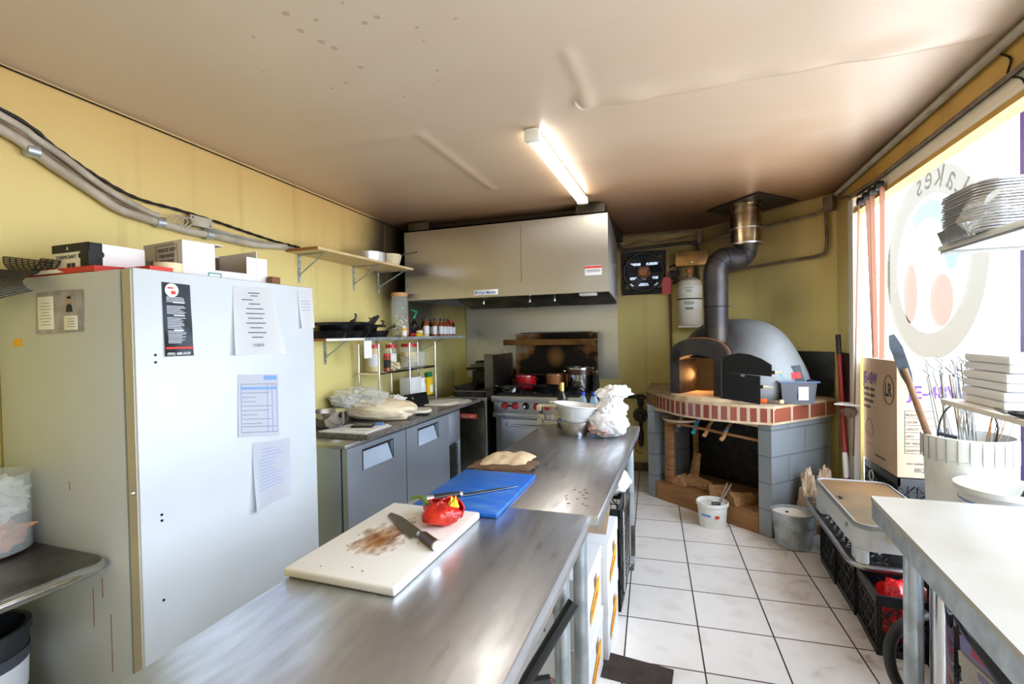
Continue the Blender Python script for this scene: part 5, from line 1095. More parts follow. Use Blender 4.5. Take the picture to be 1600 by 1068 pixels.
door('door', [(0, 1.015), (.06, 1.012), (.29, .992), (.29, 1.205), (0, 1.222)], [(.29, 1.125)])
obj('latch', MB().box(H0+HD*.17+Z_*1.205-HN*-1.2, (.03, .01, .02)), 'steel_dark', T, w=True)
_l = bpy.data.lights.new('oven_fill', 'POINT'); _l.energy = 3.5; _l.color = (1, .45, .15); _l.shadow_soft_size = .06; _o = bpy.data.objects.new('oven_fill', _l); C.collection.objects.link(_o); _o.location = (.10, 4.62, 1.16)   # added warm lamp that brightens the firebrick, hidden left of the oven mouth
# flue
T = thing('flue_pipe', 'black stove pipe rising from the oven dome with an elbow', 'flue', (.265, 4.42, 1.5))
P0, P1 = Vector((.262, 4.43, 0)), Vector((.515, 4.60, 0)); hd = (P1-P0).normalized(); RB = .115
path = [P0+Z_*1.40, P0+Z_*1.62]; obj('lower_section', MB().tube(path+[P0+Z_*1.75], .096, 28), 'flue_black', T, w=True)
obj('middle_section', MB().tube([P0+Z_*1.75, P0+Z_*2.03], .0975, 28), 'flue_black', T, w=True)
obj('joint_ring', MB().tube([P0+Z_*1.745, P0+Z_*1.757], .0995, 28), 'iron', T, w=True)
zc = 2.045; el = [P0+hd*(RB-RB*math.cos(a))+Z_*(zc+RB*math.sin(a)) for a in [PI/2*i/8 for i in range(9)]]
obj('elbow', MB().tube([P0+Z_*2.02]+el, .093, 28), 'flue_black', T, w=True)
e2 = [P1-hd*(RB*math.cos(a))*1+Z_*0 for a in (0,)]
el2 = [P1-hd*RB+hd*RB*math.sin(a)+Z_*(zc+RB+RB*(1-math.cos(a))) for a in [PI/2*i/8 for i in range(9)]]
obj('elbow', MB().tube([el[-1]]+el2+[P1+Z_*2.32], .0945, 28), 'flue_black', T, w=True)
for i in (3, 6): obj('elbow_seam', MB().tube([el[i]-(el[i+1]-el[i])*.15, el[i]+(el[i+1]-el[i])*.15], .0955, 28), 'iron', T, w=True)
for i in (2, 5): obj('elbow_seam', MB().tube([el2[i]-(el2[i+1]-el2[i])*.15, el2[i]+(el2[i+1]-el2[i])*.15], .0970, 28), 'iron', T, w=True)
obj('damper_handle', MB().tube([P0+Vector((.095, 0, 1.75)), P0+Vector((.13, -.01, 1.75)), P0+Vector((.15, -.01, 1.775)), P0+Vector((.145, -.01, 1.735)), P0+Vector((.12, -.01, 1.745))], .004, 6), 'steel', T, w=True)
T = thing('flue_pipe', 'shiny insulated chimney section hanging from the ceiling over the oven', 'flue', (.515, 4.60, 2.27))
obj('outer_pipe', MB().lathe([(.095, 2.275), (.124, 2.275), (.124, 2.575), (.095, 2.575)], c=(.515, 4.6, 0), n=40), 'flue_steel', T, w=True)
obj('upper_collar', MB().lathe([(.095, 2.575), (.108, 2.575), (.108, 2.61), (.128, 2.612), (.128, 2.628), (.1, 2.628)], c=(.515, 4.6, 0), n=40), 'flue_steel', T, w=True)
obj('band', MB().lathe([(.1245, 2.41), (.1275, 2.41), (.1275, 2.42), (.1245, 2.42)], c=(.515, 4.6, 0), n=40).lathe([(.1245, 2.28), (.1275, 2.28), (.1275, 2.295), (.1245, 2.295)], c=(.515, 4.6, 0), n=40), 'steel', T, w=True)
one('ceiling_plate', MB().prism([(.22, 4.75), (.58, 4.26), (.93, 4.68), (.52, 5.12)], 2.6285, 2.636), 'soot_plate', 'sooty square metal plate on the ceiling around the flue', 'ceiling plate', smooth=False)
# things on and in the stand
one('metal_sheet', MB().ext([DP(.93, .99, .012), DP(1.165, .99, .012), DP(1.165, 1.36, .012), DP(.93, 1.36, .012)], (-.003, -.003, 0)), 'steel_dark', 'dark metal sheet on the corner wall beside the oven dome', 'panel', smooth=False)
one('metal_sheet', MB().bb(1.172, 1.176, 4.26, 4.52, .97, 1.36), 'steel_dark', 'narrow dark metal sheet on the wall strip beside the window', 'panel', smooth=False)
T = thing('plastic_bin', 'dark translucent bin of packets on the oven ledge', 'bin', (.80, 4.22, .986), .18)
mb = MB(); pr = [(-.11, -.07), (.11, -.07), (.11, .07), (-.11, .07)]
for k in range(4):
    a, b = pr[k], pr[(k+1) % 4]; s = 1.16
    mb.bm.faces.new([mb.bm.verts.new(v) for v in ((a[0], a[1], 0), (b[0], b[1], 0), (b[0]*s, b[1]*s, .165), (a[0]*s, a[1]*s, .165))])
mb.bm.faces.new([mb.bm.verts.new((x, y, .001)) for x, y in pr]); bmesh.ops.remove_doubles(mb.bm, verts=mb.bm.verts[:], dist=.0005); bmesh.ops.recalc_face_normals(mb.bm, faces=mb.bm.faces[:]); bmesh.ops.solidify(mb.bm, geom=mb.bm.faces[:], thickness=.003)
obj('bin_body', mb, 'bin_navy', T)
rp = [(-.14, -.092), (.14, -.092), (.14, .092), (-.14, .092)]
obj('rim', MB().tube([(x, y, .165) for x, y in rp], .006, 6, closed=True), 'bin_blue', T)
obj('front_sheet', MB().box((.03, -.083, .08), (.07, .002, .10)), 'paper_grey', T)
one('magazine', MB().box((0, 0, .065), (.15, .012, .14), M=Matrix.Rotation(-.15, 4, 'Y') @ Matrix.Rotation(-.3, 4, 'X')), 'menu_black', 'red and dark packet standing up in the plastic bin', 'packet', loc=(.785, 4.24, 1.13), rz=.1, smooth=False)
one('packet_print', MB().box((0, 0, .06), (.12, .004, .05), M=Matrix.Rotation(-.15, 4, 'Y') @ Matrix.Rotation(-.3, 4, 'X')), 'lid_red', 'white and red printed wrapper in front of the standing packet', 'wrapper', loc=(.785, 4.222, 1.13), rz=.1, smooth=False)
one('teal_packet', MB().box((0, 0, .04), (.045, .02, .11), M=Matrix.Rotation(-.6, 4, 'Y'), b=.004), 'teal', 'teal packet sticking up at the left of the plastic bin', 'packet', loc=(.715, 4.20, 1.11))
one('crumpled_foil', MB().blob((0, 0, .03), (.04, .03, .03), .8, 5, 9, 3), 'foil', 'small crumpled foil in the corner of the plastic bin', 'foil', loc=(.70, 4.23, 1.11))
T = thing('utility_knife', 'orange handled tool lying on the oven ledge', 'tool', (.60, 4.13, .986), -.1)
obj('handle', MB().box((-.04, 0, .02), (.08, .035, .034), b=.01), 'orange', T); obj('blade_holder', MB().box((.045, 0, .015), (.09, .03, .022), b=.006), 'brush_brown', T); obj('tip', MB().box((.095, 0, .018), (.03, .034, .03), b=.006), 'cream', T)
def log(lab, c, l, r, az, sd, up=False):
    T = thing('firewood_log', lab, 'log', c, az, 'split logs in the oven stand')
    random.seed(sd); base = [(-1, 0), (-.75, .9), (.1, 1.35), (.95, .8), (.8, .02)]; pr = [(r*x*random.uniform(.85, 1.1), max(0, r*y*random.uniform(.85, 1.1))) for x, y in base]; mb = MB(); rings = []
    for k in range(9):
        u = -l/2+l*k/8; kk = 1-.22*(k/8)*(sd % 2)
        rings.append([mb.bm.verts.new((u+.006*random.uniform(-1, 1)*(k in (0, 8)), x*kk+.003*random.uniform(-1, 1), max(0, z*kk+.003*random.uniform(-1, 1)))) for x, z in pr])
    for A_, B_ in zip(rings, rings[1:]):
        for j in range(5): mb.bm.faces.new((A_[j], A_[(j+1) % 5], B_[(j+1) % 5], B_[j]))
    mb.bm.faces.new(rings[0][::-1]); mb.bm.faces.new(rings[-1])
    if up: mb.xf(Matrix.Translation((0, 0, l*.49)) @ Matrix.Rotation(-PI/2+.12, 4, 'Y') @ Matrix.Translation((0, 0, -r*.6)))
    obj('wood_body', mb, 'log_wood', T, ang=25)
log('split log standing upright at the back of the oven stand', (.085, 4.78, .156), .27, .055, .2, 1, True)
log('short split log at the left end of the oven stand', (-.03, 4.66, .156), .13, .06, 1.0, 2)
log('large split log lying below the upright log', (.13, 4.62, .156), .25, .075, -.75, 3)
log('split log behind the small white pail', (.27, 4.43, .156), .17, .065, .15, 4)
log('rightmost split log next to the grey pillar', (.42, 4.27, .156), .20, .065, .55, 5)
T = thing('pizza_pan', 'round pale pizza pan stored under the brick band', 'pan', (-.03, 4.62, .75))
obj('pan_body', MB().lathe([(0, 0), (.15, 0), (.165, .02), (.170, .02), (.155, -.002), (0, .003)], n=40), 'paper_bag', T)
for k, (a, c1, c2, l) in enumerate(((.30, 'blind_light', 'print_dark', .1), (.44, 'print_blue', 'teal', .06), (.54, 'wood_light', 'wood', .08), (.68, 'wood_light', 'print_blue', .1))):
    q = S0.lerp(S1, a)+Vector((0, .02, .70))
    T = thing('peel', ['peel with a dark and white handle end under the lintel', 'peel with a blue wrapped handle end under the lintel', 'peel with a short square wooden handle end under the lintel', 'peel with a round pale handle end and blue wrap under the lintel'][k], 'peel', q, 0, 'oven peels hanging in the stand')
    dv = Vector((-.25-.2*k/3, -1, -.35)).normalized()
    obj('handle', MB().tube([-dv*.45+Z_*.06, -dv*.03+Z_*.02, dv*.02], .015, 10), c1, T); obj('grip', MB().tube([dv*.018, dv*(.018+l*.5)], .017, 10), c2 if k < 2 else c1, T); obj('wrap', MB().tube([-dv*.05+Z_*.022, -dv*.02+Z_*.018], .017, 10), c2, T)
# pail, tub, bags
T = thing('small_pail', 'small white plastic pail with tongs on the floor tiles', 'pail', (.20, 4.14, 0))
obj('pail_body', MB().lathe([(0, 0), (.098, 0), (.112, .165), (.122, .17), (.122, .192), (.116, .196), (.110, .19), (.096, .006), (0, .006)], n=40), 'white_pail', T)
obj('blue_mark', MB().box((-.05, -.0985, .105), (.075, .004, .018), rz=-.48, b=.004), 'print_blue', T); obj('red_mark', MB().box((.03, -.108, .10), (.032, .004, .022), rz=.25, b=.008), 'print_red', T)
text('pro', .03, 'paper_grey', T, (-.005, -.1125, .06), (1, .1, 0), (0, 0, 1), w=False)
obj('contents', MB().lathe([(0, .165), (.108, .168)], n=30), 'ash', T)
T = thing('metal_tongs', 'metal tongs standing in the small white pail', 'tongs', (.235, 4.12, .15))
for s in (-1, 1): obj('arm', MB().box((.04+.008*s, 0, .09), (.006, .018, .24), M=Matrix.Rotation(.42+.06*s, 4, 'Y')), 'steel', T)
obj('head', MB().box((-.01, -.01, .03), (.07, .03, .03), b=.008, rz=.4), 'steel_dark', T)
T = thing('oval_tub', 'oval galvanised tub of white ash beside the oven stand', 'tub', (.725, 3.90, 0))
obj('tub_body', MB().lathe([(0, .005), (.112, .005), (.142, .24), (.147, .25), (.140, .25), (.11, .012), (0, .012)], n=48, sx=1.0, sy=.85), 'galvanised', T)
obj('rolled_seam', MB().lathe([(.136, .17), (.139, .172), (.136, .176)], n=48, sy=.85).lathe([(.133, .15), (.136, .152), (.133, .156)], n=48, sy=.85).tube([(-.02, -.098, .01), (-.022, -.122, .25)], .003, 5), 'galvanised', T)
obj('rim', MB().tube([(.145*math.cos(a*PI/24), .123*math.sin(a*PI/24), .252) for a in range(48)], .005, 6, closed=True), 'galvanised', T)
mb = MB().lathe([(0, .255), (.07, .25), (.138, .235)], n=40, sy=.85)
obj('ash', mb, 'ash', T)
one('embers', MB().blob((0, 0, .0), (.011, .012, .008), .5, 3, 3, 2), 'iron', 'single dark coal lying on the white ash', 'coal', loc=(.68, 3.87, .252))
for k, (x, y, z, sx, sy, sz, lb) in enumerate(((.86, 4.10, .0, .06, .09, .50, 'crumpled brown paper bag between oven stand and crates'), (.99, 4.18, .0, .07, .07, .50, 'crumpled paper bag behind the griddle beside the grey block wall'))):
    one('paper_bag', MB().blob((0, 0, sz*.48), (sx, sy, sz*.5), .34, 3.2, 20+k, 5, flat=-sz*.49), 'paper_bag', lb, 'bag', loc=(x, y, 0), ang=25)
# red poles
for k, (p, q, lb) in enumerate((((1.155, 4.17, .30), (1.125, 4.36, 1.50), 'taller red pole with a black grip beside the window corner'), ((1.165, 4.22, .02), (1.150, 4.44, 1.36), 'second shorter red pole behind the black-gripped one'))):
    p, q = Vector(p), Vector(q)
    if k == 0: p = Vector((1.11, 4.06, 0))
    T = thing('broom_pole', lb, 'pole', p)
    L = (q-p); obj('shaft', MB().tube([(0, 0, 0), L*(.90 if k == 0 else 1)], .016, 12), 'red_pole', T)
    if k == 0: obj('grip', MB().tube([L*.90, L], .018, 12), 'black_plastic', T)
    obj('sticker', MB().tube([L*.30, L*.42], .0168, 12), 'white_label', T); obj('lower_sleeve', MB().tube([L*.02, L*.15], .0168, 12), 'white_label', T)
# lamp on the ceiling
T = thing('fluorescent_lamp', 'long lit fluorescent batten lamp on the ceiling', 'lamp', (-.745, 3.16, 2.58))
obj('tube_cover', MB().box((-.745, 3.16, 2.605), (.075, 1.30, .05), b=.018, seg=3), 'lamp_tube', T, w=True)
obj('batten', MB().box((-.745, 3.16, 2.632), (.06, 1.40, .012), b=.003), 'lamp_body', T, w=True)
for y in (2.485, 3.835): obj('end_cap', MB().box((-.745, y, 2.605), (.085, .05, .058), b=.01), 'lamp_body', T, w=True)
# ---------------------------------------------------------------- steel tables
ZT9 = .90
def steel_table(lab, x0, x1, y0, y1, legs, yr=None):
    T = thing('work_table', lab, 'table', ((x0+x1)/2, (y0+y1)/2, 0))
    obj('tabletop', MB().bb(x0, x1, y0, y1, .862, .90, b=.006), 'steel_table', T, w=True)
    obj('front_apron', MB().bb(x1-.02, x1-.004, y0+.02, y1-.02, .84, .864), 'steel', T, w=True)
    for x, y in legs:
        l = obj('leg', MB().cyl((x, y, .05), (x, y, .862), .0275, n=24), 'galvanised', T, w=True)
        f_ = obj('foot', MB().lathe([(.0, 0), (.02, 0), (.022, .03), (.029, .05), (0, .05)], c=(x, y, 0), n=20), 'steel_dark', l); f_.matrix_basis = Matrix.Translation(-Vector(T.location))
        if (x, y) == legs[-1] and yr: 
            s_ = obj('sleeve', MB().cyl((x, y, .10), (x, y, .30), .030, n=24), 'steel_dark', l); s_.matrix_basis = Matrix.Translation(-Vector(T.location))
    return T
steel_table('nearer stainless steel work table carrying the white cutting board', -1.03, -.323, -.35, 1.705, [(-.96, -.25), (-.40, -.25), (-.96, 1.62), (-.405, 1.60)])
steel_table('farther stainless steel work table with the bowl and white bag', -.965, -.293, 1.71, 3.44, [(-.90, 1.82), (-.90, 3.2), (-.388, 1.83), (-.342, 3.205)], 1)
mb = MB(); mb.box((-.815, 1.29, .9125), (.345, .53, .025), b=.008, seg=3, rz=.0)
for v in mb.bm.verts: v.co.x += (v.co.y-1.29)*-.0+ (1.29-v.co.y)*-.0
cb = thing('cutting_board', 'white cutting board with brown stains on the near table', 'cutting board', (-.866, 1.295, .90), 0)
obj('board', MB().box((0, 0, .0125), (.355, .54, .025), b=.007, seg=3), 'board_white', cb)
def _stain():
    m, nt, N, L, P = node_mat('food_stain'); tc = N('ShaderNodeTexCoord'); mp = N('ShaderNodeMapping'); mp.inputs['Scale'].default_value = (1, .45, 1); mp.inputs['Rotation'].default_value = (0, 0, -.5); L(tc.outputs['Object'], mp.inputs[0])
    n = N('ShaderNodeTexNoise'); n.inputs['Scale'].default_value = 38; n.inputs['Detail'].default_value = 8; L(mp.outputs[0], n.inputs[0])
    n2 = N('ShaderNodeTexNoise'); n2.inputs['Scale'].default_value = 9; n2.inputs['Detail'].default_value = 3; L(tc.outputs['Object'], n2.inputs[0])
    v = N('ShaderNodeVectorMath'); v.operation = 'LENGTH'; mp2 = N('ShaderNodeMapping'); mp2.inputs['Rotation'].default_value = (0, 0, -.35); mp2.inputs['Scale'].default_value = (11, 6.2, 0); L(tc.outputs['Object'], mp2.inputs[0]); L(mp2.outputs[0], v.inputs[0])
    f = math_n(N, L, 'SUBTRACT', 1, v.outputs['Value']); a = math_n(N, L, 'MULTIPLY_ADD', n.outputs['Fac'], 1.5, f); a = math_n(N, L, 'MULTIPLY_ADD', n2.outputs['Fac'], 1.1, a)
    q = N('ShaderNodeMapRange'); L(a, q.inputs[0]); q.inputs[1].default_value = 1.45; q.inputs[2].default_value = 2.45; q.inputs[3].default_value = 0; q.inputs[4].default_value = .85
    c = ramp(N, L, n.outputs['Fac'], [(.4, (206, 158, 92)), (.62, (140, 78, 36))]); L(c, P.inputs['Base Color']); L(q.outputs[0], P.inputs['Alpha']); P.inputs['Roughness'].default_value = .5
_stain()
st = obj('food_stain', MB().bb(-.14, .14, -.22, .24, 0, .0006), 'food_stain', cb, smooth=False); st.location = (-.03, -.02, .0252)
random.seed(11); mb = MB()
for i in range(16): mb.blob((random.uniform(-.12, .12), random.uniform(-.24, .22), .0258), (.004, .003, .0015), .4, 3, i, 1)
tag(obj('crumb', mb, 'log_end', cb), kind='stuff')
bb_ = thing('cutting_board', 'bright blue cutting board on the steel table behind the white one', 'cutting board', (-.808, 1.83, .9005), .015)
obj('board', MB().box((0, 0, .008), (.345, .505, .016), b=.004, seg=2), 'board_blue', bb_)
T = thing('chef_knife', 'wide knife with a dark wooden handle on the white board', 'knife', (-.87, 1.35, .926))
tip = Vector((-.985, 1.455)); heel = Vector((-.785, 1.315)); d = (heel-tip).normalized(); n_ = Vector((-d.y, d.x)); W_ = .052
pl = [tip+n_*.004, tip+d*.06+n_*.018, heel+n_*.020, heel-n_*(W_-.018), tip+d*.10-n_*(W_-.026), tip+d*.02-n_*.018, tip-n_*.004]
obj('blade', MB().prism([tuple(p) for p in pl], .9275, .9295), 'blade', T, w=True, smooth=False)
h0 = Vector((*heel, .934)); hdv = Vector((d.x, d.y, .03)).normalized()
obj('bolster', MB().tube([h0-hdv*.002, h0+hdv*.014], .011, 12), 'steel', T, w=True); obj('handle', MB().tube([h0+hdv*.014, h0+hdv*.03, h0+hdv*.07, h0+hdv*.115], [.012, .0165, .0155, .0165], 20), mat('walnut', (74, 50, 40), .4, col2=(52, 34, 28), vs=30, stretch=(1, 5, 5)), T, w=True); obj('end_cap', MB().tube([h0+hdv*.115, h0+hdv*.121], [.0168, .015], 20), 'steel', T, w=True)
T = thing('carving_knife', 'slim black-handled knife lying on the blue cutting board', 'knife', (-.81, 1.75, .917))
tip = Vector((-.655, 1.885)); hs = Vector((-.838, 1.715)); d = (tip-hs).normalized(); n_ = Vector((-d.y, d.x))
obj('blade', MB().prism([tuple(p) for p in (hs+n_*.012, hs+d*.17+n_*.010, tip, hs+d*.16-n_*.008, hs-n_*.012)], .921, .9228), 'blade', T, w=True, smooth=False)
e = hs-d*.135; obj('handle', MB().tube([(*hs, .927), (*(hs-d*.05), .929), (*(hs-d*.11), .928)], [.010, .012, .012], 14), 'black_plastic', T, w=True)
obj('bolster', MB().tube([(*(hs+d*.006), .925), (*(hs-d*.004), .927)], .012, 14), 'steel', T, w=True); obj('end_cap', MB().tube([(*(hs-d*.108), .928), (*e, .928)], [.013, .0145], 14), 'steel', T, w=True)
# cut bell pepper
T = thing('bell_pepper', 'glossy red bell pepper pieces with green stem on the white board', 'pepper', (-.79, 1.47, .926))
def lobes(q, p):
    a = math.atan2(p.y, p.x); k = 1+.13*math.cos(3*a+.6)*(1-p.z*p.z)**.5-.28*math.exp(-((1-p.z)/.2)**2); return Vector((q.x*k, q.y*k, q.z*(1-.15*math.cos(3*a))))
obj('lower_half', MB().blob((-.005, -.055, .034), (.064, .048, .036), .07, 2.0, 2, 5, flat=-.033, fn=lobes).xf(Matrix.Rotation(.5, 4, 'Z')), 'red_gloss', T)
def shell(c, d, a0, a1, sd):
    mb = MB(); c = Vector(c)
    def f(a, b):
        th = a0+(a1-a0)*a; ph = -.2+b*1.75; k = 1+.13*math.cos(3*th+sd)+.05*noise.noise(Vector((math.cos(th)*2, math.sin(th)*2, ph*2+sd)))
        return c+Vector((d[0]*math.cos(th)*math.cos(ph-.5)*k, d[1]*math.sin(th)*math.cos(ph-.5)*k, d[2]*(math.sin(ph-.5)+.5)))
    mb.sheet(f, 26, 16, .005); return mb
obj('cut_wall', shell((.03, .01, .006), (.05, .055, .045), .4, 4.2, 1), 'red_gloss', T); obj('cut_wall', shell((-.035, .035, .008), (.05, .042, .03), 1.2, 5.2, 3), 'red_gloss', T)
obj('inner_flesh', MB().blob((.055, -.02, .045), (.012, .028, .038), .5, 4, 3, 3), 'print_yellow', T)
obj('stem', MB().tube(smoothpath([(-.045, -.02, .05), (-.07, -.005, .062), (-.095, .0, .066), (-.115, -.01, .058)], 4), [.008]*5+[.006]*8, 8), 'pepper_green', T)
# cloth
T = thing('folded_cloth', 'folded beige and brown cloths behind the blue cutting board', 'cloth', (-.85, 2.2, .90))
def cl(x0, x1, y0, y1, z0, h, sd, m, nm):
    mb = MB()
    def f(a, b):
        e = (1-abs(2*a-1)**6)*(1-abs(2*b-1)**6); x = x0+(x1-x0)*a+.012*noise.noise(Vector((b*4, sd, 1))); y = y0+(y1-y0)*b+.012*noise.noise(Vector((a*4, sd, 5)))+.03*a
        return Vector((x, y, z0+h*e+.008*e*noise.noise(Vector((a*5, b*5, sd)))))
    mb.grid(f, 26, 18); g = MB(); obj(nm, mb, m, T, w=True)
cl(-.975, -.70, 2.085, 2.33, .901, .022, 1, 'cloth_brown', 'brown_cloth'); cl(-.99, -.68, 2.10, 2.26, .915, .016, 4, 'cloth_brown', 'brown_cloth'); cl(-.95, -.72, 2.13, 2.34, .925, .028, 7, 'cloth', 'beige_cloth')
mb = MB(); random.seed(2)
for i in range(14):
    x = random.choice((random.uniform(-.99, -.94), random.uniform(-.72, -.67))); y = random.uniform(2.07, 2.13); mb.tube([(x, y, .915), (x+random.uniform(-.02, .02), y-.015, .908), (x+random.uniform(-.03, .03), y-.02, .903)], .003, 5)
obj('fringe', mb, 'cloth_brown', T, w=True)
# bowl, colander, bottles, bag
T = thing('mixing_bowl', 'steel mixing bowl under the white colander on the steel table', 'bowl', (-.655, 3.06, .90))
obj('bowl', MB().lathe([(0, 0), (.065, 0), (.095, .03), (.12, .095), (.125, .097), (.117, .093), (.09, .032), (0, .006)], n=44), 'mirror_steel', T)
T = thing('colander', 'white plastic colander tilted on the steel mixing bowl', 'colander', (-.665, 3.05, .985))
RT_ = Matrix.Rotation(.10, 4, 'Y') @ Matrix.Rotation(-.05, 4, 'X')
obj('basket', MB().lathe([(0, 0), (.085, 0), (.105, .03), (.135, .10), (.15, .105), (.15, .112), (.132, .110), (.10, .034), (0, .006)], n=44).xf(RT_), 'white_plastic', T)
obj('rim_tab', MB().box((-.155, 0, .105), (.04, .06, .008), b=.003).xf(RT_), 'white_plastic', T)
mb = MB()
for k in range(5):
    for j in range(64):
        if j % 16 in (0, 1): continue
        a = 2*PI*j/64; z = .036+.012*k; r = .1062+.0045*k*1.16; mb.cyl((r*math.cos(a), r*math.sin(a), z), ((r+.0025)*math.cos(a), (r+.0025)*math.sin(a), z), .0024, n=4)
obj('perforation', mb.xf(RT_), 'steel_dark', T)
T = thing('wine_bottle', 'dark green wine bottle with gold foil behind the colander', 'bottle', (-.80, 3.27, .90))
obj('glass_body', MB().lathe([(0, 0), (.038, 0), (.038, .18), (.034, .21), (.016, .24), (.0145, .26), (0, .26)], n=28), 'wine_glass', T); obj('foil', MB().lathe([(.0150, .245), (.0155, .305), (.014, .311), (0, .311)], n=24), 'foil_gold', T); obj('label', MB().lathe([(.0385, .05), (.0385, .13)], n=28), 'cream', T)
wt = thing('water_bottle', 'leftmost clear water bottle with blue cap behind the colander', 'bottle', (-.655, 3.27, .90), 0, 'water bottles behind the colander')
obj('bottle_body', MB().lathe([(0, 0), (.03, 0), (.032, .01), (.032, .06), (.029, .065), (.032, .07), (.032, .15), (.03, .17), (.022, .205), (.0125, .222), (.0125, .23), (0, .23)], n=28), 'bottle_blue', wt)
obj('cap', MB().lathe([(.0145, .228), (.0150, .248), (0, .249)], n=20), 'cap_blue', wt); obj('label', MB().lathe([(.0325, .09), (.0325, .135)], n=28), 'print_blue', wt)
dup(wt, (-.585, 3.30, .90), .5, 'middle water bottle, behind the other two blue-capped ones'); dup(wt, (-.567, 3.225, .90), 1, 'rightmost blue-capped water bottle, next to the white bag')
def bagf(q, p):
    if p.z > .1: k = 1-.35*math.exp(-((p.z-.28)/.2)**2); q = Vector((q.x*k+.02*p.z, q.y*k, q.z*1.25))
    if p.z > .55: q = Vector((q.x*(1.25+.35*math.sin(math.atan2(p.y, p.x)*5)), q.y*1.15, q.z*(.98+.12*math.sin(math.atan2(p.y, p.x)*4+1))))
    return q
T = thing('plastic_bag', 'knotted white plastic bag of food at the steel table end', 'bag', (-.455, 3.05, .90))
obj('bag_body', MB().blob((0, 0, .085), (.125, .11, .095), .12, 2.2, 4, 5, flat=-.082), 'bag_white', T); obj('bag_top', MB().blob((.015, .03, .185), (.105, .095, .10), .20, 2.6, 8, 5, fn=bagf), 'bag_white', T)
obj('contents', MB().blob((-.02, -.02, .06), (.10, .085, .055), .3, 3, 5, 4, flat=-.055), mat('ham_pink', (226, 186, 180), .5), T)
one('dark_lid', MB().blob((0, 0, .0), (.035, .01, .02), .2, 2, 1, 3), 'pepper_green', 'dark green leaf shape between colander and white bag', 'leaf', loc=(-.515, 3.0, 1.01))
T = thing('can_opener', 'steel crank can opener clamped at the table end', 'can opener', (-.965, 3.34, .86))
obj('post', MB().bb(-.985, -.965, 3.33, 3.35, .86, 1.03), 'steel_dark', T, w=True); obj('bar', MB().box((-.93, 3.34, 1.035), (.13, .02, .02), b=.003), 'blind_light', T, w=True); obj('knuckle', MB().box((-.985, 3.33, 1.02), (.035, .03, .04), b=.006), 'blind_light', T, w=True)
obj('gear', MB().box((-.965, 3.33, .955), (.05, .04, .05), b=.008).cyl((-.975, 3.30, .93), (-.975, 3.34, .93), .02), 'steel', T, w=True); obj('clamp', MB().bb(-.985, -.84, 3.32, 3.34, .902, .915), 'blind_light', T, w=True); obj('grip', MB().bb(-.895, -.88, 3.325, 3.34, .935, .975), 'white_plastic', T, w=True)
random.seed(8); mb = MB()
for i in range(26): mb.blob((random.uniform(-.42, -.31), random.uniform(2.95, 3.40), .9015), (.0035, .0035, .0015), .3, 3, i, 1)
tag(one('water_drops', mb, 'clear_plastic', 'small water drops on the far corner of the steel table', 'water'), kind='stuff')
random.seed(9); mb = MB()
for i in range(14): mb.blob((random.uniform(-.45, -.34), random.uniform(1.78, 2.0), .9012), (.008, .003, .001), .6, 3, i, 1)
tag(one('rust_flakes', mb, 'copper', 'orange crumbs near the joint of the two steel tables', 'crumbs'), kind='stuff')
# ---------------------------------------------------------------- under the tables
def produce_carton(lab, x0, y0, z0, loc_grp='produce cartons under the steel table'):
    W2, D2, H2 = .34, .36, .275
    T = thing('produce_carton', lab, 'carton', (x0-W2/2, y0+D2/2, z0), 0, loc_grp)
    obj('box_body', MB().bb(-W2/2, W2/2, -D2/2, D2/2, 0, H2, b=.002), 'carton_white', T)
    obj('lid_flap', MB().bb(-W2/2-.003, W2/2+.003, -D2/2-.003, D2/2+.003, H2-.06, H2+.004, b=.002), 'carton_white', T)
    X = W2/2+.0035
    obj('yellow_print', MB().ext([(X, -.11, .06), (X, .09, .10), (X, .12, .165), (X, .05, .17), (X, -.06, .13), (X, -.10, .12)], (.001, 0, 0)), 'print_yellow', T, smooth=False)
    text('sunset', .055, 'print_red', T, (X+.0015, -.09, .085), (0, 1, .22), (0, 0, 1), w=False)
    obj('picture_print', MB().box((X, .02, .19), (.001, .05, .05), b=.01), 'copper', T)
    text('TOMATOES', .035, 'print_red', T, (-.12, -D2/2-.0045, .13), (1, 0, 0), (0, 0, 1), w=False); text('CAN. 2026', .022, 'print_dark', T, (-.10, -D2/2-.0045, .05), (1, 0, 0), (0, 0, 1), w=False)
    obj('barcode', MB().box((.02, -.12, H2+.0045), (.07, .02, .001)), 'print_dark', T)
    return T
produce_carton('bottom white carton nearest the camera under the steel tables', -.372, 1.88, 0); produce_carton('upper white carton nearest the camera under the steel tables', -.378, 1.89, .282)
produce_carton('bottom white carton behind the first carton pile', -.352, 2.27, 0); produce_carton('upper white carton behind the first carton pile', -.350, 2.26, .282)
one('carton_flap', MB().box((-.44, 2.44, .60), (.14, .2, .003), M=Matrix.Rotation(.5, 4, 'X')), 'cardboard', 'folded brown cardboard flap lying on the far upper carton', 'cardboard', smooth=False)
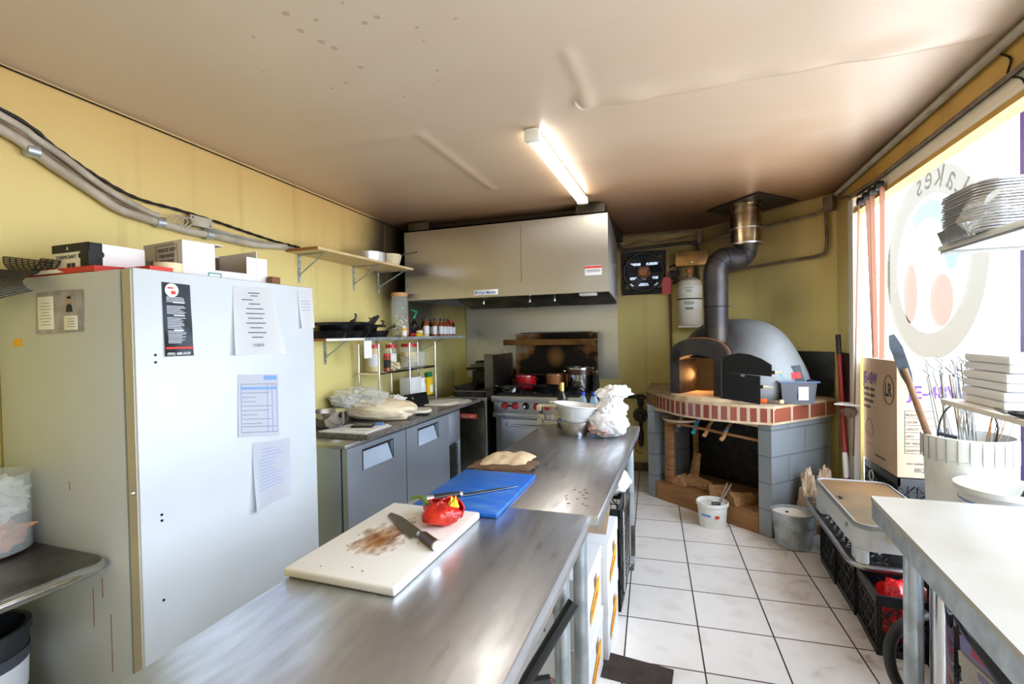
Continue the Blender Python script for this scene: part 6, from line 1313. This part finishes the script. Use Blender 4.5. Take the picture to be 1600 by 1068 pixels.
def crate(lab, loc, rz=0, m='black_plastic', d=(.31, .33, .285), grp='black milk crates', nm='milk_crate', src=[None]):
    key = (m, d)
    if src[0] is None: src[0] = {}
    if key in src[0]: return dup(src[0][key], loc, rz, lab, grp)
    T = thing(nm, lab, 'crate', loc, rz, grp); X, Y, H = d[0]/2, d[1]/2, d[2]
    obj('rim', MB().bb(-X, X, -Y, -Y+.012, H-.05, H).bb(-X, X, Y-.012, Y, H-.05, H).bb(-X, -X+.012, -Y, Y, H-.05, H).bb(X-.012, X, -Y, Y, H-.05, H), m, T, smooth=False)
    obj('base', MB().bb(-X, X, -Y, -Y+.01, 0, .035).bb(-X, X, Y-.01, Y, 0, .035).bb(-X, -X+.01, -Y, Y, 0, .035).bb(X-.01, X, -Y, Y, 0, .035).bb(-X, X, -Y, Y, .004, .01), m, T, smooth=False)
    for s, ax in ((-1, 0), (1, 0), (-1, 1), (1, 1)):
        mb = MB(); L_ = (Y if ax == 0 else X)
        def P(a, z, o=0): return (s*(X-.006)+0, a, z) if ax == 0 else (a, s*(Y-.006), z)
        def bar(a0, z0, a1, z1, w_=.006):
            p, q = Vector(P(a0, z0)), Vector(P(a1, z1)); dd = (q-p).normalized(); nn = (Vector((1, 0, 0)) if ax == 0 else Vector((0, 1, 0))); tt = dd.cross(nn)*w_/2
            mb.ext([p-tt, q-tt, q+tt, p+tt], nn*.006)
        for k in range(9): bar(-L_+.01+(2*L_-.02)*k/8, .03, -L_+.01+(2*L_-.02)*k/8, H-.05, .004)
        for z in (.09, .15, .20): bar(-L_, z, L_, z, .005)
        for k in range(-2, 4):
            a0 = -L_+k*L_*.5; a1 = a0+L_
            c0, c1 = max(a0, -L_), min(a1, L_)
            if c1 > c0:
                z0, z1 = .035+(c0-a0)/L_*(H-.085), .035+(c1-a0)/L_*(H-.085); bar(c0, z0, c1, z1, .007); bar(-c0, z0, -c1, z1, .007)
        for a in (-L_+.012, L_-.012): bar(a, 0, a, H, .024)
        obj('side_lattice', mb, m, T, smooth=False)
    if d[1] > .4: obj('inner_liner', MB().bb(-X+.016, X-.016, -Y+.016, -Y+.02, .015, H-.01).bb(-X+.016, X-.016, Y-.02, Y-.016, .015, H-.01).bb(-X+.016, -X+.02, -Y+.016, Y-.016, .015, H-.01).bb(X-.02, X-.016, -Y+.016, Y-.016, .015, H-.01), m, T, smooth=False)
    obj('floor_grid', MB().bb(-X+.02, X-.02, -Y+.02, Y-.02, .008, .014), m, T, smooth=False)
    src[0][key] = T
    return T
crate('black lattice crate on the floor under the far steel table', (-.50, 2.86, 0), 0)
crate('black lattice crate on top of another under the far steel table', (-.505, 2.85, .286), .04)
T = thing('wire_basket', 'chrome wire basket hanging at the crate under the steel table', 'basket', (-.33, 2.85, .25))
mb = MB()
for k in range(8): mb.cyl((-.325, 2.70+.045*k, .12), (-.325, 2.70+.045*k, .56), .0022, n=5)
for k in range(7): mb.cyl((-.325, 2.70, .12+.07*k), (-.325, 3.015, .12+.07*k), .0026, n=5)
obj('mesh_side', mb, 'chrome', T, w=True); obj('rim', MB().tube([(-.325, 2.70, .56), (-.325, 3.015, .56), (-.325, 3.015, .12), (-.325, 2.70, .12)], .005, 6, closed=True), 'chrome', T, w=True)
one('plastic_bag', MB().blob((-.44, 3.02, .64), (.12, .12, .09), .2, 2.5, 31, 4), 'bag_white', 'white plastic bag lying on the crates under the far table', 'bag')
T = thing('dustpan', 'black dustpan with a long handle under the near steel table', 'dustpan', (-.45, 1.45, .35))
obj('handle', MB().tube([(-.52, 1.36, .40), (-.355, 1.56, .66)], .02, 10), 'black_plastic', T, w=True); obj('pan', MB().ext([(-.60, 1.25, .12), (-.38, 1.40, .12), (-.42, 1.48, .46), (-.52, 1.42, .46)], (.01, -.02, .0)).bb(-.6, -.40, 1.24, 1.5, 0, .14), 'hose', T, w=True, smooth=False)
# ---------------------------------------------------------------- right side
T = thing('cutting_table', 'white plastic-topped cutting table on steel legs by the window', 'table', (.95, 1.2, 0))
obj('cutting_slab', MB().prism([(.675, 2.215), (1.36, 2.225), (1.31, -.35), (.545, -.35)], .885, .902), 'poly_white', T, w=True, smooth=False)
obj('steel_frame', MB().prism([(.678, 2.212), (1.355, 2.22), (1.305, -.345), (.548, -.345)], .815, .885), 'galvanised', T, w=True, smooth=False)
for x, y, m in ((.722, 1.975, 'galvanised'), (1.30, 2.1, 'galvanised'), (.64, -.2, 'galvanised'), (1.25, -.2, 'galvanised')): obj('leg', MB().cyl((x, y, 0), (x, y, .816), .0275, n=28), m, T, w=True)
one('chrome_post', MB().cyl((.790, 1.955, 0), (.790, 1.955, .814), .030, n=28), 'chrome', 'chrome post standing right beside the cutting table leg', 'post')
crate('black lattice crate of the floor row next to the oval tub', (1.002, 3.548, 0), 0)
crate('black lattice crate in the middle of the floor row', (1.008, 3.213, 0), 0)
crate('black lattice crate at the near end of the floor row', (1.008, 2.865, 0), -.04)
crate('black lattice crate beneath the pails behind the cutting table', (1.19, 2.53, 0), 0)
crate('second black lattice crate stacked beneath the pails', (1.19, 2.53, .286), 0)
JC = (.42, .52, .295)
crate('lower large black crate beneath the tall brown carton', (1.485, 3.955, 0), 0, 'black_plastic', JC, 'large black crates beneath the carton', 'storage_crate')
ct = crate('upper large black crate directly beneath the tall brown carton', (1.485, 3.955, .297), 0, 'black_plastic', JC, 'large black crates beneath the carton', 'storage_crate')
tag(one('crate_ring', MB().tube([(1.268, 4.08+.035*math.cos(a*PI/8), .50+.035*math.sin(a*PI/8)) for a in range(16)], .004, 5, closed=True), 'paper_grey', 'white ring mark on the large black crate', 'mark'))
one('red_bag', MB().blob((.975, 2.83, .165), (.10, .125, .145), .16, 2.4, 41, 5), 'red_bag', 'shiny red plastic bag in the nearest black crate under the tray', 'bag')
one('divider_board', MB().box((1.10, 2.80, .19), (.006, .22, .26), M=Matrix.Rotation(-.30, 4, 'Y')), 'carton_grey', 'grey board leaning against the red bag in the crate', 'board', smooth=False)
T = thing('metal_tray', 'long embossed steel tray lying across the floor crates', 'tray', (1.0, 3.4, .29))
def rrect(x0, x1, y0, y1, r, n=6):
    o = []
    for cx, cy, a in ((x1-r, y1-r, 0), (x0+r, y1-r, PI/2), (x0+r, y0+r, PI), (x1-r, y0+r, 1.5*PI)):
        for k in range(n+1): o.append((cx+r*math.cos(a+PI/2*k/n), cy+r*math.sin(a+PI/2*k/n)))
    return o
obj('tray_body', MB().prism(rrect(.815, 1.16, 2.93, 4.02, .09), .298, .330), 'steel_dark', T, w=True)
obj('rolled_edge', MB().tube([(x, y, .322) for x, y in rrect(.81, 1.165, 2.925, 4.025, .09)], .014, 8, closed=True), 'steel', T, w=True)
mb = MB()
for i in range(24):
    for j in range(5): mb.box((.85+.03*j+(.015 if i % 2 else 0), 2.98+.042*i, .331), (.022, .005, .003), rz=.6 if (i+j) % 2 else -.6)
obj('tread_pattern', mb, 'chrome', T, w=True, smooth=False)
T = thing('electric_griddle', 'large flat electric griddle with browned plate on the steel tray', 'griddle', (1.0, 3.3, .335), .0)
GM = lambda mb: mb.xf(Matrix.Translation((1.032, 3.32, 0)) @ Matrix.Rotation(.0, 4, 'Z') @ Matrix.Translation((-1.0, -3.3, 0)))
obj('housing', GM(MB().prism(rrect(.80, 1.205, 2.90, 3.76, .07), .405, .515)), 'griddle_body', T, w=True); obj('rim', GM(MB().prism(rrect(.795, 1.21, 2.895, 3.765, .07), .515, .530)), 'poly_edge', T, w=True)
obj('cooking_plate', GM(MB().prism(rrect(.815, 1.19, 2.915, 3.745, .055), .530, .534)), 'griddle_top', T, w=True)
obj('inner_lip', GM(MB().tube([(x, y, .534) for x, y in rrect(.805, 1.20, 2.905, 3.755, .06)], .007, 8, closed=True)), 'poly_edge', T, w=True)
for x in (.83, 1.17):
    for y0, y1 in ((2.905, 3.02), (3.62, 3.755)): obj('foot', GM(MB().prism(rrect(x-.028, x+.028, y0, y1, .02), .337, .406)), 'griddle_body', T, w=True)
obj('grease_tray', GM(MB().bb(.93, 1.10, 2.865, 2.90, .47, .505, b=.004)), 'cream', T, w=True); obj('drain_slot', GM(MB().bb(.835, .853, 3.33, 3.38, .5345, .5355)), 'iron', T, w=True); obj('dial', GM(MB().cyl((.80, 3.06, .48), (.79, 3.06, .48), .012)), 'poly_edge', T, w=True)
# big brown carton
T = thing('glassware_carton', 'tall brown carton printed JE-48W by the window', 'carton', (1.48, 3.955, .60))
bx = (1.27, 1.69, 3.695, 4.215, .598, 1.335)
obj('box_body', MB().bb(*bx, b=.003), 'cardboard', T, w=True)
obj('tape', MB().bb(1.2685, 1.2695, 4.09, 4.10, 1.05, 1.335), 'cream', T, w=True, smooth=False); obj('tape', MB().bb(1.44, 1.50, 3.6935, 3.6945, 1.25, 1.335), 'cream', T, w=True, smooth=False)
xl = 1.2688; text('JE-48W', .115, 'print_purple', T, (xl, 4.205, 1.155), (0, -1, 0), (0, 0, 1), sx=.62, bold=.002)
text('JE-48W', .115, 'print_purple', T, (1.33, 3.6938, 1.10), (1, 0, 0), (0, 0, 1), sx=.85, bold=.002)
for i, s in enumerate(('AUTOMATIC DISHWASHER', 'PROTECTION GUARANTEE', 'THIS SIDE UP CAUTION', 'FOR DETAILS SEE')): text(s, .030, 'print_dark', T, (xl, 4.20, 1.105-.043*i), (0, -1, 0), (0, 0, 1), sx=.50)
obj('round_emblem', MB().tube([(xl, 3.805+.075*math.cos(a*PI/16), 1.14+.095*math.sin(a*PI/16)) for a in range(32)], .0022, 5, closed=True), 'print_black', T, w=True)
text('LR', .12, 'print_black', T, (xl, 3.86, 1.10), (0, -1, 0), (0, 0, 1), sx=.72, bold=.003)
mb = MB()
for z in (1.02, .975, .93, .885, .84, .795, .75): mb.bb(1.31, 1.52, 3.6935, 3.6945, z, z+.003)
for x in (1.31, 1.40, 1.517): mb.bb(x, x+.003, 3.6935, 3.6945, .75, 1.02)
obj('printed_table', mb, 'print_dark', T, w=True, smooth=False)
for i, s in enumerate(('PRODUCT', 'COLOUR', 'CAPACITY', 'UNITS', 'NET WEIGHT', 'QUANTITY')): text(s, .022, 'print_dark', T, (1.316, 3.6936, .988-.045*i), (1, 0, 0), (0, 0, 1), sx=.7)
text('FOR COMMERCIAL KITCHENS', .02, 'print_dark', T, (1.32, 3.6936, .68), (1, 0, 0), (0, 0, 1), sx=.7); text('BBQ', .04, 'print_dark', T, (1.36, 3.6936, .635), (1, 0, 0), (0, 0, 1), sx=.7)
text('www.glassware and more', .026, 'print_dark', T, (xl, 4.02, .66), (0, -1, 0), (0, 0, 1), sx=.6)
obj('cup_drawing', MB().tube([(xl, 4.11+.07*math.cos(a*PI/12), .80+.10*math.sin(a*PI/12)) for a in range(13)], .0015, 4).bb(xl-.0005, xl, 4.04, 4.18, .78, .783).bb(xl-.0005, xl, 4.04, 4.18, .80, .803).bb(xl-.0005, xl, 4.05, 4.17, .72, .723), 'cardboard_dark', T, w=True)
# pails behind the cutting table
_g = T; _R = Matrix.Translation((1.27, 3.695, 0)) @ Matrix.Rotation(.05, 4, 'Z') @ Matrix.Translation((-1.27, -3.695, 0)); _g.matrix_basis = _R @ _g.matrix_basis
for _o in C.objects:
    if _o.name.startswith('storage_crate') or _o.name.startswith('crate_ring'): _o.matrix_basis = _R @ _o.matrix_basis
T = thing('large_pail', 'large white ribbed pail full of metal skewers', 'pail', (1.18, 2.68, .574))
obj('pail_body', MB().lathe([(0, 0), (.138, 0), (.150, .40), (.157, .402), (.160, .495), (.153, .497), (.147, .40), (.134, .01), (0, .01)], n=56), 'white_pail', T)
mb = MB()
for j in range(26):
    a = 2*PI*j/26; c, s = math.cos(a), math.sin(a); mb.box((.1605*c, .1605*s, .44), (.004, .003, .10), rz=a)
obj('collar_rib', mb, 'poly_edge', T, smooth=False)
random.seed(21)
cols = ['steel', 'chrome', 'steel_dark', 'galvanised']
for k in range(34):
    a = random.uniform(0, 6.28); r = .10*math.sqrt(random.random()); b0 = Vector((1.16+r*math.cos(a)*.8, 2.66+r*math.sin(a)*.8, .66)); tp = Vector((1.07+.17*random.random(), 2.70+.10*random.random(), 1.29+.12*random.random()))
    d = (tp-b0).normalized(); sd = d.cross(Y_).normalized()
    lp = [tp+d*(.018*math.sin(t_)+.018)+sd*.012*math.cos(t_+PI/2*3) for t_ in [PI*2*i/9-PI/2 for i in range(10)]]
    o = MB().tube([b0, tp]+lp, .0028, 5)
    one('skewer', o, cols[k % 4], 'thin metal skewer with looped end standing in the large white pail', 'skewer', group='metal skewers in the large pail')
for k in range(9):
    a = random.uniform(-.5, .5); b0 = Vector((1.18+.05*a, 2.66, .66)); tp = Vector((1.26+.10*random.random(), 2.64+.05*random.random(), 1.20+.06*random.random()))
    one('skewer', MB().tube([b0, tp], .0024, 5), 'wood' if k % 2 else 'steel', 'straight skewer leaning right in the large white pail', 'skewer', group='leaning skewers in the large pail')
T = thing('grill_basket', 'bent wire basket stuck among the skewers in the pail', 'basket', (1.12, 2.68, 1.0))
obj('wire_hoop', MB().tube(smoothpath([(1.055, 2.64, .98), (1.065, 2.64, 1.13), (1.115, 2.64, 1.21), (1.215, 2.64, 1.21), (1.265, 2.64, 1.12), (1.245, 2.64, 1.0)], 5), .004, 6), 'iron', T, w=True)
obj('wire_bar', MB().tube([(1.055, 2.64, 1.08), (1.12, 2.63, 1.065)], .008, 6), 'iron', T, w=True)
T = thing('wooden_paddle', 'long paddle with dark blade and wooden handle in the pail', 'paddle', (1.03, 2.66, .8))
pa, pb = Vector((1.115, 2.68, .80)), Vector((.900, 2.66, 1.505)); L = pb-pa
obj('handle', MB().tube([pa, pa+L*.80], [.014, .013], 12), 'paddle_wood', T, w=True)
dd = L.normalized(); sd = Vector((0, 1, 0)).cross(dd).normalized()
bp = [pa+L*.70-sd*.013, pa+L*.76-sd*.022, pa+L*.95-sd*.026, pa+L*1.02-sd*.012, pa+L*1.02+sd*.010, pa+L*.93+sd*.024, pa+L*.76+sd*.022, pa+L*.70+sd*.013]
obj('blade', MB().ext(bp, Vector((.006, .012, 0))), 'menu_black', T, w=True, smooth=False)
T = thing('open_pail', 'shallow white open pail with a blue line beside the large pail', 'pail', (1.165, 2.395, .574))
obj('pail_body', MB().lathe([(0, 0), (.115, 0), (.132, .325), (.146, .33), (.149, .352), (.140, .355), (.128, .345), (.110, .01), (0, .01)], n=48), 'white_pail', T)
obj('blue_line', MB().lathe([(.1312, .290), (.1320, .297)], n=48), 'print_blue', T)
one('stirring_rod', MB().tube([(1.16, 2.38, .75), (1.265, 2.36, 1.02)], .014, 8), 'hose', 'dark rod leaning in the shallow open pail', 'rod')
# overshelves on the cutting table
T = thing('shelf_rack', 'white two-tier shelf standing on the cutting table', 'shelf', (1.15, 1.5, .902))
for n_, x0, y1, z in (('lower_shelf', .985, 2.44, 1.238), ('upper_shelf', .955, 2.38, 1.848)):
    obj(n_, MB().bb(x0, 1.36, .5, y1, z, z+.020, b=.003), 'trim_white', T, w=True)
obj('shelf_rail', MB().cyl((.965, .5, 1.845), (.965, 2.37, 1.845), .006), 'poly_edge', T, w=True)
obj('cross_bar', MB().cyl((.96, 2.365, 1.842), (1.35, 2.365, 1.842), .008), 'poly_edge', T, w=True)
for y in (.6, 2.20): obj('post', MB().cyl((1.33, y, .902), (1.33, y, 1.95), .014), 'chrome', T, w=True)
# foil trays
FX0, FX1, FY0, FY1 = .925, 1.27, 2.02, 2.33
ft0 = None
for k in range(17):
    z = 1.869+.0098*k
    if ft0 is None:
        ft0 = thing('foil_tray', 'bottom foil tray of the tall pile on the upper shelf', 'foil tray', ((FX0+FX1)/2, (FY0+FY1)/2, z), 0, 'foil trays piled on the upper shelf')
        hx, hy = (FX1-FX0)/2, (FY1-FY0)/2
        obj('tray_body', MB().prism(rrect(-hx+.012, hx-.012, -hy+.012, hy-.012, .05), 0, .008), 'foil', ft0)
        obj('rolled_rim', MB().tube([(x, y, .006) for x, y in rrect(-hx+.006, hx-.006, -hy+.006, hy-.006, .055)], .0042, 6, closed=True), 'foil', ft0)
    else:
        dup(ft0, ((FX0+FX1)/2+.002*math.sin(k*2.1), (FY0+FY1)/2+.002*math.cos(k*1.7), z), .004*math.sin(k), 'top foil tray of the tall pile on the upper shelf' if k == 16 else 'foil tray number '+('two three four five six seven eight nine ten eleven twelve thirteen fourteen fifteen sixteen'.split()[k-1])+' counting up from the bottom of the tall pile')
T = thing('ribbed_tray', 'small tilted foil tray with ribbed side at the pile foot', 'foil tray', (.94, 2.22, 1.87), 0)
mb = MB()
for k in range(12): mb.box((.925+.0*k, 2.10+.016*k, 1.885), (.012, .007, .05), M=Matrix.Rotation(-.35, 4, 'Y'))
mb.box((.93, 2.19, 1.885), (.006, .21, .05), M=Matrix.Rotation(-.35, 4, 'Y')); obj('ribbed_wall', mb, 'foil', T, w=True, smooth=False)
mb = MB()
def wrapf(a, b):
    y = 2.08-.55*a; z = 1.875+.10*b*(1-.3*a)+.03*noise.noise(Vector((a*6, b*4, 2))); x = .925-.03*math.sin(b*PI)+.03*noise.noise(Vector((a*7, b*5, 7)))
    return Vector((x, y+.02*noise.noise(Vector((b*6, a*3, 4))), z))
mb.grid(wrapf, 44, 14); one('plastic_wrap', mb, 'film', 'crumpled shiny plastic wrap around the foil tray pile', 'plastic wrap', ang=20)
fx = None
for k in range(3):
    z = 1.2585+.064*k; lb = ('bottom', 'middle', 'top')[k]+' white foam box of the pile on the lower shelf'
    if fx is None:
        fx = thing('foam_box', lb, 'foam box', (1.165, 2.25, z), 0, 'white foam boxes on the lower shelf'); obj('box_base', MB().box((0, 0, .015), (.27, .27, .028), b=.008), 'foam', fx); obj('lid', MB().box((0, 0, .046), (.275, .275, .032), b=.012), 'foam', fx)
    else: dup(fx, (1.165+.004*k, 2.25-.003*k, z), .01*k, lb)
_S = Matrix.Translation((-.02, -.20, 0))
T = thing('kitchen_scissors', 'black-handled kitchen scissors on the edge of the lower shelf', 'scissors', (1.05, 2.25, 1.259))
obj('blade', MB().prism([(1.045, 2.36), (1.055, 2.37), (1.035, 2.25), (1.020, 2.25)], 1.2595, 1.2625), 'steel_dark', T, w=True, smooth=False)
for dx in (0, .028): obj('handle', MB().tube([(1.025+dx+.014*math.cos(a*PI/8), 2.185+.04*math.sin(a*PI/8), 1.268) for a in range(16)], .006, 6, closed=True), 'black_plastic', T, w=True)
T = thing('black_tongs', 'black kitchen tongs lying behind the scissors on the lower shelf', 'tongs', (1.06, 2.1, 1.259)); 
for dx in (0, .03): obj('arm', MB().box((1.035+dx, 2.08, 1.268), (.012, .22, .012), rz=.12-.2*(dx > 0), b=.004), 'black_plastic', T, w=True)
for _o in C.objects:
    if _o.name in ('kitchen_scissors', 'black_tongs'): _o.matrix_basis = _S @ _o.matrix_basis
# window blinds
for k, (y, z, r) in enumerate(((3.90, 2.43, .026), (3.79, 2.435, .026), (3.69, 2.44, .026), (3.58, 2.445, .028))):
    one('blind_carrier', MB().lathe([(0, -.022), (r, -.02), (r, .02), (0, .022)], n=20).xf(Matrix.Translation((1.145, y, z-.02)) @ Matrix.Rotation(PI/2, 4, 'Y')), 'grime_shade_black', ('first', 'second', 'third', 'fourth')[k]+' dark blind carrier from the room corner on the window track', 'blind carrier', group='blind carriers on the window track')
for k, (yt, yb, zb, lb) in enumerate(((3.97, 4.12, .62, 'long narrow brown blind slat nearest the window corner'), (3.80, 3.69, 1.36, 'brown blind slat, second from the window corner, twisted'), (3.72, 3.67, 1.36, 'brown blind slat, third from the window corner'), (3.55, 3.575, 1.36, 'darker brown blind slat farthest from the window corner'))):
    T = thing('vertical_blind', lb, 'blind', (1.15, yt, 2.40), 0, 'vertical blind slats')
    def sf(a, b): return Vector((1.152+(.030 if k else .012)*(a-.5), yt+(yb-yt)*b+(a-.5)*.012, 2.41+(zb-2.41)*b))
    mb = MB(); mb.sheet(sf, 2, 20, .003); obj('fabric', mb, 'blind', T, w=True)
T = thing('brush_plate', 'small white plate with a brown brush by the window jamb', 'plate', (1.13, 4.1, .95))
obj('plate', MB().prism([(1.03, 4.10), (1.165, 4.02), (1.172, 4.18), (1.10, 4.20)], .995, 1.003), 'paper', T, w=True, smooth=False); obj('brush', MB().blob((1.13, 4.12, .945), (.05, .05, .035), .4, 6, 2, 4), 'brush_brown', T, w=True)
# hoses and flat boxes under the cutting table
one('rubber_hose', MB().tube(smoothpath([(.86, 2.25, .45), (.80, 2.2, .447), (.745, 2.15, .44), (.705, 2.12, .39), (.70, 2.10, .31), (.735, 2.09, .23), (.79, 2.09, .18), (.86, 2.12, .12), (.88, 2.2, .022), (.86, 2.45, .022)], 6), .019, 12), 'hose', 'thick dark grey hose looping out from under the cutting table', 'hose')
one('rubber_hose', MB().tube(smoothpath([(.90, 2.24, .60), (.86, 2.0, .585), (.84, 1.75, .56), (.83, 1.5, .52), (.83, 1.35, .46), (.84, 1.2, .33), (.86, 1.0, .17), (.9, .7, .022), (.9, .4, .022)], 6), .022, 12), 'black_plastic', 'glossy black hose running down along the flat boxes', 'hose')
for k in range(7):
    z = .20+.057*k; cols = ('box_cream', 'box_lilac')[k in (4, 5, 6) or k == 6]
    lb = 'flat '+('lilac' if cols == 'box_lilac' else 'cream and pink')+' box, '+('lowest', 'second', 'third', 'fourth', 'fifth', 'sixth', 'topmost')[k]+' in the slanted pile under the cutting table'
    T = thing('flat_box', lb, 'box', (1.13, 1.75, z), 0, 'flat boxes under the cutting table'); R9 = Matrix.Rotation(-.12, 4, 'X')
    obj('box_body', MB().box((.004*(k % 3), 0, .026), (.40, .86, .052), b=.003).xf(R9), cols, T)
    if k < 5: obj('print_band', MB().box((-.201+.004*(k % 3), -.1+.05*k, .028), (.002, .5, .022)).xf(R9), 'print_pink' if k % 2 == 0 else 'box_lilac', T, smooth=False)
one('plastic_stool', MB().bb(.95, 1.33, 1.4, 2.1, .0, .16, b=.01), 'black_plastic', 'low black plastic base under the slanted flat boxes', 'base')
